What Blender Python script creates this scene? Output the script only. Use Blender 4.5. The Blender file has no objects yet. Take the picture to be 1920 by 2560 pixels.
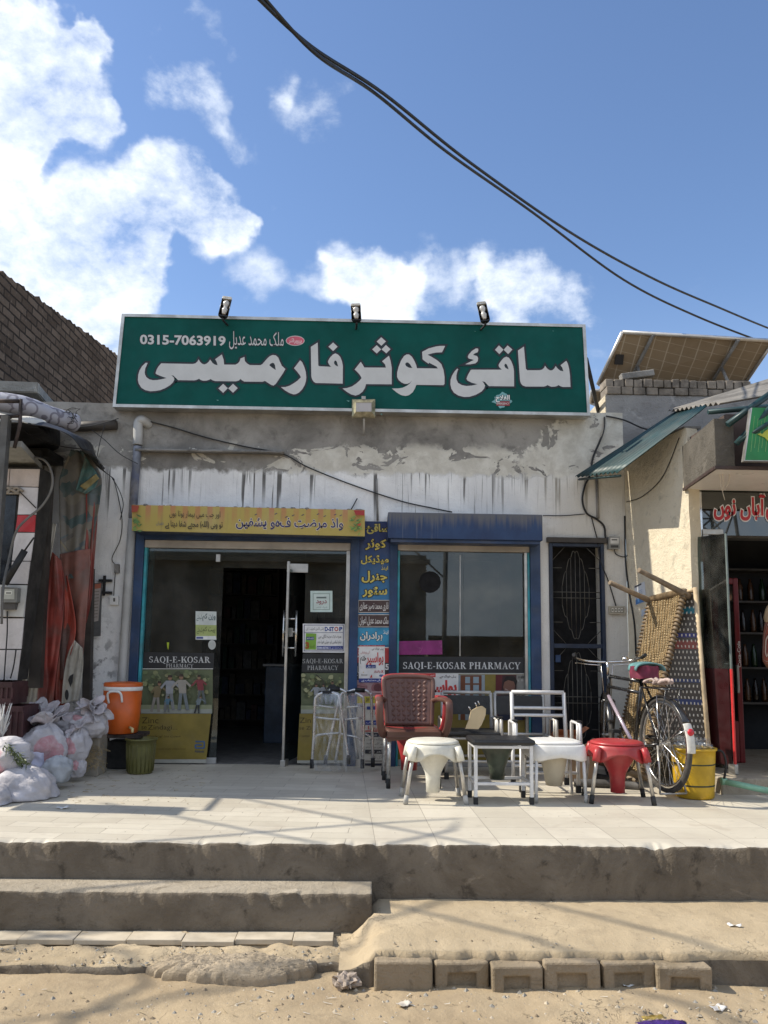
import bpy, math, random
from mathutils import Vector, Matrix, noise
PI=math.pi
random.seed(7)
scene=bpy.context.scene
col=scene.collection
# ------------------------------------------------------------------ camera
CH=1.12; FPX=2050.0; CY=1348.0
CM=Matrix.Rotation(math.radians(-1.25),4,'Z')@Matrix.Rotation(math.radians(97.5),4,'X')@Matrix.Rotation(0.0134,4,'Z')
cd=bpy.data.cameras.new('camera'); cam=bpy.data.objects.new('camera',cd); col.objects.link(cam)
cam.matrix_world=Matrix.Translation((0,0,CH))@CM
cd.sensor_fit='VERTICAL'; cd.sensor_height=36.0; cd.sensor_width=27.0
cd.lens=FPX/2560*36.0; cd.shift_y=(CY-1280)/2560; cd.clip_start=0.05; cd.clip_end=3000
scene.camera=cam
# ------------------------------------------------------------------ light
SUN=Vector((-0.44,0.042,0.42)).normalized()
SEL=math.asin(SUN.z); SAZ=math.atan2(SUN.x,SUN.y)
sd=bpy.data.lights.new('sun','SUN'); sd.energy=5.0; sd.angle=math.radians(0.53); sd.color=(1.0,0.92,0.78)
so=bpy.data.objects.new('sun',sd); col.objects.link(so)
so.rotation_euler=SUN.to_track_quat('Z','Y').to_euler(); so.location=(-8,4,10)
scene.view_settings.view_transform='Standard'; scene.view_settings.look='None'
scene.view_settings.exposure=0.27; scene.view_settings.gamma=1.0
world=bpy.data.worlds.new('World'); scene.world=world; world.use_nodes=True

def ray(x,y):
    d=CM.to_3x3()@Vector(((x-960)/FPX,-(y-CY)/FPX,-1.0)); return d
def P(x,y,Y):
    d=ray(x,y); t=Y/d.y; return Vector((d.x*t,Y,CH+d.z*t))
def G(x,y,Z=0.0):
    d=ray(x,y); t=(Z-CH)/d.z; return Vector((d.x*t,d.y*t,Z))

class NT:
    """small helper for node trees"""
    def __init__(s,t): s.t=t; t.nodes.clear()
    def n(s,typ,**k):
        nd=s.t.nodes.new(typ)
        for a,b in k.items():
            if a[0]=='i' and a[1:].isdigit(): nd.inputs[int(a[1:])].default_value=b
            else: setattr(nd,a,b)
        return nd
    def l(s,a,b): s.t.links.new(a,b)
    def math(s,op,a,b=None,c=None,clamp=False):
        nd=s.n('ShaderNodeMath',operation=op,use_clamp=clamp)
        for i,q in enumerate((a,b,c)):
            if q is None: continue
            if isinstance(q,(int,float)): nd.inputs[i].default_value=q
            else: s.l(q,nd.inputs[i])
        return nd.outputs[0]
    def mix(s,f,a,b,blend='MIX'):
        nd=s.n('ShaderNodeMix',data_type='RGBA',blend_type=blend,clamp_factor=True)
        for q,i in ((f,0),(a,6),(b,7)):
            if isinstance(q,(int,float)): nd.inputs[i].default_value=q
            elif isinstance(q,(tuple,list)): nd.inputs[i].default_value=(*q[:3],1)
            else: s.l(q,nd.inputs[i])
        return nd.outputs[2]
    def ss(s,v,a,b):
        nd=s.n('ShaderNodeMapRange',interpolation_type='SMOOTHSTEP')
        s.l(v,nd.inputs[0]); nd.inputs[1].default_value=a; nd.inputs[2].default_value=b
        return nd.outputs[0]
    def noise(s,vec,scale,detail=4,rough=.55,dist=0.0):
        nd=s.n('ShaderNodeTexNoise'); 
        if vec is not None: s.l(vec,nd.inputs['Vector'])
        nd.inputs['Scale'].default_value=scale; nd.inputs['Detail'].default_value=detail
        nd.inputs['Roughness'].default_value=rough; nd.inputs['Distortion'].default_value=dist
        return nd.outputs[0]
    def mapv(s,vec,sc=(1,1,1),loc=(0,0,0),rot=(0,0,0)):
        nd=s.n('ShaderNodeMapping'); s.l(vec,nd.inputs[0]); nd.inputs[1].default_value=loc; nd.inputs[2].default_value=rot; nd.inputs[3].default_value=sc
        return nd.outputs[0]

# ------------------------------------------------------------------ sky with clouds (by direction)
w=NT(world.node_tree)
tc=w.n('ShaderNodeTexCoord'); gen=tc.outputs['Generated']
sky=w.n('ShaderNodeTexSky',sky_type='NISHITA',sun_disc=False); sky.sun_elevation=SEL; sky.sun_rotation=SAZ
sky.air_density=1.15; sky.dust_density=0.5; sky.ozone_density=2.6; sky.altitude=200
nrm=w.n('ShaderNodeVectorMath',operation='NORMALIZE'); w.l(gen,nrm.inputs[0])
warp=w.n('ShaderNodeTexNoise'); w.l(nrm.outputs[0],warp.inputs['Vector']); warp.inputs['Scale'].default_value=9; warp.inputs['Detail'].default_value=5
wsub=w.n('ShaderNodeVectorMath',operation='MULTIPLY_ADD'); w.l(warp.outputs['Color'],wsub.inputs[0]); wsub.inputs[1].default_value=(.16,.16,.16); 
woff=w.n('ShaderNodeVectorMath',operation='SUBTRACT'); w.l(nrm.outputs[0],woff.inputs[0]); woff.inputs[1].default_value=(.08,.08,.08); w.l(woff.outputs[0],wsub.inputs[2])
wn=w.n('ShaderNodeVectorMath',operation='NORMALIZE'); w.l(wsub.outputs[0],wn.inputs[0])
BL=[(20,110,150,1.3),(110,230,170,1.3),(-190,200,330,1.25),(240,330,75,.95),(90,330,90,.8),(440,475,130,1.05),(300,560,150,1.15),(150,590,130,1.1),(560,570,130,.95),(20,545,130,1.05),(330,660,120,.9),(610,600,80,.7),(890,690,120,.95),(800,720,90,.62),(950,750,105,.72),(1060,770,130,.66),(1260,690,110,.50),(1330,760,130,.60),(1420,740,110,.50),(1230,790,120,.55),(1180,680,90,.36),(250,760,140,.95),(235,850,110,.95),(100,710,110,.7),
    (505,25,60,.6),(450,215,110,.85),(565,335,65,.62),(780,245,110,.60),(690,180,60,.4),(700,480,45,.5),(1500,880,140,.5),(1840,730,80,.36),(650,755,110,.62),(165,100,60,.6),(1000,640,80,.45),(-500,500,600,1.0),(-700,1100,500,.9)]
acc=None
for (bx,by,br,ba) in BL:
    d=ray(bx,by).normalized()
    dp=w.n('ShaderNodeVectorMath',operation='DOT_PRODUCT'); w.l(wn.outputs[0],dp.inputs[0]); dp.inputs[1].default_value=d
    c1=math.cos(br/FPX*1.02); 
    mr=w.n('ShaderNodeMapRange',interpolation_type='SMOOTHSTEP'); w.l(dp.outputs['Value'],mr.inputs[0]); mr.inputs[1].default_value=c1; mr.inputs[2].default_value=1.0; mr.inputs[4].default_value=ba
    acc=mr.outputs[0] if acc is None else w.math('ADD',acc,mr.outputs[0])
# unseen full cloud behind the camera, added as fill for the shaded front
sep=w.n('ShaderNodeSeparateXYZ'); w.l(nrm.outputs[0],sep.inputs[0])
back=w.math('MULTIPLY',w.ss(sep.outputs[1],.25,-.35),1.0)
acc=w.math('ADD',acc,back)
n1=w.noise(w.mapv(nrm.outputs[0],(7,7,9.5)),1.0,10,.62,.25)
n2=w.noise(w.mapv(nrm.outputs[0],(22,22,30)),1.0,8,.6)
dens=w.math('ADD',w.math('MULTIPLY',n1,1.75),w.math('MULTIPLY',n2,.75))      # ~1.1 mean
accs=w.math('MINIMUM',acc,1.05)
dens=w.math('SUBTRACT',w.math('ADD',w.math('MULTIPLY',accs,.72),dens),1.73)
n3=w.noise(w.mapv(nrm.outputs[0],(60,60,80)),1.0,6,.65)
dens=w.math('ADD',dens,w.math('MULTIPLY',w.math('SUBTRACT',n3,.5),.30))
cov=w.ss(dens,-.16,0.44)
cov=w.math('MULTIPLY',w.math('MULTIPLY',cov,w.ss(accs,.05,.85)),.97)
thick=w.ss(dens,.25,1.0)
ccol=w.mix(thick,(5.2,5.7,6.5),(9.5,9.5,9.4))
haz=w.ss(sep.outputs[2],.42,.02)
skyc=w.mix(w.math('MULTIPLY',haz,.35),w.mix(1.0,sky.outputs[0],(.86,.90,1.0),'MULTIPLY'),(5.2,6.0,7.2))
allc=w.mix(cov,skyc,ccol)
bg=w.n('ShaderNodeBackground'); bg.inputs[1].default_value=0.15; w.l(allc,bg.inputs[0])
wo=w.n('ShaderNodeOutputWorld'); w.l(bg.outputs[0],wo.inputs[0])

# ------------------------------------------------------------------ materials
def lin(h):
    r=[]
    for i in (0,2,4):
        c=int(h[i:i+2],16)/255; r.append(c/12.92 if c<=.04045 else ((c+.055)/1.055)**2.4)
    return tuple(r)
MC={}
def mat(name,base,rough=.6,metal=0.0,var=.12,vs=6.0,bump=0.0,bs=60.0,dirt=0.0,dcol=(.22,.18,.13),spec=.5,coat=0.0):
    """general painted / plain surface with pigment variation, dust and bump"""
    if name in MC: return MC[name]
    if isinstance(base,str): base=lin(base)
    m=bpy.data.materials.new(name); m.use_nodes=True; t=NT(m.node_tree)
    tcn=t.n('ShaderNodeTexCoord'); v=tcn.outputs['Object']
    b=t.n('ShaderNodeBsdfPrincipled'); o=t.n('ShaderNodeOutputMaterial'); t.l(b.outputs[0],o.inputs[0])
    c=None
    if var>0:
        n=t.noise(v,vs,6,.6)
        lo=tuple(x*(1-var*1.6) for x in base); hi=tuple(min(1,x*(1+var*1.2)) for x in base)
        c=t.mix(t.ss(n,.3,.7),lo,hi)
    if dirt>0:
        n=t.noise(v,vs*.45+1.3,7,.68,.6)
        c=t.mix(t.math('MULTIPLY',t.ss(n,.44,.74),dirt),c if c is not None else base,dcol)
    if c is None: b.inputs['Base Color'].default_value=(*base,1)
    else: t.l(c,b.inputs['Base Color'])
    rn=t.noise(v,vs*2.3,4,.6)
    rr=t.n('ShaderNodeMapRange'); t.l(rn,rr.inputs[0]); rr.inputs[1].default_value=.3; rr.inputs[2].default_value=.7; rr.inputs[3].default_value=max(.03,rough-.1); rr.inputs[4].default_value=min(1,rough+.12)
    t.l(rr.outputs[0],b.inputs['Roughness'])
    b.inputs['Metallic'].default_value=metal; b.inputs['Specular IOR Level'].default_value=spec
    if coat: b.inputs['Coat Weight'].default_value=coat
    if bump>0:
        bn=t.n('ShaderNodeBump'); bn.inputs['Strength'].default_value=bump; bn.inputs['Distance'].default_value=.01
        t.l(t.noise(v,bs,6,.65),bn.inputs['Height']); t.l(bn.outputs[0],b.inputs['Normal'])
    MC[name]=m; return m
def paint(h,rough=.55): return mat('print '+h,h,rough,var=.07,vs=9,dirt=.16)
def base_mat(name):
    m=bpy.data.materials.new(name); m.use_nodes=True; t=NT(m.node_tree)
    tcn=t.n('ShaderNodeTexCoord'); geo=t.n('ShaderNodeNewGeometry')
    b=t.n('ShaderNodeBsdfPrincipled'); o=t.n('ShaderNodeOutputMaterial'); t.l(b.outputs[0],o.inputs[0])
    MC[name]=m
    return m,t,b,tcn.outputs['Object'],geo.outputs['Position']
def bumpit(t,b,h,st,dist=.02):
    bn=t.n('ShaderNodeBump'); bn.inputs['Strength'].default_value=st; bn.inputs['Distance'].default_value=dist
    t.l(h,bn.inputs['Height']); t.l(bn.outputs[0],b.inputs['Normal'])

def glass_mat(name,tint,refl=1.0,dust=.05):
    m=bpy.data.materials.new(name); m.use_nodes=True; t=NT(m.node_tree)
    tr=t.n('ShaderNodeBsdfTransparent'); tr.inputs[0].default_value=(*tint,1)
    gl=t.n('ShaderNodeBsdfGlossy'); gl.inputs[0].default_value=(.95,1,1,1); gl.inputs[1].default_value=.015
    fr=t.n('ShaderNodeFresnel'); fr.inputs[0].default_value=1.9
    geo=t.n('ShaderNodeNewGeometry')
    bn=t.n('ShaderNodeBump'); bn.inputs['Strength'].default_value=.02; t.l(t.noise(geo.outputs['Position'],1.3,2),bn.inputs['Height']); t.l(bn.outputs[0],gl.inputs['Normal'])
    mx=t.n('ShaderNodeMixShader'); t.l(t.math('MULTIPLY',fr.outputs[0],refl,clamp=True),mx.inputs[0]); t.l(tr.outputs[0],mx.inputs[1]); t.l(gl.outputs[0],mx.inputs[2])
    df=t.n('ShaderNodeBsdfDiffuse'); df.inputs[0].default_value=(.42,.4,.36,1)
    dn=t.math('MULTIPLY',t.ss(t.noise(geo.outputs['Position'],2.2,6,.7),.35,.8),dust)
    m2=t.n('ShaderNodeMixShader'); t.l(dn,m2.inputs[0]); t.l(mx.outputs[0],m2.inputs[1]); t.l(df.outputs[0],m2.inputs[2])
    o=t.n('ShaderNodeOutputMaterial'); t.l(m2.outputs[0],o.inputs[0]); MC[name]=m; return m

# ------------------------------------------------------------------ mesh helpers
class MB:
    def __init__(s): s.v=[]; s.f=[]; s.m=[]; s.s=[]
    def add(s,vs,fs,mi=0,sm=False):
        k=len(s.v); s.v+= [tuple(q) for q in vs]
        for f in fs: s.f.append(tuple(i+k for i in f)); s.m.append(mi); s.s.append(sm)
        return s
    def box(s,a,b,mi=0):
        (x0,y0,z0),(x1,y1,z1)=a,b
        x0,x1=min(x0,x1),max(x0,x1); y0,y1=min(y0,y1),max(y0,y1); z0,z1=min(z0,z1),max(z0,z1)
        v=[(x0,y0,z0),(x1,y0,z0),(x1,y1,z0),(x0,y1,z0),(x0,y0,z1),(x1,y0,z1),(x1,y1,z1),(x0,y1,z1)]
        return s.add(v,[(0,3,2,1),(4,5,6,7),(0,1,5,4),(1,2,6,5),(2,3,7,6),(3,0,4,7)],mi)
    def obox(s,c,size,mtx,mi=0):
        hx,hy,hz=[q/2 for q in size]; c=Vector(c)
        v=[c+mtx@Vector((sx*hx,sy*hy,sz*hz)) for sz in(-1,1) for sx,sy in((-1,-1),(1,-1),(1,1),(-1,1))]
        return s.add(v,[(0,3,2,1),(4,5,6,7),(0,1,5,4),(1,2,6,5),(2,3,7,6),(3,0,4,7)],mi)
    def prism(s,pts,vec,mi=0,sm=False):
        pts=[Vector(p) for p in pts]; vec=Vector(vec); n=len(pts)
        nr=Vector((0,0,0))
        for i in range(n): nr+=(pts[i]-pts[0]).cross(pts[(i+1)%n]-pts[0])
        if nr.dot(vec)>0: pts=pts[::-1]
        v=pts+[p+vec for p in pts]
        s.add(v,[tuple(range(n)),tuple(range(2*n-1,n-1,-1))],mi)
        s.add(v,[(i,i+n,(i+1)%n+n,(i+1)%n) for i in range(n)],mi,sm); return s
    def tube(s,pts,r,n=8,mi=0,closed=False,cap=True,flat=None):
        """round tube along pts; r number or list; flat=(w,h) gives a rounded rectangular section, w along the reference side"""
        pts=[Vector(p) for p in pts]; m=len(pts); rs=r if isinstance(r,(list,tuple)) else [r]*m
        k=len(s.v); up=None
        for i,p in enumerate(pts):
            a=pts[i-1] if (i>0 or closed) else p; b=pts[(i+1)%m] if (i<m-1 or closed) else p
            d=(b-a); 
            if d.length<1e-9: d=Vector((0,0,1))
            d.normalize()
            if up is None:
                up=Vector((0,0,1)) if abs(d.z)<.9 else Vector((0,1,0))
            sd=d.cross(up); 
            if sd.length<1e-6: sd=d.orthogonal()
            sd.normalize(); up=sd.cross(d).normalized()
            for j in range(n):
                t=2*PI*j/n+ (PI/n if flat else 0)
                cx,cz=math.cos(t),math.sin(t)
                if flat:
                    e=.5
                    cx=math.copysign(abs(cx)**e,cx)*flat[0]; cz=math.copysign(abs(cz)**e,cz)*flat[1]
                s.v.append(tuple(p+(sd*cx+up*cz)*rs[i]))
        L=m if closed else m-1
        for i in range(L):
            for j in range(n):
                a=k+i*n+j; b=k+i*n+(j+1)%n; c=k+((i+1)%m)*n+(j+1)%n; d=k+((i+1)%m)*n+j
                s.f.append((a,b,c,d)); s.m.append(mi); s.s.append(True)
        if cap and not closed:
            s.f.append(tuple(k+j for j in range(n-1,-1,-1))); s.m.append(mi); s.s.append(False)
            s.f.append(tuple(k+(m-1)*n+j for j in range(n))); s.m.append(mi); s.s.append(False)
        return s
    def lathe(s,prof,n=24,o=(0,0,0),mi=0,mtx=None,sx=1,sy=1,cap=True,sm=True,fn=None):
        k=len(s.v); o=Vector(o)
        for i,(r,z) in enumerate(prof):
            for j in range(n):
                t=2*PI*j/n; p=Vector((r*math.cos(t)*sx,r*math.sin(t)*sy,z))
                if fn: p=fn(p,i,j)
                if mtx: p=mtx@p
                s.v.append(tuple(o+p))
        for i in range(len(prof)-1):
            for j in range(n):
                s.f.append((k+i*n+j,k+i*n+(j+1)%n,k+(i+1)*n+(j+1)%n,k+(i+1)*n+j)); s.m.append(mi); s.s.append(sm)
        if cap:
            if prof[0][0]>1e-4: s.f.append(tuple(k+j for j in range(n-1,-1,-1))); s.m.append(mi); s.s.append(False)
            if prof[-1][0]>1e-4: s.f.append(tuple(k+(len(prof)-1)*n+j for j in range(n))); s.m.append(mi); s.s.append(False)
        return s
    def grid(s,fn,nu,nv,mi=0,sm=True,mfn=None):
        k=len(s.v)
        for i in range(nu+1):
            for j in range(nv+1): s.v.append(tuple(fn(i/nu,j/nv)))
        for i in range(nu):
            for j in range(nv):
                a=k+i*(nv+1)+j; s.f.append((a,a+nv+1,a+nv+2,a+1)); s.m.append(mfn((i+.5)/nu,(j+.5)/nv) if mfn else mi); s.s.append(sm)
        return s
    def blob(s,c,r,n=14,amp=.0,fq=3.0,seed=0,mi=0,mtx=None,sq=1.0):
        c=Vector(c); r=Vector(r) if not isinstance(r,(int,float)) else Vector((r,r,r)); k=len(s.v); m=2*n
        for i in range(n+1):
            th=PI*i/n
            for j in range(m):
                ph=2*PI*j/m; d=Vector((math.sin(th)*math.cos(ph),math.sin(th)*math.sin(ph),math.cos(th)))
                q=1+amp*noise.noise(d*fq+Vector((seed*7.3,seed*3.1,seed)))
                p=Vector((math.copysign(abs(d.x)**sq,d.x)*r.x,math.copysign(abs(d.y)**sq,d.y)*r.y,math.copysign(abs(d.z)**sq,d.z)*r.z))*q
                if mtx: p=mtx@p
                s.v.append(tuple(c+p))
        for i in range(n):
            for j in range(m):
                s.f.append((k+i*m+j,k+(i+1)*m+j,k+(i+1)*m+(j+1)%m,k+i*m+(j+1)%m)); s.m.append(mi); s.s.append(True)
        return s
    def build(s,name,mats,parent=None,bevel=0.0,solid=0.0,subd=0,local=False):
        me=bpy.data.meshes.new(name); me.from_pydata(s.v,[],s.f)
        if not isinstance(mats,(list,tuple)): mats=[mats]
        for q in mats: me.materials.append(q)
        me.polygons.foreach_set('material_index',s.m); me.polygons.foreach_set('use_smooth',s.s); me.validate(clean_customdata=False); me.update()
        o=bpy.data.objects.new(name,me); col.objects.link(o)
        if parent: 
            o.parent=parent
            if not local: o.matrix_parent_inverse=parent_inv(parent)
        if solid: 
            q=o.modifiers.new('thickness','SOLIDIFY'); q.thickness=solid; q.offset=0
        if bevel:
            q=o.modifiers.new('bevel','BEVEL'); q.width=bevel; q.segments=2; q.limit_method='ANGLE'; q.angle_limit=math.radians(40)
        if subd:
            q=o.modifiers.new('sub','SUBSURF'); q.levels=subd; q.render_levels=subd
        return o
def parent_inv(p):
    """parts are built in world coordinates: undo the place of the thing they hang on"""
    return p.matrix_basis.inverted() if p.parent is None else Matrix.Identity(4)
def thing(name,label,cat,loc=(0,0,0),group=None,rz=0.0):
    o=bpy.data.objects.new(name,None); col.objects.link(o); o.empty_display_size=.1
    o.location=loc; o.rotation_euler=(0,0,rz); o['label']=label; o['category']=cat
    if group: o['group']=group
    return o
def tag(o,label,cat,group=None):
    o['label']=label; o['category']=cat
    if group: o['group']=group
    return o
def struct(o): o['kind']='structure'; return o
def stuff(o,label,cat): o['kind']='stuff'; o['label']=label; o['category']=cat; return o
def copy_tree(root,M,label,group=None):
    """copy of a thing and its parts, moved by matrix M in the world"""
    def rec(o,par):
        c=o.copy(); col.objects.link(c)
        if par is None: c.matrix_basis=M@o.matrix_basis
        else: c.parent=par; c.matrix_parent_inverse=o.matrix_parent_inverse.copy()
        for ch in [q for q in list(bpy.data.objects) if q.parent==o]: rec(ch,c)
        return c
    r=rec(root,None); r['label']=label
    if group: r['group']=group
    return r
def smooth_path(pts,k=6,closed=False):
    pts=[Vector(p) for p in pts]; n=len(pts); out=[]
    for i in range(n if closed else n-1):
        p0=pts[i-1] if (i>0 or closed) else pts[i]; p1=pts[i]; p2=pts[(i+1)%n]; p3=pts[(i+2)%n] if (i+2<n or closed) else p2
        for j in range(k):
            t=j/k; out.append(.5*((2*p1)+(p2-p0)*t+(2*p0-5*p1+4*p2-p3)*t*t+(3*p1-p0-3*p2+p3)*t**3))
    if not closed: out.append(pts[-1])
    return out
def sag(a,b,d,n=14):
    a=Vector(a); b=Vector(b)
    return [a.lerp(b,i/n)-Vector((0,0,d*4*(i/n)*(1-i/n))) for i in range(n+1)]
def cable(name,pts,r,m,label,cat='cable',group=None,k=6):
    o=MB().tube(smooth_path(pts,k),r,6).build(name,m); tag(o,label,cat,group); return o

# ------------------------------------------------------------------ lettering
AR={'ا':(0xFE8D,2),'آ':(0xFE81,2),'ب':(0xFE8F,4),'پ':(0xFB56,4),'ت':(0xFE95,4),'ٹ':(0xFB66,4),'ث':(0xFE99,4),'ج':(0xFE9D,4),'چ':(0xFB7A,4),'ح':(0xFEA1,4),'خ':(0xFEA5,4),'د':(0xFEA9,2),'ڈ':(0xFB88,2),'ذ':(0xFEAB,2),'ر':(0xFEAD,2),'ڑ':(0xFB8C,2),'ز':(0xFEAF,2),'س':(0xFEB1,4),'ش':(0xFEB5,4),'ص':(0xFEB9,4),'ض':(0xFEBD,4),'ط':(0xFEC1,4),'ع':(0xFEC9,4),'غ':(0xFECD,4),'ف':(0xFED1,4),'ق':(0xFED5,4),'ک':(0xFB8E,4),'گ':(0xFB92,4),'ل':(0xFEDD,4),'م':(0xFEE1,4),'ن':(0xFEE5,4),'ں':(0xFB9E,2),'و':(0xFEED,2),'ہ':(0xFBA6,4),'ھ':(0xFBAA,4),'ی':(0xFBFC,4),'ئ':(0xFE89,4),'ے':(0xFBAE,2),'ﻻ':(0xFEFB,2)}
def shape(t):
    t=t.replace('لا','ﻻ'); out=[]; n=len(t)
    for i,c in enumerate(t):
        if c not in AR: out.append({'(':')',')':'('}.get(c,c)); continue
        b,k=AR[c]; p=i>0 and t[i-1] in AR and AR[t[i-1]][1]==4; q=k==4 and i+1<n and t[i+1] in AR
        out.append(chr(b+(3 if p and q else 1 if p else 2 if q else 0)))
    return ''.join(reversed(out))
def curve_to_mesh(cu):
    ob=bpy.data.objects.new('letters',cu); col.objects.link(ob)
    me=bpy.data.meshes.new_from_object(ob); v=[tuple(q.co) for q in me.vertices]; f=[tuple(p.vertices) for p in me.polygons]
    bpy.data.objects.remove(ob); bpy.data.meshes.remove(me); bpy.data.curves.remove(cu)
    return v,f
def text_mesh(s,bold=0.0):
    if any(c in AR for c in s): s=shape(s)
    cu=bpy.data.curves.new('letters','FONT'); cu.body=s; cu.size=1; cu.offset=bold; cu.resolution_u=3
    return curve_to_mesh(cu)
def poly_mesh(loops,off=0.0):
    cu=bpy.data.curves.new('letters','CURVE'); cu.dimensions='2D'; cu.fill_mode='FRONT'; cu.offset=off
    for lp in loops:
        sp=cu.splines.new('POLY'); sp.points.add(len(lp)-1)
        for i,(x,y) in enumerate(lp): sp.points[i].co=(x,y,0,1)
        sp.use_cyclic_u=True
    return curve_to_mesh(cu)
# plain serif capitals drawn as strokes, cap height 1
T,TH,SF=.17,.07,.05
def _ser(x0,x1,y): return [(x0,y),(x1,y),(x1,y+SF),(x0,y+SF)]
def _rc(x0,y0,x1,y1): return [(x0,y0),(x1,y0),(x1,y1),(x0,y1)]
def _arc(cx,cy,rx,ry,a0,a1,tw,th,n=14):
    o=[];i_=[]
    for k in range(n+1):
        a=math.radians(a0+(a1-a0)*k/n); c,s_=math.cos(a),math.sin(a)
        o.append((cx+rx*c,cy+ry*s_)); i_.append((cx+(rx-tw)*c,cy+(ry-th)*s_))
    return o+i_[::-1]
SERIF={
'S':(.56,[_arc(.28,.735,.22,.265,25,270,.12,.075),_arc(.28,.265,.24,.27,90,-155,.12,.075),_rc(.44,.74,.49,.98),_rc(.04,.03,.09,.28)]),
'A':(.76,[[(.36,1),(.42,1),(.16,.03),(.09,.03)],[(.32,1),(.43,1),(.68,.03),(.50,.03)],_rc(.2,.30,.55,.37),_ser(.0,.26,0),_ser(.43,.78,0)]),
'I':(.38,[_rc(.11,0,.28,1),_ser(.02,.37,0),_ser(.02,.37,.95)]),
'E':(.66,[_rc(.11,0,.27,1),_ser(.02,.6,0),_ser(.02,.58,.95),_rc(.27,.48,.46,.54),_rc(.53,.95,.58,.72),_rc(.56,.05,.61,.28),_rc(.43,.38,.47,.64)]),
'K':(.78,[_rc(.11,0,.27,1),_ser(.02,.37,0),_ser(.02,.37,.95),[(.27,.42),(.6,.95),(.68,.95),(.27,.34)],[(.33,.55),(.46,.66),(.76,.05),(.56,.05)],_ser(.48,.82,0),_ser(.5,.78,.95)]),
'O':(.76,[_arc(.38,.5,.36,.52,0,360,.15,.065,28)]),
'Q':(.78,[_arc(.38,.5,.36,.52,0,360,.15,.065,28),[(.34,.02),(.48,.02),(.78,-.2),(.62,-.22)]]),
'P':(.62,[_rc(.11,0,.27,1),_ser(.02,.37,0),_ser(.02,.34,.95),_arc(.28,.735,.3,.265,90,-90,.14,.06)]),
'R':(.74,[_rc(.11,0,.27,1),_ser(.02,.37,0),_ser(.02,.34,.95),_arc(.28,.74,.3,.26,90,-90,.14,.06),[(.3,.49),(.45,.49),(.72,.04),(.54,.04)],_ser(.52,.78,0)]),
'H':(.82,[_rc(.11,0,.27,1),_rc(.55,0,.71,1),_rc(.27,.47,.55,.54),_ser(.02,.36,0),_ser(.46,.8,0),_ser(.02,.36,.95),_ser(.46,.8,.95)]),
'M':(.98,[_rc(.12,0,.18,1),_rc(.7,0,.86,1),[(.14,1),(.3,1),(.52,.2),(.44,.06)],[(.44,.06),(.5,.06),(.76,1),(.7,1)],_ser(.02,.3,0),_ser(.6,.96,0),_ser(.02,.24,.95),_ser(.74,.96,.95)]),
'C':(.7,[_arc(.39,.5,.36,.52,40,320,.15,.07,20),_rc(.6,.68,.65,.98),_rc(.62,.08,.66,.26)]),
'Y':(.76,[_rc(.29,0,.45,.46),[(.29,.46),(.45,.46),(.22,.97),(.06,.97)],[(.38,.42),(.45,.46),(.7,.97),(.62,.97)],_ser(.2,.54,0),_ser(.0,.32,.95),_ser(.52,.8,.95)]),
'-':(.36,[_rc(.05,.28,.31,.4)]),' ':(.3,[])}

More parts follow.
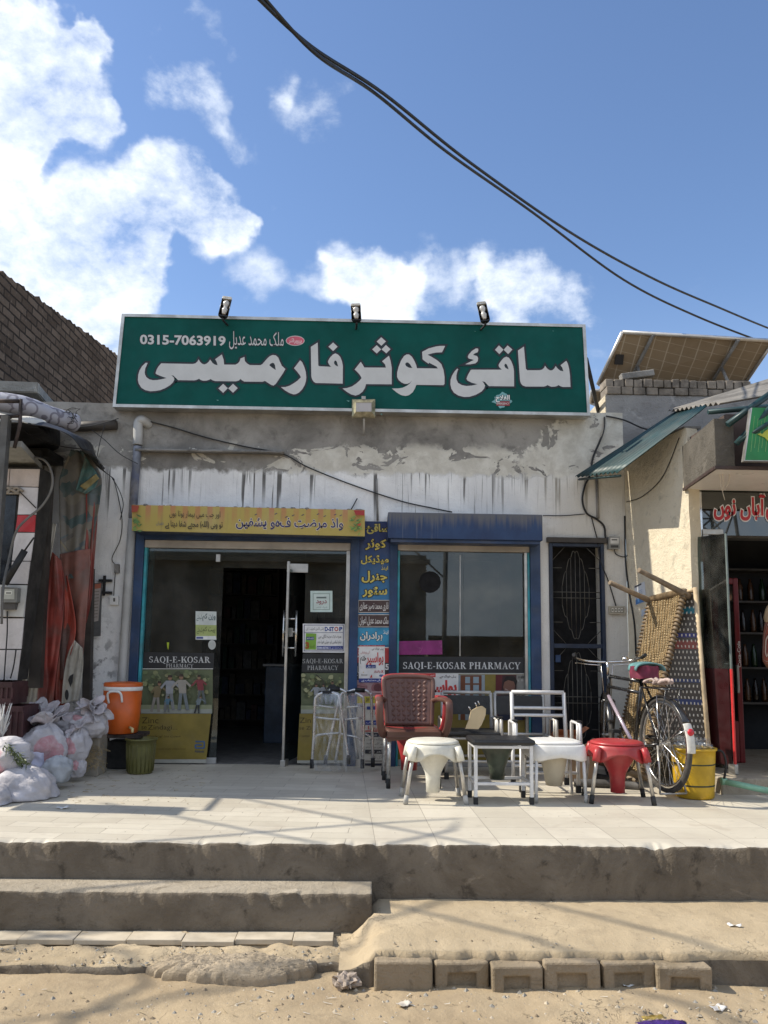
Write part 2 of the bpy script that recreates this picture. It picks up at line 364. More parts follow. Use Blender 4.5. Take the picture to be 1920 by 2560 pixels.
class Panel:
    """flat printed matter on the plane Y, laid out with image points of that plane; every layer sits 0.5 mm in front of the last"""
    def __init__(s,Y,step=.0005): s.Y=Y; s.k=0; s.mb=MB(); s.mats=[]; s.step=step
    def mi(s,m):
        if isinstance(m,str): m=paint(m)
        if m not in s.mats: s.mats.append(m)
        return s.mats.index(m)
    def y(s): s.k+=1; return s.Y-s.k*s.step
    def _w(s,x,y,yy): p=P(x,y,s.Y); return Vector((p.x,yy,p.z))
    def poly(s,pts,m,**k):
        yy=s.y(); q=[s._w(a,b,yy) for a,b in pts]
        ar=sum(q[i].x*q[(i+1)%len(q)].z-q[(i+1)%len(q)].x*q[i].z for i in range(len(q)))
        if ar<0: q=q[::-1]
        s.mb.add(q,[tuple(range(len(q)))],s.mi(m)); return s
    def rect(s,x0,y0,x1,y1,m,dy=0): return s.poly([(x0,y0),(x1,y0+dy),(x1,y1+dy),(x0,y1)],m)
    def ell(s,cx,cy,rx,ry,m,n=20): return s.poly([(cx+rx*math.cos(2*PI*i/n),cy+ry*math.sin(2*PI*i/n)) for i in range(n)],m)
    def line(s,pts,wd,m):
        for (a,b),(c,d) in zip(pts[:-1],pts[1:]):
            L=math.hypot(c-a,d-b) or 1; nx,ny=-(d-b)/L*wd/2,(c-a)/L*wd/2
            s.poly([(a+nx,b+ny),(c+nx,d+ny),(c-nx,d-ny),(a-nx,b-ny)],m)
        return s
    def _fit(s,v,f,box,m,dy,keep=None):
        xs=[q[0] for q in v]; ys=[q[1] for q in v]
        X0,X1,Y0,Y1=keep or (min(xs),max(xs),min(ys),max(ys)); x0,y0,x1,y1=box; yy=s.y(); out=[]
        for q in v:
            u=(q[0]-X0)/(X1-X0); t=(q[1]-Y0)/(Y1-Y0)
            out.append(s._w(x0+(x1-x0)*u, y1+(y0-y1)*t+dy*u, yy))
        s.mb.add(out,f,s.mi(m)); return (X0,X1,Y0,Y1)
    def text(s,t,box,m,bold=0.0,dy=0,outline=None,ow=.05):
        v,f=text_mesh(t,bold); 
        if outline:
            xs=[q[0] for q in v]; ys=[q[1] for q in v]; kb=(min(xs),max(xs),min(ys),max(ys))
            v2,f2=text_mesh(t,bold+ow); s._fit(v2,f2,box,outline,dy,kb)
        s._fit(v,f,box,m,dy); return s
    def serif(s,t,box,m,dy=0):
        x=0; polys=[]
        for c in t:
            wd,ps=SERIF[c]; polys+=[[(a+x,b) for a,b in p] for p in ps]; x+=wd+.03
        x0,y0,x1,y1=box; i=s.mi(m); s.y()
        for k,p in enumerate(polys):
            yy=s.Y-s.k*s.step-(k%7)*.00005
            q=[s._w(x0+(x1-x0)*a/x, y1+(y0-y1)*b+dy*a/x, yy) for a,b in p]
            ar=sum(q[j].x*q[(j+1)%len(q)].z-q[(j+1)%len(q)].x*q[j].z for j in range(len(q)))
            if ar<0: q=q[::-1]
            s.mb.add(q,[tuple(range(len(q)))],i)
        s.k+=1; return s
    def traced(s,loops,m,off=0.0):
        """outline traced in image points; off in metres"""
        W=[[(lambda p:(p.x,p.z))(P(a,b,s.Y)) for a,b in lp] for lp in loops]
        v,f=poly_mesh(W,off); yy=s.y()
        s.mb.add([(q[0],yy,q[1]) for q in v],f,s.mi(m)); return s
    def build(s,name,parent=None): return s.mb.build(name,s.mats,parent)
def board(x0,y0,x1,y1,Y,depth,m,name,parent,dy=0,bevel=0.0):
    """thin board behind a printed panel"""
    pts=[P(x0,y0,Y),P(x1,y0+dy,Y),P(x1,y1+dy,Y),P(x0,y1,Y)]
    return MB().prism(pts,(0,depth,0)).build(name,m,parent,bevel)
# ================================================================== materials of the setting
F=8.0
def facade_material():
    m,t,b,ov,pos=base_mat('weathered plaster facade')
    sp=t.n('ShaderNodeSeparateXYZ'); t.l(pos,sp.inputs[0]); X,Z=sp.outputs[0],sp.outputs[2]
    big=t.noise(pos,2.2,8,.62,.5); mid=t.noise(pos,7,8,.65,.3); fine=t.noise(pos,38,6,.7)
    cem=t.mix(t.ss(big,.3,.72),(.18,.172,.158),(.36,.345,.315)); cem=t.mix(t.math('MULTIPLY',t.ss(mid,.5,.72),.6),cem,(.10,.095,.088))
    cream=t.mix(t.ss(mid,.35,.7),(.50,.475,.41),(.66,.64,.57))
    white=t.mix(t.ss(big,.35,.7),(.70,.70,.69),(.86,.86,.84))
    zj=t.math('ADD',Z,t.math('MULTIPLY',t.math('SUBTRACT',mid,.5),.22))
    lo=t.ss(zj,2.86,2.80)                      # 1 in the white lower zone
    # flaking band
    band=t.math('MULTIPLY',t.ss(zj,2.79,2.85),t.ss(zj,3.16,3.06))
    bandl=t.math('MULTIPLY',band,t.ss(X,-1.0,.2))
    fl=t.noise(t.mapv(pos,(2.6,2,4.2),(3.1,0,.8)),1.0,9,.6,.9)
    flk=t.math('GREATER_THAN',t.math('ADD',fl,t.math('MULTIPLY',bandl,.13)),.575)
    # the right hand end keeps its old cream paint up to the top
    zr=t.math('SUBTRACT',t.math('ADD',X,t.math('MULTIPLY',t.math('SUBTRACT',mid,.5),.9)),t.math('MULTIPLY',t.math('SUBTRACT',Z,3.0),.9))
    rt=t.math('MULTIPLY',t.ss(zr,1.50,1.60),t.ss(zj,2.95,3.0))
    c=t.mix(t.math('MULTIPLY',flk,t.math('MAXIMUM',band,0.0)),cem,cream)
    c=t.mix(t.math('MULTIPLY',rt,t.math('GREATER_THAN',fl,.40)),c,cream)
    c=t.mix(lo,c,white)
    # drip stains running down from the cement band
    dr=t.noise(t.mapv(pos,(19,1,.42)),1.0,4,.62,.2); dr2=t.noise(t.mapv(pos,(60,1,1.2),(5,0,0)),1.0,3,.5)
    drz=t.ss(t.noise(t.mapv(pos,(1.7,1,.05),(2,0,0)),1,3,.6),.36,.52)
    drm=t.math('MULTIPLY',t.math('MULTIPLY',drz,t.ss(dr,.545,.60)),t.math('MULTIPLY',t.ss(t.math('ADD',Z,t.math('MULTIPLY',t.math('SUBTRACT',t.noise(t.mapv(pos,(7,1,.1)),1,3,.6),.5),1.3)),2.35,2.75),lo))
    c=t.mix(t.math('MULTIPLY',drm,.92),c,(.09,.085,.078))
    c=t.mix(t.math('MULTIPLY',t.math('MULTIPLY',t.ss(dr2,.55,.75),lo),.16),c,(.26,.24,.2))
    # yellowish toward the right, mould low on the left
    c=t.mix(t.math('MULTIPLY',t.math('MULTIPLY',t.ss(X,1.2,2.2),lo),.55),c,(.53,.49,.40))
    mo=t.math('MULTIPLY',t.math('MULTIPLY',t.ss(X,-2.25,-2.5),t.ss(Z,1.7,.7)),t.ss(mid,.5,.6))
    c=t.mix(t.math('MULTIPLY',mo,.8),c,(.07,.07,.07))
    dk=t.math('MULTIPLY',t.ss(Z,.5,.0),t.ss(mid,.35,.65)); c=t.mix(t.math('MULTIPLY',dk,.7),c,(.16,.14,.12))
    c=t.mix(t.math('MULTIPLY',t.ss(t.noise(pos,95,3,.6),.64,.70),.65),c,(.08,.075,.07))
    t.l(c,b.inputs['Base Color']); b.inputs['Roughness'].default_value=.9; b.inputs['Specular IOR Level'].default_value=.2
    h=t.math('ADD',t.math('MULTIPLY',flk,.35),t.math('ADD',t.math('MULTIPLY',big,1.2),t.math('MULTIPLY',fine,.35)))
    bumpit(t,b,h,.55,.03); return m
def dirt_material(name,c0,c1,cd,sc=1.0):
    m,t,b,ov,pos=base_mat(name)
    a=t.noise(pos,1.1*sc,8,.62,.4); q=t.noise(pos,5*sc,8,.68,.2); f=t.noise(pos,60*sc,5,.75)
    c=t.mix(t.ss(a,.32,.68),c0,c1); c=t.mix(t.math('MULTIPLY',t.ss(q,.5,.75),.55),c,cd)
    c=t.mix(t.math('MULTIPLY',t.ss(f,.58,.75),.35),c,tuple(x*.6 for x in c0))
    c=t.mix(t.math('MULTIPLY',t.ss(t.noise(pos,130*sc,2,.5),.7,.74),.6),c,(.62,.58,.52))
    # hairline cracks
    vo=t.n('ShaderNodeTexVoronoi',feature='DISTANCE_TO_EDGE'); vo.inputs['Scale'].default_value=2.1*sc
    wv=t.n('ShaderNodeVectorMath',operation='ADD'); nn=t.n('ShaderNodeTexNoise'); t.l(pos,nn.inputs['Vector']); nn.inputs['Scale'].default_value=4*sc; nn.inputs['Detail'].default_value=6
    t.l(pos,wv.inputs[0]); t.l(nn.outputs['Color'],wv.inputs[1]); t.l(wv.outputs[0],vo.inputs['Vector'])
    cr=t.math('MULTIPLY',t.ss(vo.outputs[0],.012,.0),t.ss(a,.5,.6)); c=t.mix(t.math('MULTIPLY',cr,.55),c,(.10,.08,.06))
    t.l(c,b.inputs['Base Color']); b.inputs['Roughness'].default_value=.95; b.inputs['Specular IOR Level'].default_value=.15
    h=t.math('ADD',t.math('MULTIPLY',q,1.0),t.math('ADD',t.math('MULTIPLY',f,.3),t.math('MULTIPLY',cr,-.5))); bumpit(t,b,h,.6,.025); return m
def tile_material():
    m,t,b,ov,pos=base_mat('dusty marble floor tiles')
    sp=t.n('ShaderNodeSeparateXYZ'); t.l(pos,sp.inputs[0]); X=sp.outputs[0]
    def bricks(w,h,off,rot):
        br=t.n('ShaderNodeTexBrick'); br.offset=off; t.l(t.mapv(pos,(1,1,1),(.13,.07,0),(0,0,rot)),br.inputs['Vector'])
        br.inputs['Color1'].default_value=(.50,.46,.375,1); br.inputs['Color2'].default_value=(.60,.555,.46,1); br.inputs['Mortar'].default_value=(.25,.22,.18,1)
        br.inputs['Scale'].default_value=1; br.inputs['Mortar Size'].default_value=.0022; br.inputs['Mortar Smooth'].default_value=.3; br.inputs['Brick Width'].default_value=w; br.inputs['Row Height'].default_value=h; br.inputs['Bias'].default_value=-.1
        return br
    L=bricks(.42,.145,.5,.05); R=bricks(.36,.30,.0,-.03)
    side=t.math('GREATER_THAN',X,-.06)
    c=t.mix(side,L.outputs[0],R.outputs[0]); mor=t.mix(side,L.outputs[1],R.outputs[1])
    a=t.noise(pos,1.6,8,.65,.4); q=t.noise(pos,9,7,.65)
    c=t.mix(t.math('MULTIPLY',t.ss(a,.36,.74),.55),c,(.40,.355,.29)); c=t.mix(t.math('MULTIPLY',t.ss(q,.55,.75),.3),c,(.30,.27,.22))
    vein=t.noise(t.mapv(pos,(3,9,1),(0,0,0),(0,0,.5)),1.0,8,.7,1.5); c=t.mix(t.math('MULTIPLY',t.ss(vein,.58,.66),.22),c,(.30,.29,.27))
    patch=t.math('MULTIPLY',t.ss(t.noise(pos,2.3,3,.5),.64,.68),.5); c=t.mix(patch,c,(.42,.37,.30))
    t.l(c,b.inputs['Base Color'])
    rr=t.n('ShaderNodeMapRange'); t.l(q,rr.inputs[0]); rr.inputs[3].default_value=.38; rr.inputs[4].default_value=.75; t.l(rr.outputs[0],b.inputs['Roughness'])
    h=t.math('ADD',t.math('MULTIPLY',mor,-1.0),t.math('MULTIPLY',q,.15)); bumpit(t,b,h,.4,.006); return m
def cement_material(name,c0,c1,cd):
    m,t,b,ov,pos=base_mat(name)
    a=t.noise(pos,2.4,9,.66,.6); q=t.noise(pos,9,8,.68,.3); f=t.noise(pos,70,5,.7)
    c=t.mix(t.ss(a,.3,.7),c0,c1); c=t.mix(t.math('MULTIPLY',t.ss(q,.54,.70),.75),c,cd)
    c=t.mix(t.math('MULTIPLY',t.ss(t.noise(pos,5.5,6,.7,.8),.60,.68),.45),c,tuple(min(1,x*1.5) for x in c1))
    t.l(c,b.inputs['Base Color']); b.inputs['Roughness'].default_value=.93; b.inputs['Specular IOR Level'].default_value=.15
    bumpit(t,b,t.math('ADD',t.math('MULTIPLY',a,1.2),t.math('ADD',q,t.math('MULTIPLY',f,.4))),.7,.03); return m
def brick_material(name,c1,c2,mo,ax,w=.235,h=.083,ms=.010):
    m,t,b,ov,pos=base_mat(name)
    sx=t.n('ShaderNodeSeparateXYZ'); t.l(pos,sx.inputs[0]); cx_=t.n('ShaderNodeCombineXYZ'); t.l(sx.outputs[ax],cx_.inputs[0]); t.l(sx.outputs[2],cx_.inputs[1]); v=cx_.outputs[0]
    br=t.n('ShaderNodeTexBrick'); wob=t.n('ShaderNodeVectorMath',operation='ADD'); nn=t.n('ShaderNodeTexNoise'); nn.inputs['Scale'].default_value=7; t.l(v,nn.inputs['Vector'])
    sc=t.n('ShaderNodeVectorMath',operation='SCALE'); t.l(nn.outputs['Color'],sc.inputs[0]); sc.inputs['Scale'].default_value=.022; t.l(v,wob.inputs[0]); t.l(sc.outputs[0],wob.inputs[1]); t.l(wob.outputs[0],br.inputs['Vector'])
    br.inputs['Color1'].default_value=(*c1,1); br.inputs['Color2'].default_value=(*c2,1); br.inputs['Mortar'].default_value=(*mo,1); br.inputs['Scale'].default_value=1
    br.inputs['Mortar Size'].default_value=ms; br.inputs['Mortar Smooth'].default_value=.25; br.inputs['Brick Width'].default_value=w; br.inputs['Row Height'].default_value=h; br.inputs['Bias'].default_value=0
    a=t.noise(pos,1.3,7,.65); q=t.noise(pos,13,6,.7)
    c=t.mix(t.math('MULTIPLY',t.ss(a,.4,.7),.55),br.outputs[0],tuple(x*.55 for x in c1)); c=t.mix(t.math('MULTIPLY',t.ss(q,.55,.75),.5),c,tuple(min(1,x*1.7) for x in c2))
    t.l(c,b.inputs['Base Color']); b.inputs['Roughness'].default_value=.95; b.inputs['Specular IOR Level'].default_value=.1
    bumpit(t,b,t.math('ADD',t.math('MULTIPLY',br.outputs[1],-1.0),t.math('MULTIPLY',q,.5)),.9,.03); return m

M_fac=facade_material(); M_tile=tile_material()
M_road=dirt_material('trodden dirt road',(.325,.25,.16),(.435,.345,.225),(.22,.175,.12))
M_ter=dirt_material('dusty terrace mortar',(.365,.29,.19),(.47,.38,.255),(.26,.205,.14),1.3)
M_cem=cement_material('dark stained cement',(.13,.108,.082),(.23,.195,.15),(.055,.046,.036))  # darker cement for step fronts and kerb faces
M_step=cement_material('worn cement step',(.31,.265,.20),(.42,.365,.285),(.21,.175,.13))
M_conc=cement_material('old grey concrete',(.17,.165,.155),(.30,.29,.27),(.10,.097,.09))
M_slab=cement_material('pale concrete slab',(.24,.24,.225),(.33,.33,.31),(.16,.155,.14))
M_brick=brick_material('sooty brown brick',(.10,.074,.055),(.19,.145,.11),(.040,.033,.027),1,.34,.115,.014)
M_brick2=brick_material('grey mud brick',(.20,.165,.13),(.27,.225,.175),(.09,.075,.06),0,.16,.13,.012)
M_blue=mat('faded blue paint',(.012,.042,.115),.5,var=.25,vs=3,dirt=.35,dcol=(.10,.11,.13))
M_bluedk=mat('blue painted shutter box',(.012,.036,.10),.45,var=.3,vs=2.5,dirt=.55,dcol=(.12,.125,.14))
M_alu=mat('dull aluminium',(.50,.49,.46),.38,.85,.15,5,dirt=.25)
M_alul=mat('painted pale metal trim',(.42,.38,.33),.55,.1,.12,4,dirt=.25)
M_teal=mat('teal painted trim',(.035,.30,.36),.5,var=.2,vs=6,dirt=.3,dcol=(.3,.3,.28))
M_steel=mat('brushed steel',(.62,.60,.57),.22,1.0,.08,12)
M_black=mat('black rubber',(.012,.012,.013),.6,var=.2)
M_blk2=mat('black cable sheath',(.010,.010,.011),.5,var=.1)
M_white=mat('white plastic',(.72,.72,.70),.4,var=.06,vs=9,dirt=.12)
M_pvc=mat('grey white pipe',(.40,.40,.385),.5,var=.12,vs=4,dirt=.3,dcol=(.3,.29,.27))
M_dark=mat('unlit interior wall',(.022,.024,.028),.85,var=.2,vs=2)  # darkness of the rooms put into the wall colour
M_dkw=mat('dark shelf wood',(.045,.038,.032),.6,var=.3,vs=4)
M_glass=glass_mat('shop front glass',(.46,.52,.53),.62,.09)

# ================================================================== ground, steps
def rough(x,y,fq,amp,seed=0): return amp*noise.fractal(Vector((x*fq+seed,y*fq-seed*.7,seed*1.3)),.6,2.1,5)
xs=[-600,-250,-100,-45,-22,-12,-8,-6]+[-5+.06*i for i in range(55)]+[-1.7+.022*i for i in range(180)]+[2.3+.06*i for i in range(46)]+[6,8,12,22,45,100,250,600]
ys=[-900,-300,-100,-40,-18,-8,-3,0,1.5,2.4]+[2.9+.045*i for i in range(20)]+[3.8+.02*i for i in range(35)]+[4.52,4.6,4.8]+[5.4,7,10,20,50,120,400,1200]
mb=MB()
nx,ny=len(xs),len(ys)
for x in xs:
    for y in ys:
        near=abs(x)<5.2 and 2.5<y<5
        z=-.49
        if near:
            z+=rough(x,y,1.6,.014,2)+rough(x,y,9,.003,5)+rough(x,y,40,.0015,6)
            # shallow washed out hollow at the right, heap of mortar at the left of centre
            d=math.hypot((x-1.35)/.75,(y-3.72)/.22); z+=-.035*max(0,1-d*d)*(1 if noise.noise(Vector((x*5,y*5,3)))>-.15 else .3)
        mb.v.append((x,y,z))
for i in range(nx-1):
    for j in range(ny-1):
        a=i*ny+j; mb.f.append((a,a+ny,a+ny+1,a+1)); mb.m.append(0); mb.s.append(True)
struct(mb.build('road',M_road))
# block with a worn upper edge: profile swept along x
def worn_block(name,x0,x1,y0,y1,z0,z1,m_top,m_side,amp=.008,chips=(),step=.03,sy=None,rnd=.012,seed=0,wob=.004):
    n=int((x1-x0)/step)+1; mb=MB(); prof=[]
    def pr(x):
        c=amp*abs(noise.fractal(Vector((x*7+seed,seed,1)),.6,2,4))+rnd*.4
        for (cx,cw,cdp) in chips: c+=cdp*max(0,1-((x-cx)/cw)**2)*(1+.6*noise.noise(Vector((x*35,seed,0))))
        yo=y0+wob*noise.fractal(Vector((x*1.2,seed+4,2)),.6,2,4)
        zo=z1+wob*.8*noise.fractal(Vector((x*1.5,seed+9,2)),.6,2,4)
        return [(yo,z0),(yo+.003*noise.noise(Vector((x*6,1,seed))),z0+(z1-z0)*.4),(yo,zo-c*1.1-.004),(yo+c*.35,zo-c*.45),(yo+c+.004,zo),(yo+.10,zo+.002*noise.noise(Vector((x*3,3,seed)))),(y0+(y1-y0)*.5,z1),(y1,z1)]
    k=8
    for i in range(n+1):
        x=x0+(x1-x0)*i/n
        for (y,z) in pr(x): mb.v.append((x,y,z))
    for i in range(n):
        for j in range(k-1):
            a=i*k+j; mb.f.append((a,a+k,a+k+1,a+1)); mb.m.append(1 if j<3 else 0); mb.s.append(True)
    mb.f.append(tuple(range(k))); mb.m.append(1); mb.s.append(False)
    mb.f.append(tuple(n*k+j for j in range(k-1,-1,-1))); mb.m.append(1); mb.s.append(False)
    return mb.build(name,[m_top,m_side])
PF=4.90
random.seed(77)
RC=lambda n,x0,x1:[(random.uniform(x0,x1),random.uniform(.015,.075),random.uniform(.006,.020)) for _ in range(n)]
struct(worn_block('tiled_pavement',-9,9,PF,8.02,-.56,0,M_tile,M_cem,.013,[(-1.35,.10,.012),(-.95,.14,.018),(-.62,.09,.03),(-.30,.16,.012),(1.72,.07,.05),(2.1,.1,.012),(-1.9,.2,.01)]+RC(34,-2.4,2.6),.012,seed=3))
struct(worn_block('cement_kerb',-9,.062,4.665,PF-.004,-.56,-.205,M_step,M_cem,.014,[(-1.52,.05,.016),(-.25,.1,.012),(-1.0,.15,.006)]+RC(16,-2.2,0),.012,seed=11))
# thin marble strip below the step and the broken mortar slope in front of it
mb=MB(); xx=-4.6
while xx<-.16:
    wd=random.uniform(.27,.31); y0=4.515+random.uniform(-.006,.008)
    if -.85<xx<-.5: y0+=.028
    mb.box((xx,y0,-.43),(min(xx+wd-.003,-.14),4.66,-.404+random.uniform(-.002,.002)),0); xx+=wd
struct(mb.build('marble_path',mat('pale dusty marble strip',(.47,.41,.315),.8,var=.15,vs=6,dirt=.6,dcol=(.37,.30,.205)),bevel=.003))
def slope(u,v):
    x=-5+4.92*u; e=4.30+.02*noise.fractal(Vector((x*2.2,0,7)),.6,2,4)
    if x>-.75: e+=.05*min(1,(x+.75)/.3)
    if v<.8: 
        t=v/.8; y=4.665+(e-4.665)*t; z=-.412-.035*t+rough(x,y,6,.010,8)+rough(x,y,22,.008,2)-.012*(1 if noise.noise(Vector((x*2.5,y*16,9)))>.15 else 0)
        if -.62<x<-.1: z-=.03*t*max(0,noise.noise(Vector((x*9,y*9,4))))
    else:
        t=(v-.8)/.2; y=e-.015*t+.012*noise.noise(Vector((x*8,t*2,3))); z=-.453-.10*t+rough(x,e,6,.010,8)*(1-t)
    return (x,y,z)
mb=MB().grid(slope,190,30,0,True,lambda u,v:1 if v>.8 else 0)
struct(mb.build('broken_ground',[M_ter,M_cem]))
def terr(u,v):
    x=-.10+7*u
    e=4.19+.012*noise.fractal(Vector((x*3,0,3)),.6,2,4)
    if x<1.62: e+=.05*max(0,noise.fractal(Vector((x*8,1,3)),.6,2,4))-.012
    if v<.85:
        t=v/.85; y=PF-.003+(e-PF)*t; z=-.302+.006*noise.noise(Vector((x*1.5,y*1.5,1)))-.015*t+rough(x,y,9,.004,1)
        ww=min(1,max(0,(x+.02+.10*noise.noise(Vector((y*6,2,1))))/.10)); z=z*ww+(-.41+.012*noise.noise(Vector((x*20,y*20,1))))*(1-ww)
        if t>.8: z-=(t-.8)*.10
    else:
        t=(v-.85)/.15; y=e-.01*t; z=-.337-.21*t
        ww=min(1,max(0,(x+.05)/.12)); z=min(z,z*ww+(-.42)*(1-ww))
    return (x,y,z)
mb=MB().grid(terr,240,32,0,True,lambda u,v:1 if v>.86 else 0)
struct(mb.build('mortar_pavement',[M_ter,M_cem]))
# concrete kerb blocks
M_blk=cement_material('dusty concrete block',(.23,.185,.125),(.34,.275,.195),(.15,.12,.085))
kerb=[(937,1083,2374,2450,False),(1087,1224,2394,2470,True),(1229,1358,2394,2468,True),(1362,1503,2396,2464,True),(1506,1640,2378,2453,True),(1643,1782,2366,2442,True)]
klab=['plain kerb block beside the crumpled paper, without a recess','kerb block with a recess, leftmost of the five recessed ones','kerb block with recess, second from left of the recessed ones','kerb block with recess, middle one of the five recessed','kerb block with a recess, second from right of the recessed ones','kerb block with shallow recess at the right end of the row']
for i,(x0,x1,y0,y1,rec) in enumerate(kerb):
    yf=4.12+.018*math.sin(i*2.1)
    a=P(x0,y0,yf); b=P(x1,y1,yf); zt=min(a.z,-.362)-.006*(i%3); zb=-.56
    mb=MB(); X0,X1=a.x,b.x; D=.17
    if rec:
        cx0,cx1=X0+(X1-X0)*.24,X0+(X1-X0)*.76; zc1=zt-(zt+.53)*.30; zc0=zt-(zt+.53)*.82; r=.028
        fr=[(X0,yf,zb),(X1,yf,zb),(X1,yf,zt),(X0,yf,zt)]; inn=[(cx0,yf,zc0),(cx1,yf,zc0),(cx1,yf,zc1),(cx0,yf,zc1)]; back=[(p[0],yf+r,p[2]) for p in inn]
        bk=[(p[0],yf+D,p[2]) for p in fr]
        mb.add(fr+inn+back+bk,[(0,1,5,4),(1,2,6,5),(2,3,7,6),(3,0,4,7),(4,5,9,8),(5,6,10,9),(6,7,11,10),(7,4,8,11),(8,9,10,11),(1,0,12,13),(2,1,13,14),(3,2,14,15),(0,3,15,12),(15,14,13,12)],0)
    else: mb.box((X0,yf,zb),(X1,yf+D,zt))
    o=mb.build('kerb_block',M_blk,bevel=.011); tag(o,klab[i],'block','concrete blocks along the terrace edge')
    for v in o.data.vertices:
        n=noise.noise_vector(v.co*9+Vector((i,0,0)))*.009; v.co+=n
    v0=sum((q.co for q in o.data.vertices),Vector())/len(o.data.vertices); o.data.transform(Matrix.Translation(v0)@Matrix.Rotation(random.uniform(-.05,.05),4,'Z')@Matrix.Rotation(random.uniform(-.02,.02),4,'Y')@Matrix.Rotation(random.uniform(-.05,.02),4,'X')@Matrix.Translation(-v0))
# ================================================================== litter
M_paper=mat('grubby paper',(.34,.28,.23),.85,var=.25,vs=20,dirt=.4)
def crumple(name,px,size,m,label,seed,Z=-.49,h=.6):
    g=G(*px,Z); o=MB().blob((g.x,g.y,g.z+size*h*.8),(size,size*.8,size*h),10,.75,2.6,seed).build(name,m)
    for p in o.data.polygons: p.use_smooth=False
    return tag(o,label,'litter')
crumple('crumpled_paper',(866,2468),.060,M_paper,'crumpled ball of brown and white paper lying in the road below the step',5)
def scrap(name,px,w,h,rot,m,label,Z=-.487,seed=1):
    g=G(*px,Z)
    def fn(u,v):
        a=(u-.5)*w; b=(v-.5)*h; return (g.x+a*math.cos(rot)-b*math.sin(rot),g.y+a*math.sin(rot)+b*math.cos(rot),g.z+.008+.010*noise.noise(Vector((u*3,v*3,seed)))+.012*abs(u-.5))
    o=MB().grid(fn,6,5).build(name,m,solid=.0012); return tag(o,label,'litter')
M_pur=mat('shiny purple foil',(.075,.035,.20),.3,.3,.3,30); M_grn=mat('green foil wrapper',(.06,.25,.06),.35,.1,.3,30)
pk=thing('snack_packet','purple foil snack packet with a torn gold top in the road','litter',G(1655,2552,-.52))
g=G(1660,2572,-.475)
MB().grid(lambda u,v:(g.x-.115+.21*u,g.y-.06+.09*v+.02*u,g.z+.012+.022*math.sin(PI*v)*(.6+.4*math.sin(PI*u))+.006*noise.noise(Vector((u*6,v*6,2)))),12,8).build('foil_body',M_pur,pk,solid=.002)
MB().grid(lambda u,v:(g.x-.075+.10*u,g.y+.034+.035*v+.02*u,g.z+.02+.012*noise.noise(Vector((u*7,v*5,4)))),8,4).build('torn_edge',mat('gold foil',(.55,.40,.12),.3,.6,.3,30),pk,solid=.002)
scrap('paper_scrap',(1568,2467),.055,.04,.2,M_white,'small white card scrap in the road below the recessed blocks',seed=3)
scrap('foil_wrapper',(1888,2448),.07,.04,-.2,M_grn,'green foil wrapper at the right edge of the road',seed=4)
scrap('plastic_wrapper',(1795,2525),.07,.05,.4,mat('clear wrapper',(.6,.58,.55),.3,var=.2),'pale plastic wrapper beside the hollow in the road',seed=6)
scrap('plastic_wrapper',(1010,2515),.06,.045,.7,mat('thin wrapper',(.5,.46,.4),.4,var=.2),'thin crinkled wrapper in the road left of the recessed blocks',seed=8)
scrap('paper_scrap',(1836,2318),.07,.02,-.25,M_white,'narrow white paper strip lying on the dusty terrace',Z=-.31,seed=9)
scrap('paper_scrap',(156,2022),.075,.05,.1,M_white,'white paper scrap on the platform in front of the white sacks',Z=.0,seed=10)

mb=MB(); random.seed(31)
def peb(x,y,z,r):
    k=len(mb.v); a0=random.random()*6
    pts=[(x+r*math.cos(a0+t)*random.uniform(.7,1.2),y+r*math.sin(a0+t)*random.uniform(.7,1.2),z) for t in (0,1.25,2.5,3.8,5)]
    mb.add(pts+[(x,y,z+r*random.uniform(.5,1.0))],[(0,1,5),(1,2,5),(2,3,5),(3,4,5),(4,0,5)],random.randrange(3))
for k in range(2600):
    x=random.uniform(-2.6,2.8); y=random.uniform(3.3,4.16); r=random.choice([.003,.004,.004,.006,.006,.009,.014])*random.uniform(.7,1.2)
    peb(x,y,-.492+rough(x,y,1.6,.014,2),r)
for k in range(500):
    x=random.uniform(.1,3.2); y=random.uniform(4.22,4.88); peb(x,y,-.305-.015*(4.9-y)/.7,random.choice([.002,.003,.004,.007]))
for k in range(500):
    x=random.uniform(-2.3,-.1); y=random.uniform(4.3,4.5); peb(x,y,-.415-.035*(4.66-y)/.36,random.choice([.003,.004,.006,.010]))
for k in range(160):
    x=random.uniform(-2.6,2.8); peb(x,random.uniform(4.95,6.2),0.001,random.choice([.002,.003,.004]))
o=mb.build('gravel',[mat('pale grit',(.42,.36,.27),.9,var=.2,vs=30),mat('brown grit',(.26,.20,.13),.9,var=.2,vs=30),mat('grey grit',(.30,.28,.24),.9,var=.2,vs=30)]); stuff(o,'loose grit and small stones scattered over the road and terrace','gravel')
mb=MB(); random.seed(32)
for k in range(120):
    x=random.uniform(-2.4,2.6); y=random.uniform(3.4,4.1); a=random.random()*6.3; L=random.uniform(.015,.05); z=-.485+rough(x,y,1.6,.014,2)
    mb.add([(x,y,z),(x+L*math.cos(a),y+L*math.sin(a),z+.004),(x+L*math.cos(a)-.004*math.sin(a),y+L*math.sin(a)+.004*math.cos(a),z+.004),(x-.004*math.sin(a),y+.004*math.cos(a),z)],[(0,1,2,3)],random.randrange(2))
o=mb.build('dry_leaves',[mat('dry leaf scrap',(.33,.26,.15),.9,var=.3,vs=30),mat('pale paper bit',(.55,.52,.46),.9,var=.2,vs=30)]); stuff(o,'dry straw bits and leaf scraps on the dirt road','leaves')

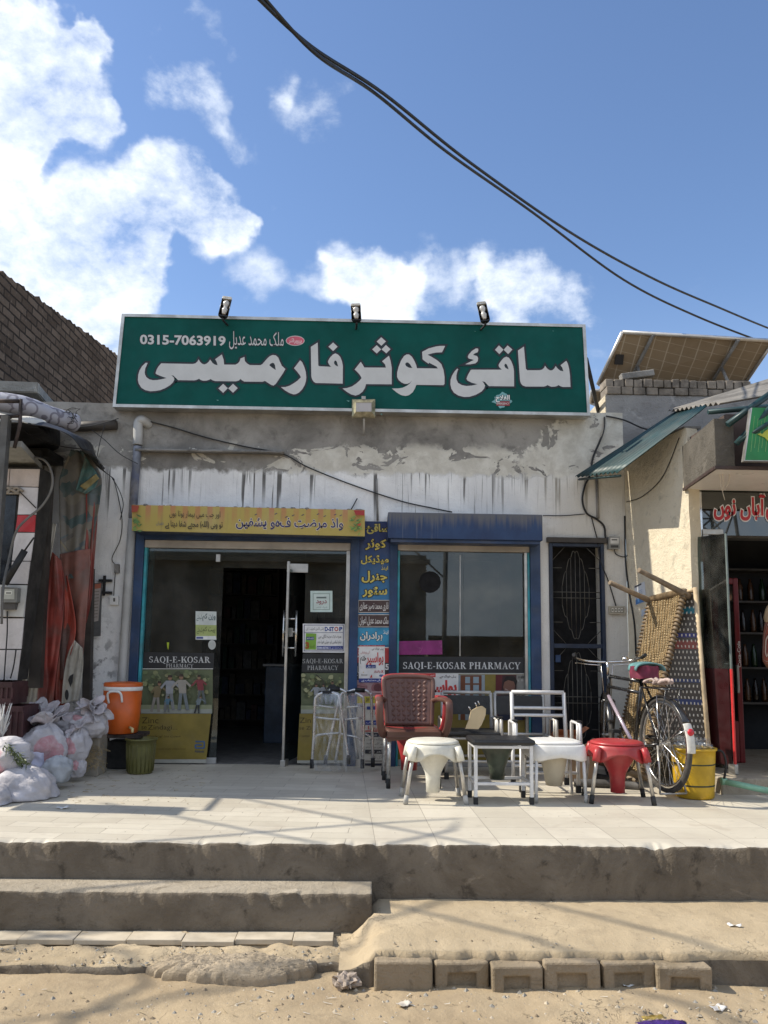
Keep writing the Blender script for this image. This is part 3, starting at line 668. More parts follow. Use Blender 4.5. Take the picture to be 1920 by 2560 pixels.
g0=G(575,2448,-.49); mb=MB(); n=46; k=0; mm=2*n
for i in range(n+1):
    th=PI*.5*i/n
    for j in range(mm):
        ph=2*PI*j/mm; q=1+.20*noise.noise(Vector((math.cos(ph)*1.6,math.sin(ph)*1.6,3)))+.10*noise.fractal(Vector((math.cos(ph)*5,math.sin(ph)*5,1)),.7,2,4)
        rr=math.sin(th)**.75; x=g0.x+.41*rr*q*math.cos(ph); y=g0.y+.07+.135*rr*q*math.sin(ph)
        z=-.505+.085*(max(0,math.cos(th))**.38)*(1+.25*noise.noise(Vector((x*4,y*6,2))))+.010*noise.fractal(Vector((x*30,y*30,4)),.75,2,4)*(i<n)
        mb.v.append((x,y,z))
for i in range(n):
    for j in range(mm): mb.f.append((i*mm+j,(i+1)*mm+j,(i+1)*mm+(j+1)%mm,i*mm+(j+1)%mm)); mb.m.append(0); mb.s.append(False)
o=mb.build('mortar_lump',dirt_material('set lumpy mortar',(.29,.235,.165),(.40,.33,.24),(.19,.155,.11),2.2)); tag(o,'flat lump of set mortar lying against the broken edge left of the crumpled paper','mortar')
# ================================================================== pharmacy building
def Fp(x,y,Y=F): return P(x,y,Y)
ph=thing('pharmacy_building','single storey shop with a weathered grey and white plaster front','shop',(0,F,0))
def fx(x,y=1600): return Fp(x,y).x
def fz(y,x=960): return Fp(x,y).z
XL,XR=-4.3,2.57
ZT=3.50
# openings in metres
O1=(-2.245,-.066,0.0,2.23)      # doorway shop front
O2=(.235,1.712,0.0,2.23)         # window
O3=(1.80,2.35,0.10,2.165)      # grille door
D=.30
mb=MB()
def wallrect(x0,x1,z0,z1): mb.box((x0,F,z0),(x1,F+D,z1))
wallrect(XL,O1[0],-.1,O1[3]); wallrect(O1[1],O2[0],-.1,O1[3]); wallrect(O2[1],O3[0],-.1,O1[3]); wallrect(O3[1],XR,-.1,O1[3])
wallrect(O3[0],O3[1],-.1,O3[2]); wallrect(O3[0],O3[1],O3[3],O1[3])
def top(x): return ZT+.012*noise.fractal(Vector((x*5,1,2)),.6,2,4)
n=60
for i in range(n):
    x0=XL+(XR-XL)*i/n; x1=XL+(XR-XL)*(i+1)/n
    mb.add([(x0,F,2.23),(x1,F,2.23),(x1,F,top(x1)),(x0,F,top(x0)),(x0,F+D,2.23),(x1,F+D,2.23),(x1,F+D,top(x1)),(x0,F+D,top(x0))],[(0,1,2,3),(5,4,7,6),(3,2,6,7)],0)
mb.add([(XR,F,2.23),(XR,F+D,2.23),(XR,F+D,ZT),(XR,F,ZT)],[(0,1,2,3)])
mb.build('front_wall',M_fac,ph)
mb=MB(); mb.box((XL,F+D,2.62),(XR,F+6,2.75)); mb.build('roof_slab',M_conc,ph)
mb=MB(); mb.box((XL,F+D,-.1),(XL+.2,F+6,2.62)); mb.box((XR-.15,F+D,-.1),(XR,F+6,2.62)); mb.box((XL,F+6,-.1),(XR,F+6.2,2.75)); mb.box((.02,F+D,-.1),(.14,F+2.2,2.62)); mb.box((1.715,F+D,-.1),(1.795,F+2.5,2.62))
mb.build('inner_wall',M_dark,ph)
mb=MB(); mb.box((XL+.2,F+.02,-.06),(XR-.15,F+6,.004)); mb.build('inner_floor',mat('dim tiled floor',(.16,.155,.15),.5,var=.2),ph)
# thin broken ledge under the cement band
def ledge(u,v):
    a=P(345,1128,F); b=P(712,1134,F); p=a.lerp(b,u); return (p.x,F-.10*v*(1+.25*noise.noise(Vector((u*14,0,1)))),p.z-.006*v)
MB().grid(ledge,40,3).build('ledge',M_conc,ph,solid=.022)
# plaster ribs / old conduits on the wall
for (x,y0,y1,r) in ((941,1197,1302,.011),(1491,1188,1296,.014)):
    a=P(x,y0,F); b=P(x+3,y1,F); MB().tube([(a.x,F-.012,a.z),(b.x,F-.012,b.z)],r,8).build('old_conduit',M_conc,ph)

def frame_rect(x0,x1,z0,z1,w,y0,y1,m,name,parent,bottom=True,bevel=.004):
    mb=MB(); mb.box((x0,y0,z0),(x0+w,y1,z1)); mb.box((x1-w,y0,z0),(x1,y1,z1)); mb.box((x0+w,y0,z1-w),(x1-w,y1,z1))
    if bottom: mb.box((x0+w,y0,z0),(x1-w,y1,z0+w))
    return mb.build(name,m,parent,bevel=bevel)
# ---------------------------------------------------------------- shop front with the door
sf=thing('glass_entrance','glass shop entrance with an open glass door and blue surround under the yellow banner','entrance',(-1.23,F,0))
x0,x1,z0,z1=O1
mb=MB(); mb.box((x0,F-.035,0),(x0+.085,F+.12,z1)); mb.box((x1-.085,F-.035,0),(x1,F+.12,z1)); mb.box((x0+.085,F-.035,z1-.10),(x1-.085,F+.12,z1)); mb.build('blue_surround',M_blue,sf,bevel=.004)
mb=MB(); mb.box((x0+.085,F-.01,z1-.175),(x1-.085,F+.10,z1-.102)); mb.build('header_rail',M_alul,sf,bevel=.004)
mb=MB(); mb.box((x0+.087,F-.012,0),(x0+.112,F+.05,z1-.177)); mb.build('trim',M_teal,sf,bevel=.003)
mb=MB(); mb.box((x1-.125,F-.012,0),(x1-.087,F+.05,z1-.177)); mb.build('trim',M_alu,sf,bevel=.003)
gy=F+.045; gt=z1-.178
gx0=x0+.113; gx1=x1-.126; dL=P(548,1700,gy).x; dR=P(757,1700,gy).x; dT=P(640,1421,gy).z
def pane(a,b,c,d,y,name,parent,m=M_glass,th=.010): return MB().box((a,y-th/2,c),(b,y+th/2,d)).build(name,m,parent)
pane(gx0,dL,.06,gt,gy,'glass_pane',sf); pane(dR,gx1,.06,gt,gy,'glass_pane',sf); pane(dL+.002,dR-.002,dT,gt,gy,'glass_pane',sf)
for xa,xb in ((gx0,dL),(dR,gx1)): MB().box((xa,gy-.02,.0),(xb,gy+.02,.058)).build('bottom_rail',M_pvc,sf,bevel=.003)
mb=MB(); mb.box((x0+.115,F+.07,.6),(x0+.16,F+.11,gt)); mb.build('inner_rail',M_teal,sf)
# patch fittings on the transom
for xa,ya,xb,yb_ in ((718,1409,770,1432),(541,1386,551,1405)):
    a=P(xa,ya,gy); b=P(xb,yb_,gy); MB().box((a.x,gy-.02,b.z),(b.x,gy-.008,a.z)).build('patch_fitting',M_alu,sf,bevel=.003)
# open leaf, seen nearly edge on
hx=P(738,1650,gy).x
leaf=MB(); A=Vector((hx-.075,F-.10,0)); Bv=Vector((hx+.10,F+.82,0)); dv=(Bv-A).normalized(); nv=Vector((-dv.y,dv.x,0))
def onleaf(s,z,o=0): return A+dv*s+nv*o+Vector((0,0,z))
L=(Bv-A).length
for (s0,s1,zz0,zz1) in ((0,L,.03,dT-.01),):
    pts=[onleaf(s0,zz0,-.005),onleaf(s1,zz0,-.005),onleaf(s1,zz1,-.005),onleaf(s0,zz1,-.005)]
    leaf.prism(pts,nv*.01)
lf=leaf.build('door_leaf',M_glass,sf)
mb=MB()
mb.prism([onleaf(-.012,.0,-.011),onleaf(.012,.0,-.011),onleaf(.012,dT+.06,-.011),onleaf(-.012,dT+.06,-.011)],nv*.022); mb.build('edge_channel',M_alu,lf,bevel=.002)
mb=MB()
for o in (-.062,.062):
    mb.tube([onleaf(.10,1.02,o),onleaf(.10,1.46,o)],.013,10)
for z in (1.10,1.38): mb.tube([onleaf(.10,z,-.062),onleaf(.10,z,.062)],.010,8)
mb.build('door_handle',M_steel,lf)
mb=MB(); mb.obox(onleaf(.10,1.25,0),(.05,.07,.085),Matrix.Rotation(math.atan2(dv.y,dv.x),3,'Z')); mb.tube([onleaf(.10,1.255,-.05),onleaf(.10,1.255,.05)],.012,8); mb.build('lock',M_alu,lf,bevel=.004)
mb=MB(); mb.obox(onleaf(.04,.03,0),(.12,.05,.06),Matrix.Rotation(math.atan2(dv.y,dv.x),3,'Z')); mb.build('pivot_shoe',M_alu,lf,bevel=.004)
# ---------------------------------------------------------------- window
wf=thing('shop_window','large display window with blue frame behind the stools','window',(.87,F,0))
x0,x1,z0,z1=O2
mb=MB(); mb.box((x0,F-.035,0),(x0+.075,F+.12,z1)); mb.box((x1-.10,F-.035,0),(x1,F+.12,z1)); mb.box((x0+.075,F-.035,z1-.10),(x1-.10,F+.12,z1)); mb.build('blue_surround',M_blue,wf,bevel=.004)
mb=MB(); mb.box((x0+.077,F-.01,z1-.165),(x1-.102,F+.10,z1-.102)); mb.build('header_rail',M_alul,wf,bevel=.004)
mb=MB(); mb.box((x0+.077,F-.012,0),(x0+.098,F+.05,z1-.167)); mb.box((x1-.124,F-.012,0),(x1-.102,F+.05,z1-.167)); mb.build('trim',M_teal,wf,bevel=.003)
mb=MB(); mb.box((x1-.155,F-.008,0),(x1-.126,F+.05,z1-.167)); mb.build('trim',M_alu,wf,bevel=.003)
wx0=x0+.10; wx1=x1-.157; wt=z1-.168
js=[wx0,P(1158,1500,gy).x,wx1]
for i in range(2): pane(js[i]+.001,js[i+1]-.001,.06,wt,gy,'glass_pane',wf)
mb=MB(); mb.box((wx0,gy-.02,0),(wx1,gy+.02,.058)); mb.build('bottom_rail',M_pvc,wf,bevel=.003)
pn=Panel(gy-.006); pn.ell(1075,1455,27,27,mat('dark fan hole',(.004,.004,.005),.9,var=0),32); pn.build('fan_hole',wf)  # flat black disc painted as the dark of an open hole
mb=MB()
for (px,y0,y1) in ((1150,1388,1640),):
    a=P(px,y0,gy); b=P(px+2,y1,gy); mb.box((a.x-.004,gy-.012,b.z),(a.x+.004,gy-.007,a.z))
mb.build('joint_strip',M_alu,wf)
# ---------------------------------------------------------------- shelves and counter inside
M_bx=[mat('shade dimmed carton '+n,c,.6,var=.3,vs=15) for n,c in (('white',(.09,.09,.088)),('blue',(.02,.03,.06)),('red',(.06,.018,.018)),('green',(.02,.05,.03)),('tan',(.07,.055,.035)))]  # dark of the interior is put into the carton colours
def shelf_unit(x0,x1,y,h,lab,rows=6):
    s=thing('display_shelf',lab,'shelf',((x0+x1)/2,y,0)); mb=MB()
    mb.box((x0,y,0),(x0+.03,y+.3,h)); mb.box((x1-.03,y,0),(x1,y+.3,h)); mb.box((x0+.03,y+.28,0),(x1-.03,y+.3,h)); mb.build('cabinet',M_dkw,s)
    mb=MB(); bx=MB()
    for r in range(rows+1):
        z=.1+r*(h-.15)/rows; mb.box((x0+.03,y,z),(x1-.03,y+.279,z+.02))
        if r<rows:
            x=x0+.04
            while x<x1-.12:
                wd=random.uniform(.05,.12); hh=random.uniform(.12,(h-.15)/rows-.05); bx.box((x,y+random.uniform(.02,.08),z+.0205),(x+wd,y+.24,z+.02+hh),random.randrange(5)); x+=wd+random.uniform(.004,.03)
    mb.build('shelf_board',M_dkw,s); o=bx.build('cartons',M_bx,s); o['kind']='stuff'
shelf_unit(-2.2,-1.2,F+3.4,2.2,'dark wooden shelf of medicine boxes seen through the left glass pane')
shelf_unit(-1.15,-.1,F+3.4,2.2,'dark wooden shelf of medicine boxes straight behind the open door')
ct=thing('shop_counter','low dark counter with a glass top inside the doorway','counter',(-.75,F+1.9,0))
MB().box((-1.15,F+1.7,0.005),(-.3,F+2.2,.88)).build('cabinet',mat('blue grey laminate',(.05,.08,.13),.4,var=.2),ct,bevel=.01)
MB().box((-1.18,F+1.67,.882),(-.27,F+2.23,.91)).build('counter_top',mat('pale laminate',(.3,.31,.32),.25,var=.1),ct,bevel=.006)
# ---------------------------------------------------------------- grille door
gd=thing('grille_door','narrow dark doorway closed by a blue metal grille door','door',(2.07,F,0))
x0,x1,z0,z1=O3
M_gdf=mat('dark navy door paint',(.010,.022,.05),.5,var=.25,vs=4,dirt=.35,dcol=(.06,.06,.065)); frame_rect(x0+.002,x1-.002,z0+.002,z1-.002,.035,F-.02,F+.05,M_gdf,'door_frame',gd)
zm=P(1450,1615,F).z
MB().box((x0+.037,F-.012,zm-.02),(x1-.037,F+.03,zm+.02)).build('mid_rail',M_gdf,gd)
MB().box((x0,F+.31,-.05),(x1,F+.33,z1)).build('dark_backing',mat('doorway darkness',(.007,.007,.008),.8,var=.3),gd)  # near black sheet standing for the dark of the doorway
MB().box((x0-.02,F-.05,z1+.001),(x1+.02,F+.0,z1+.05)).build('lintel',M_dkw,gd)
mb=MB(); gx0_,gx1_=x0+.04,x1-.04; cx=(gx0_+gx1_)/2-.01; yb=F+.01; r=.0032
M_bar=mat('dull grille bar',(.12,.112,.095),.5,.5,.2,10)
def ornate(zb,zt):
    w=gx1_-gx0_-.10; n=7; tops=[.58,.75,.88,.94,.88,.75,.58]; bots=[.40,.27,.14,.06,.14,.27,.40]
    H=zt-zb
    for i in range(n):
        x=cx-w/2*.72+w*.72*i/(n-1); mb.tube([(x,yb,zb+H*bots[i]),(x,yb,zb+H*tops[i])],r,5)
    for i in range(n-1):
        xa=cx-w/2*.72+w*.72*i/(n-1); xb=cx-w/2*.72+w*.72*(i+1)/(n-1)
        for arr,sg in ((tops,1),(bots,-1)):
            mb.tube(smooth_path([(xa,yb,zb+H*arr[i]),((xa+xb)/2,yb,zb+H*((arr[i]+arr[i+1])/2+sg*.045)),(xb,yb,zb+H*arr[i+1])],3),r,5)
    for z in (zb+H*.47,zb+H*.53): mb.tube([(gx0_,yb+.008,z),(gx1_,yb+.008,z)],r*1.3,5)
    for z in (zb+H*.22,zb+H*.78):
        mb.tube([(gx0_,yb,z),(cx-w*.36,yb,z)],r,5); mb.tube([(cx+w*.36,yb,z),(gx1_,yb,z)],r,5)
    for sx in (gx0_,gx1_):
        for zc,zz in ((zt,zb+H*.86),(zb,zb+H*.14)): mb.tube([(sx,yb,zz),(cx+(sx-cx)*.45,yb,zc)],r,5)
ornate(zm+.02,z1-.037); ornate(z0+.04,zm-.02)
mb.build('grille_bars',M_bar,gd)
MB().box((x0+.05,F-.03,zm-.16),(x0+.10,F-.005,zm-.09)).build('bolt_lock',M_blue,gd,bevel=.005)
# ---------------------------------------------------------------- shutter box over the window
sb=thing('shutter_box','rain streaked blue metal shutter box above the display window','shutter',(.87,7.75,2.5))
yb0=7.72
a=P(970,1280,yb0); b=P(1357,1352,yb0)
def shb():
    m,t,bb,ov,pos=base_mat('rain streaked blue metal')
    sp=t.n('ShaderNodeSeparateXYZ'); t.l(pos,sp.inputs[0]); n=t.noise(pos,5,7,.65); st=t.noise(t.mapv(pos,(40,1,1.2)),1,4,.6)
    z=t.math('ADD',sp.outputs[2],t.math('MULTIPLY',t.math('SUBTRACT',st,.5),.3))
    c=t.mix(t.ss(n,.3,.7),(.008,.026,.085),(.014,.045,.125)); c=t.mix(t.math('MULTIPLY',t.ss(z,b.z+.10,a.z),.9),c,(.11,.11,.115))
    c=t.mix(t.math('MULTIPLY',t.ss(st,.6,.75),.35),c,(.2,.21,.23)); t.l(c,bb.inputs['Base Color']); bb.inputs['Roughness'].default_value=.5; return m
M_shb=shb()
MB().box((a.x,yb0,b.z),(b.x,F-.002,a.z)).build('housing',M_shb,sb,bevel=.008)
MB().box((a.x+.03,yb0+.03,b.z-.03),(b.x-.02,F-.04,b.z-.001)).build('shutter_slot',M_bluedk,sb)

# ================================================================== drain pipe, switch gear, cables on the front
dp=thing('drain_pipe','white drain pipe with an elbow running down the left of the front','pipe',P(345,1060,F-.06))
yp=F-.055
p=[P(372,1062,F+.0),P(356,1050,yp),P(346,1058,yp),P(345,1085,yp),P(344,1113,yp)]
p=[Vector((q.x,yp if i else F+.02,q.z)) for i,q in enumerate(p)]
MB().tube(smooth_path(p,6),.046,16).build('elbow',M_pvc,dp)
p=[P(344,1116,yp),P(338,1200,yp),P(331,1290,yp),P(318,1480,yp),P(303,1700,yp),P(301,1910,yp)]
MB().tube([P(344,1116,yp),P(340,1175,yp),P(331,1295,yp)],.040,14).build('pipe_length',mat('painted pipe grey blue',(.22,.23,.26),.5,var=.3,vs=5,dirt=.5,dcol=(.05,.09,.25)),dp)
MB().tube([P(331,1297,yp),P(318,1480,yp),P(304,1700,yp),P(301,1905,yp)],.040,14).build('pipe_length',M_pvc,dp)
def small_box(name,label,cat,x0,y0,x1,y1,Y,d,m,mp,parts=()):
    t=thing(name,label,cat,P((x0+x1)/2,(y0+y1)/2,Y))
    MB().prism([P(x0,y0,Y-d),P(x1,y0,Y-d),P(x1,y1,Y-d),P(x0,y1,Y-d)],(0,d-.001,0)).build('casing',m,t,bevel=.006)
    return t
em=small_box('electricity_meter','grey electricity meter with a white dial plate right of the grille door','meter',1522,1341,1550,1372,F,.07,mat('grey meter casing',(.27,.27,.25),.5,var=.15),0)
pn=Panel(F-.073); pn.rect(1526,1345,1547,1359,'cfcdc6'); pn.rect(1529,1348,1543,1351,'2a2a2c'); pn.rect(1527,1363,1546,1369,'3a3a38'); pn.build('dial_plate',em)
sw=small_box('switch_board','wall mounted electric switch board with sockets right of the grille door','switch',1523,1515,1563,1535,F,.035,mat('aged switch board',(.42,.38,.30),.6,var=.15,dirt=.3),0)
pn=Panel(F-.037); pn.rect(1526,1518,1560,1532,'8f8a7c')
for x in (1529,1537,1545,1552): pn.rect(x,1520,x+5,1530,'d8d4c6'); pn.rect(x+1,1523,x+4,1527,'57524a')
pn.build('switches',sw)
s2=small_box('light_switch','square white light switch on the pillar beside the drain pipe','switch',274,1489,296,1512,F,.03,M_white,0)
pn=Panel(F-.032); pn.rect(277,1492,293,1509,'d9d8d4'); pn.rect(283,1495,288,1504,'55544f'); pn.build('rocker',s2)
sk=small_box('junction_box','small grey junction box with wires on the left pillar','junction box',285,1410,297,1432,F,.04,M_conc,0)
br=thing('wall_bracket','black iron bracket bolted to the left pillar above the light switch','bracket',P(265,1465,F))
mb=MB(); a=P(265,1440,F); b=P(266,1490,F); mb.box((a.x-.012,F-.05,b.z),(a.x+.012,F-.03,a.z)); 
for y in (1452,1482): q=P(263,y,F); mb.box((q.x-.05,F-.045,q.z-.012),(q.x+.07,F-.001,q.z+.012))
mb.build('bracket_arms',M_black,br)
def wpx(pts,Y=F-.02): return [P(x,y,Y if not isinstance(Y,(list,tuple)) else Y[i]) for i,(x,y) in enumerate(pts)]
cable('wall_cable',wpx([(360,1050),(430,1068),(520,1095),(620,1118),(705,1134),(770,1168),(880,1212),(1000,1252),(1080,1270),(1130,1280)]),.0065,M_blk2,'black cable sagging across the plaster from the drain pipe to the shutter box')
cable('wall_cable',wpx([(1357,1289),(1410,1289),(1462,1285)]),.005,M_blk2,'short black cable from the shutter box to the right hand wires')
cable('wall_cable',wpx([(1511,1042),(1510,1070),(1500,1102),(1482,1145),(1476,1185),(1462,1215),(1456,1250),(1466,1282),(1492,1298),(1510,1316),(1514,1345),(1524,1368)]),.010,M_blk2,'thick black cable hanging from the roof corner down to the electricity meter')
cable('wall_cable',wpx([(1478,1290),(1487,1325),(1494,1352),(1500,1400),(1520,1450),(1540,1515)]),.006,M_blk2,'thin black cable running down to the switch board')
cable('wall_cable',wpx([(1536,1372),(1540,1385),(1560,1392),(1575,1380),(1573,1340),(1570,1310)]),.005,M_blk2,'looped black wire below the electricity meter')
cable('wall_cable',wpx([(1515,1040),(1560,1050),(1600,1068),(1625,1075)]),.008,M_blk2,'black cable from the roof corner to the teal awning')
cable('wall_cable',wpx([(283,1195),(295,1240),(305,1300),(300,1350),(280,1395),(289,1412)]),.004,M_blk2,'thin wire curling down the left pillar to the junction box')
cable('wall_cable',wpx([(288,1432),(286,1460),(284,1490)]),.004,M_blk2,'short wire between junction box and light switch')
cable('wall_cable',wpx([(868,1288),(880,1270),(893,1246)]),.006,M_blk2,'short black lead hanging above the yellow banner')
# ================================================================== main sign board
SY=7.84
M_sgreen=mat('dark green flex print',(.0025,.078,.066),.6,var=.10,vs=3.5,dirt=.30,dcol=(.012,.085,.08),spec=.15)
M_swhite=mat('white flex print',(.54,.55,.54),.45,var=.04,vs=5,dirt=.08,dcol=(.4,.4,.38))
M_sdark=mat('near black outline print',(.006,.012,.018),.45,var=.1)
sg=thing('shop_sign','wide dark green sign board with big white urdu lettering on the roof edge','sign',(-.15,SY,3.9))
q=[P(305,785,SY),P(1463,812,SY),P(1475,1040,SY),P(282,1018,SY)]
MB().prism([v+Vector((0,.012,0)) for v in q],(0,.13,0)).build('sign_box',M_alu,sg)
def inset(pts,d):
    c=sum(pts,Vector())/len(pts); out=[]
    for v in pts: out.append(Vector((v.x+(d if v.x<c.x else -d),v.y,v.z+(d if v.z<c.z else -d))))
    return out
MB().prism(inset(q,.028),(0,.011,0)).build('panel',M_sgreen,sg)
qi=inset(q,.03); mb=MB()
for i in range(4):
    a,b,c,d=q[i],q[(i+1)%4],qi[(i+1)%4],qi[i]; mb.prism([v+Vector((0,-.012,0)) for v in (a,b,c,d)],(0,.023,0))
mb.build('frame',M_alu,sg)
def AZ(ox,oy,s,pts): return [(ox+x/s,oy+y/s) for x,y in pts]
sA,sD=5.53,5.027
A_=lambda p:AZ(330,860,sA,p); B_=lambda p:AZ(590,840,sA,p); C_=lambda p:AZ(840,820,sA,p); D_=lambda p:AZ(1110,840,sD,p)
word=[
 [A_([(218,262),(190,262),(140,310),(105,370),(88,430),(83,500),(95,550),(130,605),(180,638),(250,655),(320,652),(390,640),(460,612),(530,570),(570,530),(587,492),(580,465),(545,432),(575,440),(600,465),(640,502),(860,505),(895,498),(928,482),(950,498),(985,510),(1030,508),(1065,498),(1088,485),(1115,503),(1150,515),(1440,518),(1475,508),(1503,485),(1520,503),(1550,518)])
  +B_([(110,632),(370,635),(400,622),(490,680),(520,687),(550,665),(600,590),(645,525),(683,458),(635,415),(605,350),(585,300),(550,270),(510,263),(470,280),(440,305),(365,390),(340,405),(190,404)])
  +A_([(1590,270),(1562,240),(1555,180),(1500,203),(1490,240),(1465,270),(1430,288),(1275,287),(1268,220),(1243,147),(1150,212),(1172,250),(1185,295),(1150,288),(1115,265),(1082,218),(1060,250),(1030,275),(1000,285),(970,275),(945,250),(922,215),(905,245),(880,268),(845,278),(405,270),(370,310),(345,350),(327,405),(340,420),(400,445),(478,473),(420,487),(350,500),(290,502),(240,490),(200,460),(182,425),(177,390),(185,340),(205,295)]),
  B_([(460,405),(480,383),(505,372),(525,378),(540,405),(550,472),(500,440)])],
 [A_([(1262,552),(1325,612),(1262,678),(1195,615)])],[A_([(1398,552),(1462,612),(1398,675),(1332,615)])],
 [B_([(887,338),(915,365),(945,430),(965,500),(972,570),(968,620),(950,680),(915,740),(870,785),(830,805),(795,810),(740,790),(680,755),(622,708),(680,708),(740,690),(800,655),(850,620),(898,572),(880,540),(850,500),(803,447)])],
 [B_([(1130,92),(1035,152),(1042,560),(1052,600),(1075,635),(1105,652),(1475,660),(1478,420),(1465,350),(1440,290),(1410,258),(1375,243),(1340,258),(1300,300),(1275,345),(1272,365),(1290,400),(1315,428),(1155,420),(1138,410)]),B_([(1355,370),(1362,345),(1380,340),(1395,360),(1413,425),(1380,410),(1360,390)])],
 [B_([(1343,92),(1405,150),(1343,210),(1278,150)])],
 [C_([(732,385),(755,460),(770,550),(770,780),(415,778),(400,830),(370,880),(320,920),(270,937),(210,920),(150,885),(90,838),(150,832),(220,810),(280,770),(325,730),(355,695),(330,650),(295,610),(258,575),(342,470),(370,510),(390,548),(690,550),(680,510),(660,485),(637,462)])],
 [C_([(625,130),(690,188),(627,248),(562,190)])],[C_([(562,240),(623,297),(563,355),(500,298)])],[C_([(690,237),(753,295),(695,353),(630,297)])],
 [C_([(1508,250),(1465,338),(1380,342),(1320,355),(1265,372),(1320,400),(1400,450),(1455,500),(1485,580),(1500,680),(1500,775),(1485,792),(1110,788),(1090,840),(1060,890),(1010,930),(960,942),(900,930),(840,895),(772,838),(850,838),(920,828),(980,800),(1020,770),(1050,730),(1020,760),(985,775),(950,775),(905,755),(865,720),(845,680),(845,620),(865,540),(900,450),(940,390),(975,368),(1010,368),(1050,400),(1085,460),(1110,520),(1118,558),(1408,562),(1390,535),(1340,510),(1285,480),(1280,497),(1220,455),(1197,435),(1190,332),(1280,285),(1380,258),(1440,250)]),C_([(955,500),(970,480),(995,478),(1020,500),(1055,555),(1010,552),(970,530)])],
 [D_([(178,418),(165,412),(130,450),(100,500),(82,555),(80,610),(92,665),(125,715),(180,750),(250,768),(320,765),(400,740),(470,700),(505,660),(515,625),(500,595),(478,570),(515,580),(540,610),(565,632),(880,635),(878,440),(868,380),(845,320),(815,275),(780,262),(745,280),(705,330),(685,365),(690,390),(725,425),(350,425),(335,430),(300,490),(282,540),(295,562),(350,590),(420,608),(350,625),(280,630),(220,618),(175,590),(155,545),(155,500),(165,455)]),D_([(757,372),(765,350),(785,355),(800,385),(812,422),(785,410),(765,395)])],
 [D_([(690,120),(747,175),(695,230),(640,175)])],[D_([(798,120),(858,172),(805,230),(749,175)])],
 [D_([(428,160),(400,158),(350,190),(310,235),(298,265),(310,285),(375,303),(320,330),(265,358),(330,358),(395,345),(422,320),(428,280),(415,255),(365,240),(385,220),(420,208),(430,185)])],
 [D_([(1003,135),(928,185),(955,570),(970,605),(990,625),(1025,637),(1255,637),(1280,630),(1300,618),(1325,632),(1350,640),(1395,637),(1420,630),(1437,618),(1460,632),(1490,642),(1588,642),(1582,500),(1570,410),(1555,350),(1535,313),(1463,370),(1485,400),(1500,445),(1460,438),(1425,410),(1402,380),(1385,410),(1360,432),(1335,435),(1305,420),(1285,400),(1270,375),(1255,405),(1230,425),(1200,432),(1045,432),(1028,415)])]]
pn=Panel(SY-.0005,.0004)
pn.text('0315-7063919',(350,836,564,861),M_swhite,.030,4,M_sdark,.045)
pn.text('ملک محمد عدیل',(573,828,709,873),M_swhite,.0,3,M_sdark,.05)
pn.ell(738,852,23.5,12.5,M_swhite); pn.ell(738,852,22,11,'c4586c'); pn.text('پروپرائٹر',(722,845,754,860),'e8cfd2',.02,1)
drop=set(C_([(1020,770),(1050,730),(1020,760)]))
for k,lp in enumerate(word): pn.traced([[q for q in l_ if q not in drop] for l_ in lp],M_sdark,.019); pn.k-=1; pn.k+=.1
pn.k=int(pn.k)+2
for k,lp in enumerate(word): pn.traced(lp,M_swhite,0); pn.k-=1; pn.k+=.1
pn.k=int(pn.k)+2
random.seed(4)
pn.poly([(1255+22*(1+.16*math.sin(5*t)+.1*math.sin(9*t+1))*math.cos(t),1001+17*(1+.2*math.sin(4*t+1)+.08*math.sin(11*t))*math.sin(t)) for t in [2*PI*i/40 for i in range(40)]],'6fa5a8')
pn.rect(1241,1003,1274,1015,'8a3038'); pn.text('الفلاح',(1239,988,1274,1006),'e9ebe8',.03,0,'22262a',.07); pn.text('EMERGENCY',(1242,1007,1273,1012),'d9d6d2',.01)
for (x,y,s) in ((544,1001,3),(1187,829,2),(1382,828,2),(953,1036,3),(993,1026,3),(870,1003,4)): pn.poly([(x-s,y-s*.4),(x+s,y-s*.2),(x+s*.5,y+s*.7)],'5f9a93')
pn.build('lettering',sg)
# stays behind the sign
for x in (-2.2,-.9,.5,1.9):
    MB().tube([(x,SY+.14,3.6),(x,F+.7,2.80)],.018,6).build('back_stay',M_black,sg); MB().tube([(x,SY+.14,4.25),(x,F+1.5,2.80)],.018,6).build('back_stay',M_black,sg)
MB().tube([(2.2,SY+.12,4.05),(2.62,8.9,3.62)],.022,6).build('back_stay',M_black,sg)
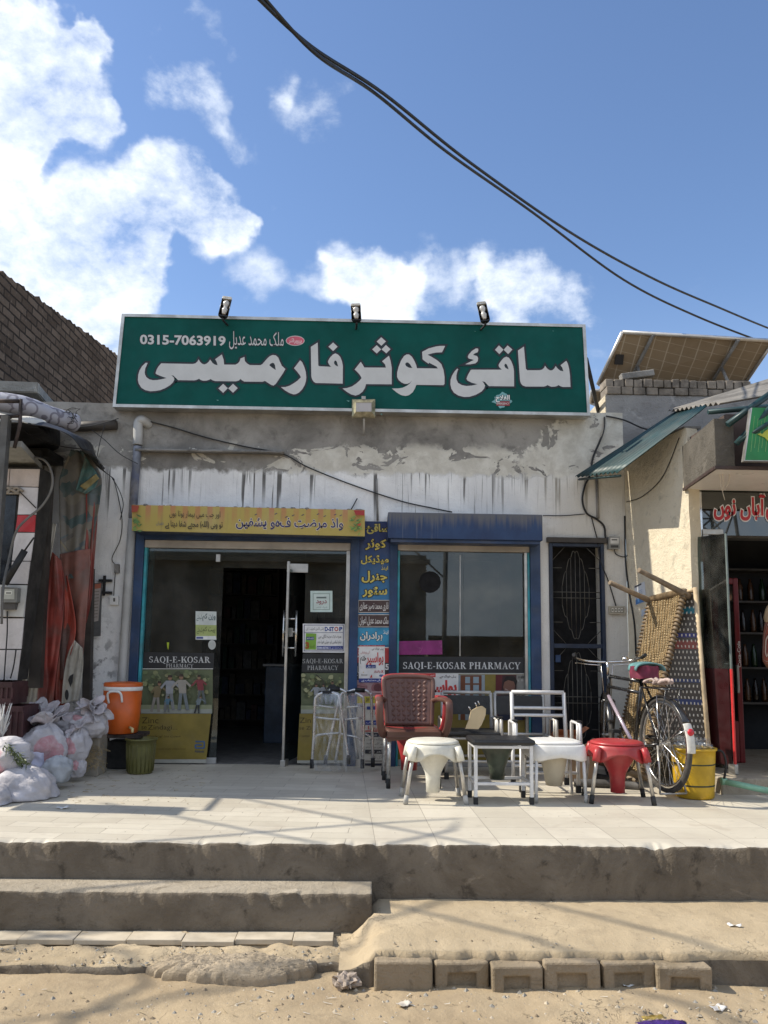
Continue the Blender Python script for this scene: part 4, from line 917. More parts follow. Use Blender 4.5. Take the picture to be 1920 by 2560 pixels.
# ---------------------------------------------------------------- lamps on top of the sign
M_hood=mat('dark lamp reflector',(.02,.02,.022),.35,.4,.2,10)
M_cap=mat('pale weathered lamp cap',(.62,.60,.54),.45,.2,.15,10,dirt=.2)
M_bulb=mat('unlit frosted bulb',(.50,.48,.44),.18,var=.1,vs=14,spec=.8)
def sign_lamp(x,yt,yb,tilt,label):
    a=P(x,(yt+yb)/2,SY-.18); t=thing('sign_lamp',label,'lamp',a,'lamps on top of the sign board')
    h=abs(P(x,yt,SY-.18).z-P(x,yb,SY-.18).z); w=.046
    R=Matrix.Rotation(math.radians(tilt),3,'Y')@Matrix.Rotation(math.radians(-14),3,'X')
    def T(p): return a+R@Vector(p)
    # half-round reflector hood, open towards the viewer
    mb=MB(); n=14
    prof=[]
    for i in range(n+1):
        th=PI*i/n; prof.append((w*math.cos(th),w*1.15*math.sin(th)))
    pts=[[T((px,py,z)) for (px,py) in prof] for z in (-h/2,h/2*.80)]
    k=len(mb.v); mb.v+=[tuple(p) for r in pts for p in r]
    for i in range(n): mb.f.append((i,i+1,n+1+i+1,n+1+i)); mb.m.append(0); mb.s.append(True)
    mb.build('hood',M_hood,t,solid=.005)
    mb=MB(); mb.prism([T((px*1.06,py*1.02-.004,h/2*.80)) for px,py in prof],R@Vector((0,0,h*.08)),0); mb.prism([T((px*.9,py*.9-.008,h/2*.80+h*.0801)) for px,py in prof],R@Vector((0,0,h*.035)),0)
    mb.build('cap',M_cap,t,bevel=.004)
    mb=MB(); mb.prism([T((px*.98,py*.98,-h/2)) for px,py in prof],R@Vector((0,0,-h*.05)),0); mb.build('base',M_hood,t)
    mb=MB(); mtx=R; mb.lathe([(.014,-h*.42),(.019,-h*.38),(.027,-h*.24),(.030,-h*.16),(.020,-h*.03),(.018,.0),(.026,h*.06),(.033,h*.16),(.031,h*.26),(.015,h*.34)],14,T((0,.018,0)),0,mtx)
    mb.build('bulb',M_bulb,t)
    mb=MB(); mb.tube(smooth_path([T((0,.04,-h*.5)),T((0,.05,-h*.62)),Vector((a.x,SY+.03,a.z-h*.55)),Vector((a.x,SY+.08,4.30))],5),.011,8); mb.build('arm',M_black,t)
sign_lamp(563,739,791,7,'lamp tilted to the left on the sign, above the phone number')
sign_lamp(890,757,801,-4,'lamp standing upright on the middle of the sign top')
sign_lamp(1208,752,803,-9,'lamp tilted to the right on the sign, nearest the solar panel')
# ---------------------------------------------------------------- floodlight
fl=thing('flood_light','square floodlight with yellowed rim on the lower edge of the sign','floodlight',P(909,1019,SY-.10))
Yf=SY-.09
o=[P(880,998,Yf),P(938,998,Yf),P(938,1042,Yf),P(880,1042,Yf)]; i_=[P(890,1006,Yf-.045),P(929,1006,Yf-.045),P(929,1029,Yf-.045),P(890,1029,Yf-.045)]
mb=MB(); bk=[v+Vector((0,.05,0)) for v in o]
mb.add(o+i_+bk,[(0,1,5,4),(1,2,6,5),(2,3,7,6),(3,0,4,7),(1,0,8,9),(2,1,9,10),(3,2,10,11),(0,3,11,8),(8,11,10,9)])
mb.build('housing',mat('yellowed aluminium rim',(.42,.38,.24),.35,.55,.3,14,dirt=.3),fl)
MB().prism([v+Vector((0,.004,0)) for v in i_],(0,.005,0)).build('lens',mat('grey lamp glass',(.40,.37,.35),.12,var=.05,spec=.8),fl)
a=P(909,994,Yf); MB().box((a.x-.02,Yf-.01,a.z-.02),(a.x+.02,Yf+.05,a.z+.012)).build('clip',M_pvc,fl); b=P(910,1045,Yf); MB().tube([(b.x,Yf+.03,b.z),(b.x,F-.01,b.z-.10)],.010,8).build('bracket',M_pvc,fl)

# ================================================================== yellow banner box
BYn=7.70
yb=thing('banner_box','yellow and red striped banner box with blue verse lettering above the shop door','banner',(-1.2,BYn,2.4))
bq=[(330,1262),(912,1275),(912,1341),(330,1327)]
def ban():
    m,t,bb,ov,pos=base_mat('faded striped banner flex')
    sp=t.n('ShaderNodeSeparateXYZ'); t.l(pos,sp.inputs[0]); wv=t.math('SINE',t.math('MULTIPLY',sp.outputs[0],54.0)); n=t.noise(pos,3,6,.6); st=t.noise(t.mapv(pos,(30,1,2)),1,4,.6)
    f=t.math('MULTIPLY',t.ss(wv,-.1,.55),t.ss(sp.outputs[2],2.18,2.42)); f=t.math('MULTIPLY',f,t.ss(n,.25,.6))
    c=t.mix(t.math('MULTIPLY',f,.85),(.40,.31,.075),(.42,.14,.075)); c=t.mix(t.math('MULTIPLY',t.ss(n,.45,.75),.5),c,(.42,.35,.16)); c=t.mix(t.math('MULTIPLY',t.ss(st,.55,.75),.3),c,(.16,.13,.07))
    c=t.mix(t.math('MULTIPLY',t.math('MULTIPLY',t.ss(t.math('ADD',sp.outputs[2],t.math('MULTIPLY',t.noise(pos,28,4,.7),.10)),2.485,2.52),1.0),.75),c,(.30,.28,.22))
    t.l(c,bb.inputs['Base Color']); bb.inputs['Roughness'].default_value=.55; return m
M_ban=ban()
pts=[P(x,y,BYn) for x,y in bq]
MB().prism([v+Vector((0,.004,0)) for v in pts],(0,F-BYn-.006,0)).build('shutter_housing',M_bluedk,yb)
MB().prism(pts,(0,.0035,0)).build('banner_face',M_ban,yb)
pn=Panel(BYn-.0005)
M_bnav=mat('navy print',(.02,.02,.11),.5,var=.1); M_bgr=mat('faded green print',(.10,.20,.06),.55,var=.3,vs=20)
pn.text('وإذ مرضت فهو یشفین'.replace('إ','ا'),(590,1292,858,1323),M_bnav,.018,4,'c9bfa8',.045)
for (x,y) in ((852,1290),(838,1288),(812,1292),(795,1287),(757,1289),(733,1290),(716,1294),(690,1286),(640,1288),(662,1313),(756,1322)): pn.line([(x-3,y),(x+3,y-3)],1.6,M_bnav)
M_bk=mat('dark print',(.03,.025,.02),.55,var=.1)
pn.text('اور جب میں بیمار ہوتا ہوں',(424,1276,551,1295),M_bk,.0,3)
pn.text('تو وہی (اللہ) مجھے شفا دیتا ہے',(413,1301,557,1322),M_bk,.012,3)
pn.text('القرآن'.replace('آ','آ'),(391,1304,409,1314),'5d6a78',.0,1)
random.seed(12)
for side,(cx0,cx1) in (('l',(331,356)),('r',(872,911))):
    for k in range(22):
        cx=random.uniform(cx0,cx1); cy=random.uniform(1286,1330) if side=='l' else random.uniform(1290,1336); a=random.uniform(-.8,.8)+(PI if side=='r' else 0); L=random.uniform(8,16)
        pn.poly([(cx,cy-1.5),(cx+L*.5*math.cos(a),cy+L*.5*math.sin(a)-2.5),(cx+L*math.cos(a),cy+L*math.sin(a)),(cx+L*.5*math.cos(a),cy+L*.5*math.sin(a)+2.5)],M_bgr if k%3 else '7d9a4a') if cx0<=cx+L*math.cos(a)<=cx1+4 else None
pn.poly([(884,1277),(911,1277),(911,1290),(890,1288)],'a02a2a'); pn.poly([(331,1264),(350,1266),(345,1280),(331,1282)],'96402c'); pn.poly([(893,1312),(903,1309),(900,1317)],'b8452f'); 
pn.build('print',yb)
mb=MB(); p0=P(330,1262,BYn); p1=P(912,1275,BYn)
random.seed(5)
for i in range(70):
    q_=p0.lerp(p1,random.random()); r=random.uniform(.008,.02); mb.blob((q_.x,BYn+random.uniform(.01,.1),q_.z+.002),(r*1.3,r,r*.7),4,.4,3,i)
mb.build('crumbled_plaster',M_conc,yb)

# ================================================================== vertical sign
VY=F-.012
vs=thing('pillar_sign','tall narrow blue pillar sign with stacked yellow and white urdu words','sign',(-.04,VY,1.9))
vx=lambda y:(898+ -0.0*(y-1300), 977-.0*(y-1300))
MB().prism([P(896,1303,VY),P(978,1304,VY),P(976,1618,VY),P(890,1618,VY)],(0,.011,0)).build('board',M_blue,vs)
def vgrad():
    m,t,bb,ov,pos=base_mat('blue graded print'); sp=t.n('ShaderNodeSeparateXYZ'); t.l(pos,sp.inputs[0]); n=t.noise(pos,6,6,.65)
    c=t.mix(t.ss(sp.outputs[2],2.2,1.45),(.012,.025,.11),(.03,.17,.34)); c=t.mix(t.math('MULTIPLY',t.ss(n,.45,.75),.3),c,(.10,.13,.16)); t.l(c,bb.inputs['Base Color']); bb.inputs['Roughness'].default_value=.5; return m
pn=Panel(VY-.001); pn.poly([(900,1305),(976,1306),(974,1617),(894,1617)],vgrad())
M_yel=mat('yellow print',(.58,.47,.10),.5,var=.1); M_kar=mat('black print',(.008,.008,.010),.5,var=0)
for tx,box in (('ساقئ',(913,1309,971,1335)),('کوثر',(913,1347,966,1375)),('میڈیکل',(902,1387,972,1411)),('جنرل',(904,1427,968,1457)),('سٹور',(906,1466,968,1493))): pn.text(tx,box,M_yel,.03,1,M_kar,.06)
pn.text('اینڈ',(953,1414,970,1427),M_yel,.02)
pn.rect(896,1500,974,1532,'c9c4ba'); pn.rect(897,1501.5,973,1530.5,'43302f'); pn.text('قاری محمد نصیر عطاری',(899,1505,971,1527),'d9d6d0',.012,1)
pn.rect(895,1536,974,1568,'c9c4ba'); pn.rect(896,1537.5,973,1566.5,'43302f'); pn.text('ملک محمد عدیل اعوان',(899,1541,971,1564),'d9d6d0',.012,1)
pn.rect(894,1570,974,1613,mat('cyan print',(.03,.25,.42),.5,var=.15)); pn.text('برادران',(900,1579,956,1602),'dfe2dc',.03,1,M_kar,.05); pn.text('اینڈ',(958,1575,971,1587),'dfe2dc',.02)
pn.build('print',vs)

# ================================================================== posters outside on the pillar
def poster(label,x0,y0,x1,y1,Y,bg,dy=0,parent=None,thk=.0012):
    t=thing('poster',label,'poster',P((x0+x1)/2,(y0+y1)/2,Y)) if parent is None else parent
    board(x0,y0,x1,y1,Y,thk,paint(bg) if isinstance(bg,str) else bg,'sheet',t,dy)
    return t,Panel(Y-.0004,.0003)
def medpost(pn,x0,y0,x1,y1,full=True):
    w=x1-x0; h=y1-y0; X=lambda u:x0+w*u; Yy=lambda v:y0+h*v
    pn.rect(x0,y0,x1,Yy(.10),'b83230'); pn.text('قبض بدہضمی اور گیس کے لئے بہترین',(X(.04),Yy(.02),X(.96),Yy(.085)),'e6d9d4',.01)
    pn.text('پہلی خوراک سے',(X(.50),Yy(.13),X(.95),Yy(.20)),'2a2622',.01); pn.text('کی پریشانی',(X(.07),Yy(.21),X(.42),Yy(.30)),'b0403c',.0)
    pn.text('بواسیر',(X(.28),Yy(.25),X(.95),Yy(.58)),'c23a36',.03); pn.text('ختم',(X(.05),Yy(.33),X(.28),Yy(.54)),'23201e',.02)
    pn.rect(X(.27),Yy(.56),X(.65),Yy(.645),'2b3f7c'); pn.text('ہربل دوائی',(X(.31),Yy(.575),X(.61),Yy(.635)),'d8dae0',.01)
    pn.text('X',(X(.85),Yy(.69),X(.95),Yy(.76)),'b0302e',.04); pn.text('پائیلز',(X(.58),Yy(.69),X(.83),Yy(.77)),'b0302e',.02)
    pn.ell(X(.87),Yy(.83),w*.09,h*.03,'5a6a92'); pn.text('Xmed',(X(.08),Yy(.79),X(.32),Yy(.83)),'6d6a60',.01); pn.poly([(X(.42),Yy(.88)),(X(.5),Yy(.80)),(X(.52),Yy(.88))],'c23a36'); pn.ell(X(.18),Yy(.745),w*.02,h*.01,'c9a227')
    pn.rect(x0,Yy(.90),x1,y1,'27357e'); pn.text('یہاں دستیاب ہے',(X(.10),Yy(.915),X(.90),Yy(.985)),'e0e2e8',.02)
p1,pn=poster('red and black medicine poster half covered by a white one below the blue sign',885,1616,977,1740,F-.016,'d8d2cc',2)
pn.rect(885,1620,977,1657,'a83232'); pn.rect(886,1657,976,1700,'2a2526'); pn.rect(886,1700,976,1740,'9a7f80'); pn.text('خون',(886,1625,899,1650),'d8cfc8'); pn.text('5',(963,1660,973,1675),'e6e2de',.03)
pn.ell(945,1720,17,15,'86595c'); pn.ell(945,1719,11,10,'5f3438'); pn.ell(905,1718,14,10,'8d6467'); pn.line([(893,1714),(917,1718)],2,'6a4347'); pn.line([(928,1730),(962,1730)],2.5,'c0a3a2')
pn.text('دانے',(887,1665,899,1690),'d8d4d0')
pn.build('print',p1)
p2,pn=poster('white medicine poster with big red lettering pasted over the red and black one',897,1606,962,1706,F-.019,'d9d7d3',1)
medpost(pn,897,1606,962,1706); pn.build('print',p2)
p3,pn=poster('long column of yellow and white poster strips behind the walkers',882,1741,965,1915,F-.016,'bdb9ae',1)
pn.rect(882,1741,965,1758,'b5a93a'); pn.text('پیٹ کے امراض',(915,1743,962,1752),'3a3a20',.0); pn.text('20',(915,1744,922,1754),'3a3020',.02)
pn.text('بواسیر',(930,1757,962,1770),'b5403c',.01); pn.rect(917,1766,941,1774,'2b3f7c'); pn.text('پائیلز',(935,1777,960,1787),'b0302e',.01)
pn.rect(913,1801,963,1812,'27357e'); pn.text('یہاں دستیاب',(916,1803,960,1810),'d8dae0',.01); pn.text('جھنڈا',(920,1814,960,1826),'b5403c',.02); pn.rect(913,1826,963,1829,'b04440')
pn.rect(913,1832,963,1842,'1f2336'); pn.text('زور جوانی',(917,1833,960,1841),'d0d0cc',.01)
for k,tt in enumerate(('مردانہ طاقت','کے لئے مفید','گرمی سے آرام')): pn.text(tt,(915,1845+k*9.5,961,1852.5+k*9.5),'4a4640')
pn.rect(913,1874,963,1884,'2a2d33'); pn.text('کمر درد',(922,1875,957,1883),'c9c7c0')
pn.text('ماڈل ٹاؤن'.replace('ؤ','و'),(925,1888,961,1898),'5a564c'); pn.rect(913,1901,963,1904,'7a766c'); pn.rect(912,1908,964,1914,'1c2030')
pn.build('print',p3)

# ================================================================== prints on the door glass
GY=gy-.0058
def people_scene(pn,x0,y0,x1,y1,folk,seed):
    random.seed(seed); w=x1-x0; h=y1-y0
    pn.rect(x0,y0,x1,y1,'5d6548')
    for k in range(70):
        cx=random.uniform(x0+4,x1-8); cy=random.uniform(y0+4,y0+h*.62); r=random.uniform(3,8)
        n=7; a0=random.random()*6
        pn.poly([(min(x1,max(x0,cx+r*(.7+.5*random.random())*math.cos(a0+2*PI*i/n))),max(y0,cy+r*(.6+.5*random.random())*math.sin(a0+2*PI*i/n))) for i in range(n)],random.choice(['6f7a52','4b5438','87895f','3c422c','9a9a74','757c58']))
    pn.rect(x0,y0+h*.80,x1,y1,'848a6c'); pn.rect(x0,y0+h*.90,x1,y1,'969a90')
    for (u,v,hh,top,leg,lean) in folk:
        x=x0+w*u; y=y0+h*v; H=h*hh; L=lean*H
        pn.ell(x+L,y-H*.92,H*.06,H*.075,'8a6a54'); pn.poly([(x+L-H*.06,y-H*.93),(x+L+H*.06,y-H*.93),(x+L+H*.05,y-H*1.0),(x+L-H*.05,y-H*1.0)],'3a2c24')
        pn.poly([(x+L*.8-H*.12,y-H*.84),(x+L*.8+H*.12,y-H*.84),(x+L*.3+H*.1,y-H*.46),(x+L*.3-H*.1,y-H*.46)],top)
        pn.line([(x+L*.8-H*.11,y-H*.80),(x+L-H*.26,y-H*.62)],H*.06,top); pn.line([(x+L*.8+H*.11,y-H*.80),(x+L+H*.26,y-H*.66)],H*.06,top)
        pn.line([(x+L*.3-H*.05,y-H*.47),(x-H*.12,y)],H*.09,leg); pn.line([(x+L*.3+H*.05,y-H*.47),(x+H*.12,y)],H*.09,leg)
def zinc(pn,x0,x1,yb0,yb1,ys0,ys1,yy0,yy1,two,seed):
    pass
d1=thing('glass_poster','dark and mustard poster of a family playing on the left door pane','poster',P(435,1760,GY))
lq=[(352,1630),(535,1632),(519,1905),(342,1905)]
pn=Panel(GY); M_bandk=mat('black band print',(.014,.016,.019),.45,var=.15); M_must=mat('mustard print',(.22,.165,.028),.5,var=.12,vs=5,dirt=.15)
pn.poly([(357,1630),(536,1633),(534,1671),(355,1669)],M_bandk); pn.serif('SAQI-E-KOSAR',(372,1641,526,1656),'c3c4c2',1); pn.serif('PHARMACY',(415,1659,484,1669),'a9aaa8',1)
pn.rect(355,1671,533,1673,'c9c8c0')
people_scene(pn,355,1674,532,1783,[(.20,.96,.70,'75684a','86827a',.14),(.40,.92,.80,'8f9296','7c7f80',.02),(.60,.92,.82,'979288','6f787c',-.06),(.86,.78,.66,'7c343a','525a5c',-.10),(.37,.96,.36,'4f7488','666c6e',.10),(.79,.99,.40,'6c787c','262a2e',.22)],21)
pn.poly([(350,1783),(531,1783),(519,1896),(343,1896)],M_must)
pn.text('Zinc',(359,1792,400,1807),'3a2f10',.0); pn.text('se',(358,1814,371,1822),'3a2f10',.0); pn.text('Zindagi...',(374,1811,447,1826),'3a2f10',.0); pn.text('صحت مند اور خوبصورت',(357,1835,455,1843),'3a2f10',.005); pn.text('Because every child counts',(392,1868,468,1873),'5d4b1c',.0)
pn.line([(492,1852),(514,1852),(514,1868),(492,1868),(492,1860),(508,1860)],3.6,'3f5d84'); pn.text('Abbott',(490,1873,514,1879),'33415a',.02)
pn.poly([(343,1896),(519,1896),(518.5,1905),(342,1905)],'a5a59c')
pn.build('print',d1)
d2=thing('glass_poster','dark and mustard poster of a family by a tree behind the walkers','poster',P(810,1760,GY))
pn=Panel(GY); pn.poly([(757,1634),(868,1636),(866,1682),(754,1680)],M_bandk); pn.serif('SAQI-E-KOSAR',(756,1647,858,1658),'9d9e9c',0); pn.serif('PHARMACY',(768,1664,846,1675),'9d9e9c',0)
people_scene(pn,753,1683,862,1783,[(.35,.78,.52,'8d9094','6a6d70',0),(.52,.76,.5,'7e8286','6a6d70',0),(.72,.74,.55,'23262c','3a3d42',0)],22)
pn.line([(790,1686),(808,1700),(815,1722)],2.4,'2e2a22'); pn.poly([(750,1783),(862,1783),(860,1900),(744,1900)],M_must)
pn.text('Zin',(750,1793,778,1806),'3a2f10'); pn.text('se Zi',(749,1814,779,1823),'3a2f10'); pn.text('خوبصورت',(749,1835,776,1842),'3a2f10'); pn.rect(744,1899,860,1906,'a5a59c'); pn.build('print',d2)
e1,pn=poster('white and blue lice medicine notice on the right door pane above the black band',757,1559,862,1631,GY,'dcdcdc',1)
pn.rect(760,1562,859,1628,'32386a'); pn.rect(761.5,1563.5,857.5,1626.5,'e0e0de'); pn.text('D-ST',(812,1567,835,1578),'23408a',.05); pn.ell(841,1572.5,5,5.5,'a83030'); pn.ell(841,1572.5,2.6,3,'e0e0de'); pn.text('P',(848,1567,856,1578),'23408a',.05); pn.text('اینٹی لائس کمپلیٹ آئل'.replace('آئل','ایل'),(765,1567,810,1577),'3d3d46',.0)
pn.rect(761.5,1581,857.5,1582,'32386a'); pn.poly([(765,1583),(791,1584),(790,1624),(763,1624)],'79a63a'); pn.rect(766,1592,785,1600,'2b3f7c'); pn.text('ANTI-LICE',(767,1594,784,1598),'dfe6d0',.01); pn.text('3',(763,1605,773,1622),'a04a1e',.05); pn.text('oil',(776,1612,786,1620),'4b6a20')
pn.text('صرف ایک مرتبہ لگانے سے',(796,1586,853,1597),'3a3a44',.0); pn.text('تمام لیکھیں اور جوئیں فوراً ختم'.replace('ً',''),(794,1600,853,1612),'3a3a44',.0); pn.rect(792,1615,857,1624,'2b3a80'); pn.text('0300-0274511',(793,1617,826,1622.5),'dfe2ee',.02); pn.text('یہاں دستیاب ہے',(829,1616.5,855,1622.5),'dfe2ee',.0)
pn.build('print',e1)
e2,pn=poster('small framed prayer print on pale green paper on the right door pane',776,1477,831,1530,GY,'c3d6d0',0)
pn.rect(782,1483,825,1525,'8fa39c'); pn.rect(784,1485,823,1523,'c9d8d2'); pn.rect(791,1492,816,1496,'5a6a68'); pn.text('درود',(790,1500,817,1512),'8c4a55',.03); pn.text('شریف پڑھیں',(790,1515,818,1521),'6a7a78'); pn.build('print',e2)
e3,pn=poster('slimming notice on white and green paper at the edge of the left door pane',489,1528,541,1599,GY,'c9d0cc',1)
pn.poly([(489,1562),(541,1563),(541,1594),(489,1593)],'a9b672'); pn.text('وزن کم',(506,1533,539,1553),'1f4a52',.02,1); pn.text('کیجئے',(491,1536,505,1552),'2f5a52',.0); pn.text('پیٹ کم',(507,1566,538,1584),'3a4a2a',.01,1); pn.text('کیجئے',(492,1568,506,1584),'3a4a2a',.0); pn.rect(490,1590,540,1598,'dfe2e0'); pn.rect(491,1592,508,1597,'3a4a8a'); pn.build('print',e3)
o=Panel(GY); o.ell(530,1612,9.5,12,'b9bcb8',24); s_=o.build('round_sticker'); tag(s_,'round grey sticker on the left door pane beside the doorway','sticker')
o=Panel(GY); o.poly([(417,1606),(423,1606),(422,1618),(420.5,1625),(418,1618)],'a3b52a'); s_=o.build('drip_sticker'); tag(s_,'small lime drip shaped sticker low on the left door pane','sticker')
# ================================================================== prints on the window
w1=thing('glass_poster','black shop name band with white serif lettering across the display window','poster',P(1165,1660,GY))
pn=Panel(GY); pn.poly([(993,1641),(1316,1643),(1317,1683),(992,1681)],M_bandk); pn.serif('SAQI-E-KOSAR PHARMACY',(1007,1655,1302,1672),'c9cac9',1); pn.rect(992,1682,1316,1685,'b5b5ae',1); pn.build('print',w1)
w2=thing('glass_poster','mustard and photo poster strip along the bottom of the display window behind the chairs','poster',P(1160,1790,GY))
pn=Panel(GY); pn.poly([(992,1685),(1316,1686),(1314,1900),(987,1900)],M_must); pn.rect(1146,1687,1212,1800,'8d979c'); pn.rect(1151,1688,1204,1800,'6a3a1e'); pn.rect(1163,1692,1175,1800,'8fa0a8'); pn.rect(1183,1692,1197,1800,'8fa0a8'); pn.rect(1151,1708,1204,1712,'6a3a1e'); pn.rect(1239,1687,1316,1800,'5e1c20')
pn.poly([(1256,1688),(1316,1688),(1316,1800),(1248,1800)],'3a1d20'); pn.rect(1291,1687,1315,1760,'8a8780')
for k in range(18): pn.ell(1293+random.random()*20,1690+random.random()*66,3,3,random.choice(['6a6862','a8a59c','55534e']))
pn.poly([(1262,1700),(1272,1694),(1284,1698),(1288,1712),(1284,1728),(1272,1736),(1262,1730),(1257,1718)],'7a5444'); pn.poly([(1258,1706),(1264,1691),(1284,1690),(1293,1702),(1289,1718),(1284,1704),(1270,1700)],'1c1512'); pn.line([(1262,1722),(1270,1726)],2,'b09a90'); pn.poly([(1244,1800),(1252,1742),(1276,1736),(1298,1748),(1306,1800)],'24304a')
pn.build('print',w2)
w3,pn=poster('white medicine poster with red lettering in the window behind the brown chair',1008,1684,1146,1752,GY-.003,'d6d4d0',0)
pn.rect(1008,1683,1089,1693,'b83230'); pn.text('قبض بدہضمی اور گیس کے لئے',(1012,1685,1086,1691.5),'e6d9d4'); pn.text('پہلی خوراک سے',(1099,1687,1140,1696),'2a2622',.02); pn.text('بواسیر',(1062,1700,1142,1740),'c23a36',.05); pn.text('ختم',(1030,1712,1060,1738),'23201e',.02); pn.build('print',w3)
w4=Panel(GY); w4.poly([(995,1603),(1105,1601),(1106,1636),(994,1637)],mat('magenta film',(.24,.03,.16),.2,var=.15)); o=w4.build('sun_film'); tag(o,'magenta plastic strip stuck inside the left of the display window','sticker')
# paper sticker and notice on the left pillar post
# ================================================================== brick house behind on the left
bh=thing('brick_house','tall sooty brown brick house wall rising behind the left shop','house',(-4.2,9,0))
B0=P(0,655,8.2); 
# side wall running back from the street: its top edge falls from upper left towards the sign
wa=Vector((-3.95,7.35,0)); wb=Vector((-3.35,13.2,0))
za=P(-4,677,7.35); 
a=ray(0,677); ta=9.7/a.y; pa=Vector((a.x*ta,9.7,CH+a.z*ta))
b_=ray(300,893); tb=14.5/b_.y; pb=Vector((b_.x*tb,14.5,CH+b_.z*tb))
dd=(pb-pa); pf=pa-dd*.06; pr=pb+dd*.35
HT=(pa.z+pb.z)/2
mb=MB(); n=110; thick=Vector((-.25,0,0))
tops=[]
for i in range(n+1):
    t=i/n; q=pf.lerp(pr,t); q.z+=.035*noise.noise(Vector((i*.9,0,0)))+.02*(1 if noise.noise(Vector((i*.37,4,0)))>.1 else 0); tops.append(q)
for i in range(n):
    c,d=tops[i],tops[i+1]
    mb.add([(c.x,c.y,0),(d.x,d.y,0),d,c,c+thick,d+thick],[(0,1,2,3),(3,2,5,4)])
mb.add([(tops[0].x,tops[0].y,0),tops[0],tops[0]+thick*18,(tops[0].x-4.5,tops[0].y,0)],[(0,1,2,3)])
mb.build('brick_wall',M_brick,bh)
# concrete sunshade on that wall
mb=MB(); Ys=8.05
pp=[P(-60,952,Ys),P(92,958,Ys),P(92,980,Ys),P(-60,975,Ys)]
mb.prism(pp,(0,.06,0)); 
q0=P(92,958,Ys); q1=P(92,980,Ys); e0=P(153,1029,9.7); e1=P(153,1050,9.7)
mb.add([q0,q1,e1,e0],[(0,1,2,3)]); mb.add([P(-60,975,Ys),q1,e1,P(-60,1045,9.7)],[(0,1,2,3)]); mb.add([P(-60,952,Ys),q0,e0,P(-60,1024,9.7)],[(3,2,1,0)])
mb.build('sunshade',M_slab,bh,solid=.02)
# ================================================================== left shop
ls=thing('tiled_shop','ramshackle shop with a white and red tiled pillar under dark sheeting','shop',(-3,7,0))
TY=6.95
M_tw=mat('white glazed tile',(.60,.57,.56),.25,var=.06,vs=4,dirt=.22); M_tp=mat('pinkish tile',(.50,.42,.36),.3,var=.08,vs=4,dirt=.25); M_tr=mat('red glazed tile',(.42,.03,.035),.3,var=.12,vs=4,dirt=.15)
M_sock=mat('dark grout',(.05,.045,.04),.9)
colp=[P(-40,1165,TY),P(100,1168,TY),P(58,1480,TY),P(28,1702,TY),P(-40,1702,TY)]
MB().prism([v+Vector((0,.013,0)) for v in colp],(0,.32,0)).build('pillar_core',mat('dark pillar side',(.035,.032,.028),.9,var=.3),ls)  # pillar body darker than its tiles
mb=MB()
def tl(pts,mi): mb.prism([P(x,y,TY) for x,y in pts],(0,.012,0),mi)
tl([(-40,1171),(24,1172),(21,1214),(-40,1213)],1); tl([(26,1172),(99,1173),(95,1217),(23,1215)],1)
tl([(50,1218),(95,1219),(90,1286),(44,1286)],0); tl([(44,1288),(89,1288),(86,1330),(38,1329)],2); tl([(38,1332),(86,1332),(76,1402),(30,1401)],0); tl([(30,1404),(75,1404),(68,1460),(24,1459)],0)
tl([(-40,1462),(67,1463),(60,1543),(-40,1541)],0); tl([(-40,1546),(60,1546),(53,1622),(-40,1622)],0); tl([(-40,1625),(52,1625),(42,1700),(-40,1699)],0)
mb.build('tiles',[M_tw,M_tp,M_tr],ls,bevel=.002)
MB().prism([P(-40,1235,TY+.02),P(43,1236,TY+.02),P(30,1402,TY+.02),P(22,1460,TY+.02),P(-40,1460,TY+.02)],(0,-.012,0)).build('dark_niche',mat('dark niche glass',(.010,.014,.020),.15,var=.2),ls)
mb=MB(); jy=TY-.02
for k in range(3):
    x=-14+k*24; mb.tube(smooth_path([P(x,1224,jy),P(x+7,1231,jy),P(x+14,1224,jy),P(x+7,1219,jy)],3,True),.014,6,0,True); mb.tube([P(x+14,1221,jy),P(x+24,1228,jy)],.012,6)
mb.tube([P(-20,1217,jy),P(49,1219,jy)],.008,6); mb.tube([P(-20,1233,jy),P(49,1234,jy)],.008,6); mb.build('lattice_block',mat('dusty lattice block',(.33,.29,.24),.9,var=.2),ls)
# concrete canopy slab
cy=6.55; a=[P(8,1103,cy),P(52,1103,cy),P(58,1117,cy),P(6,1117,cy)]
top_=[P(-40,1101,cy),P(55,1103,cy),P(105,1160,7.2),P(-40,1160,7.2)]
bot=[v-Vector((0,0,.05)) for v in top_]
mb=MB(); mb.add(top_+bot,[(0,1,2,3),(7,6,5,4),(0,4,5,1),(1,5,6,2),(2,6,7,3),(3,7,4,0)]); mb.build('canopy_slab',M_slab,ls)
# back and roof of the shop, giving its shade
mb=MB(); mb.box((-6.5,7.55,-.0),(-3.05,7.6,2.9)); mb.box((-6.5,7.6,2.85),(-3.0,9.5,2.93)); mb.build('back_wall',mat('near black wall',(.02,.02,.02),.9,var=.3),ls)  # back wall and roof slab in one near black colour
M_tarp=mat('black tarpaulin',(.012,.012,.014),.55,var=.3,vs=3,dirt=.25,dcol=(.06,.055,.05))
def sheet(rows,nu=18,nv=14,amp=.03,fq=5,seed=0,vertical=True):
    """rows: list of (left point, right point) in space from top to bottom"""
    L=smooth_path([r[0] for r in rows],8); R=smooth_path([r[1] for r in rows],8); m=len(L)-1
    def fn(u,v):
        i=min(m-1,int(u*m)); t=u*m-i; a=L[i].lerp(L[i+1],t); b=R[i].lerp(R[i+1],t); p=a.lerp(b,v)
        nn=noise.noise(Vector((v*fq*1.6,u*1.2,seed)))+.4*noise.noise(Vector((v*fq*3,u*4,seed+5)))
        if vertical: return p+Vector((.3*amp*nn,-amp*nn,0))
        return p+Vector((0,0,amp*nn))
    return MB().grid(fn,nu*2,nv*2)
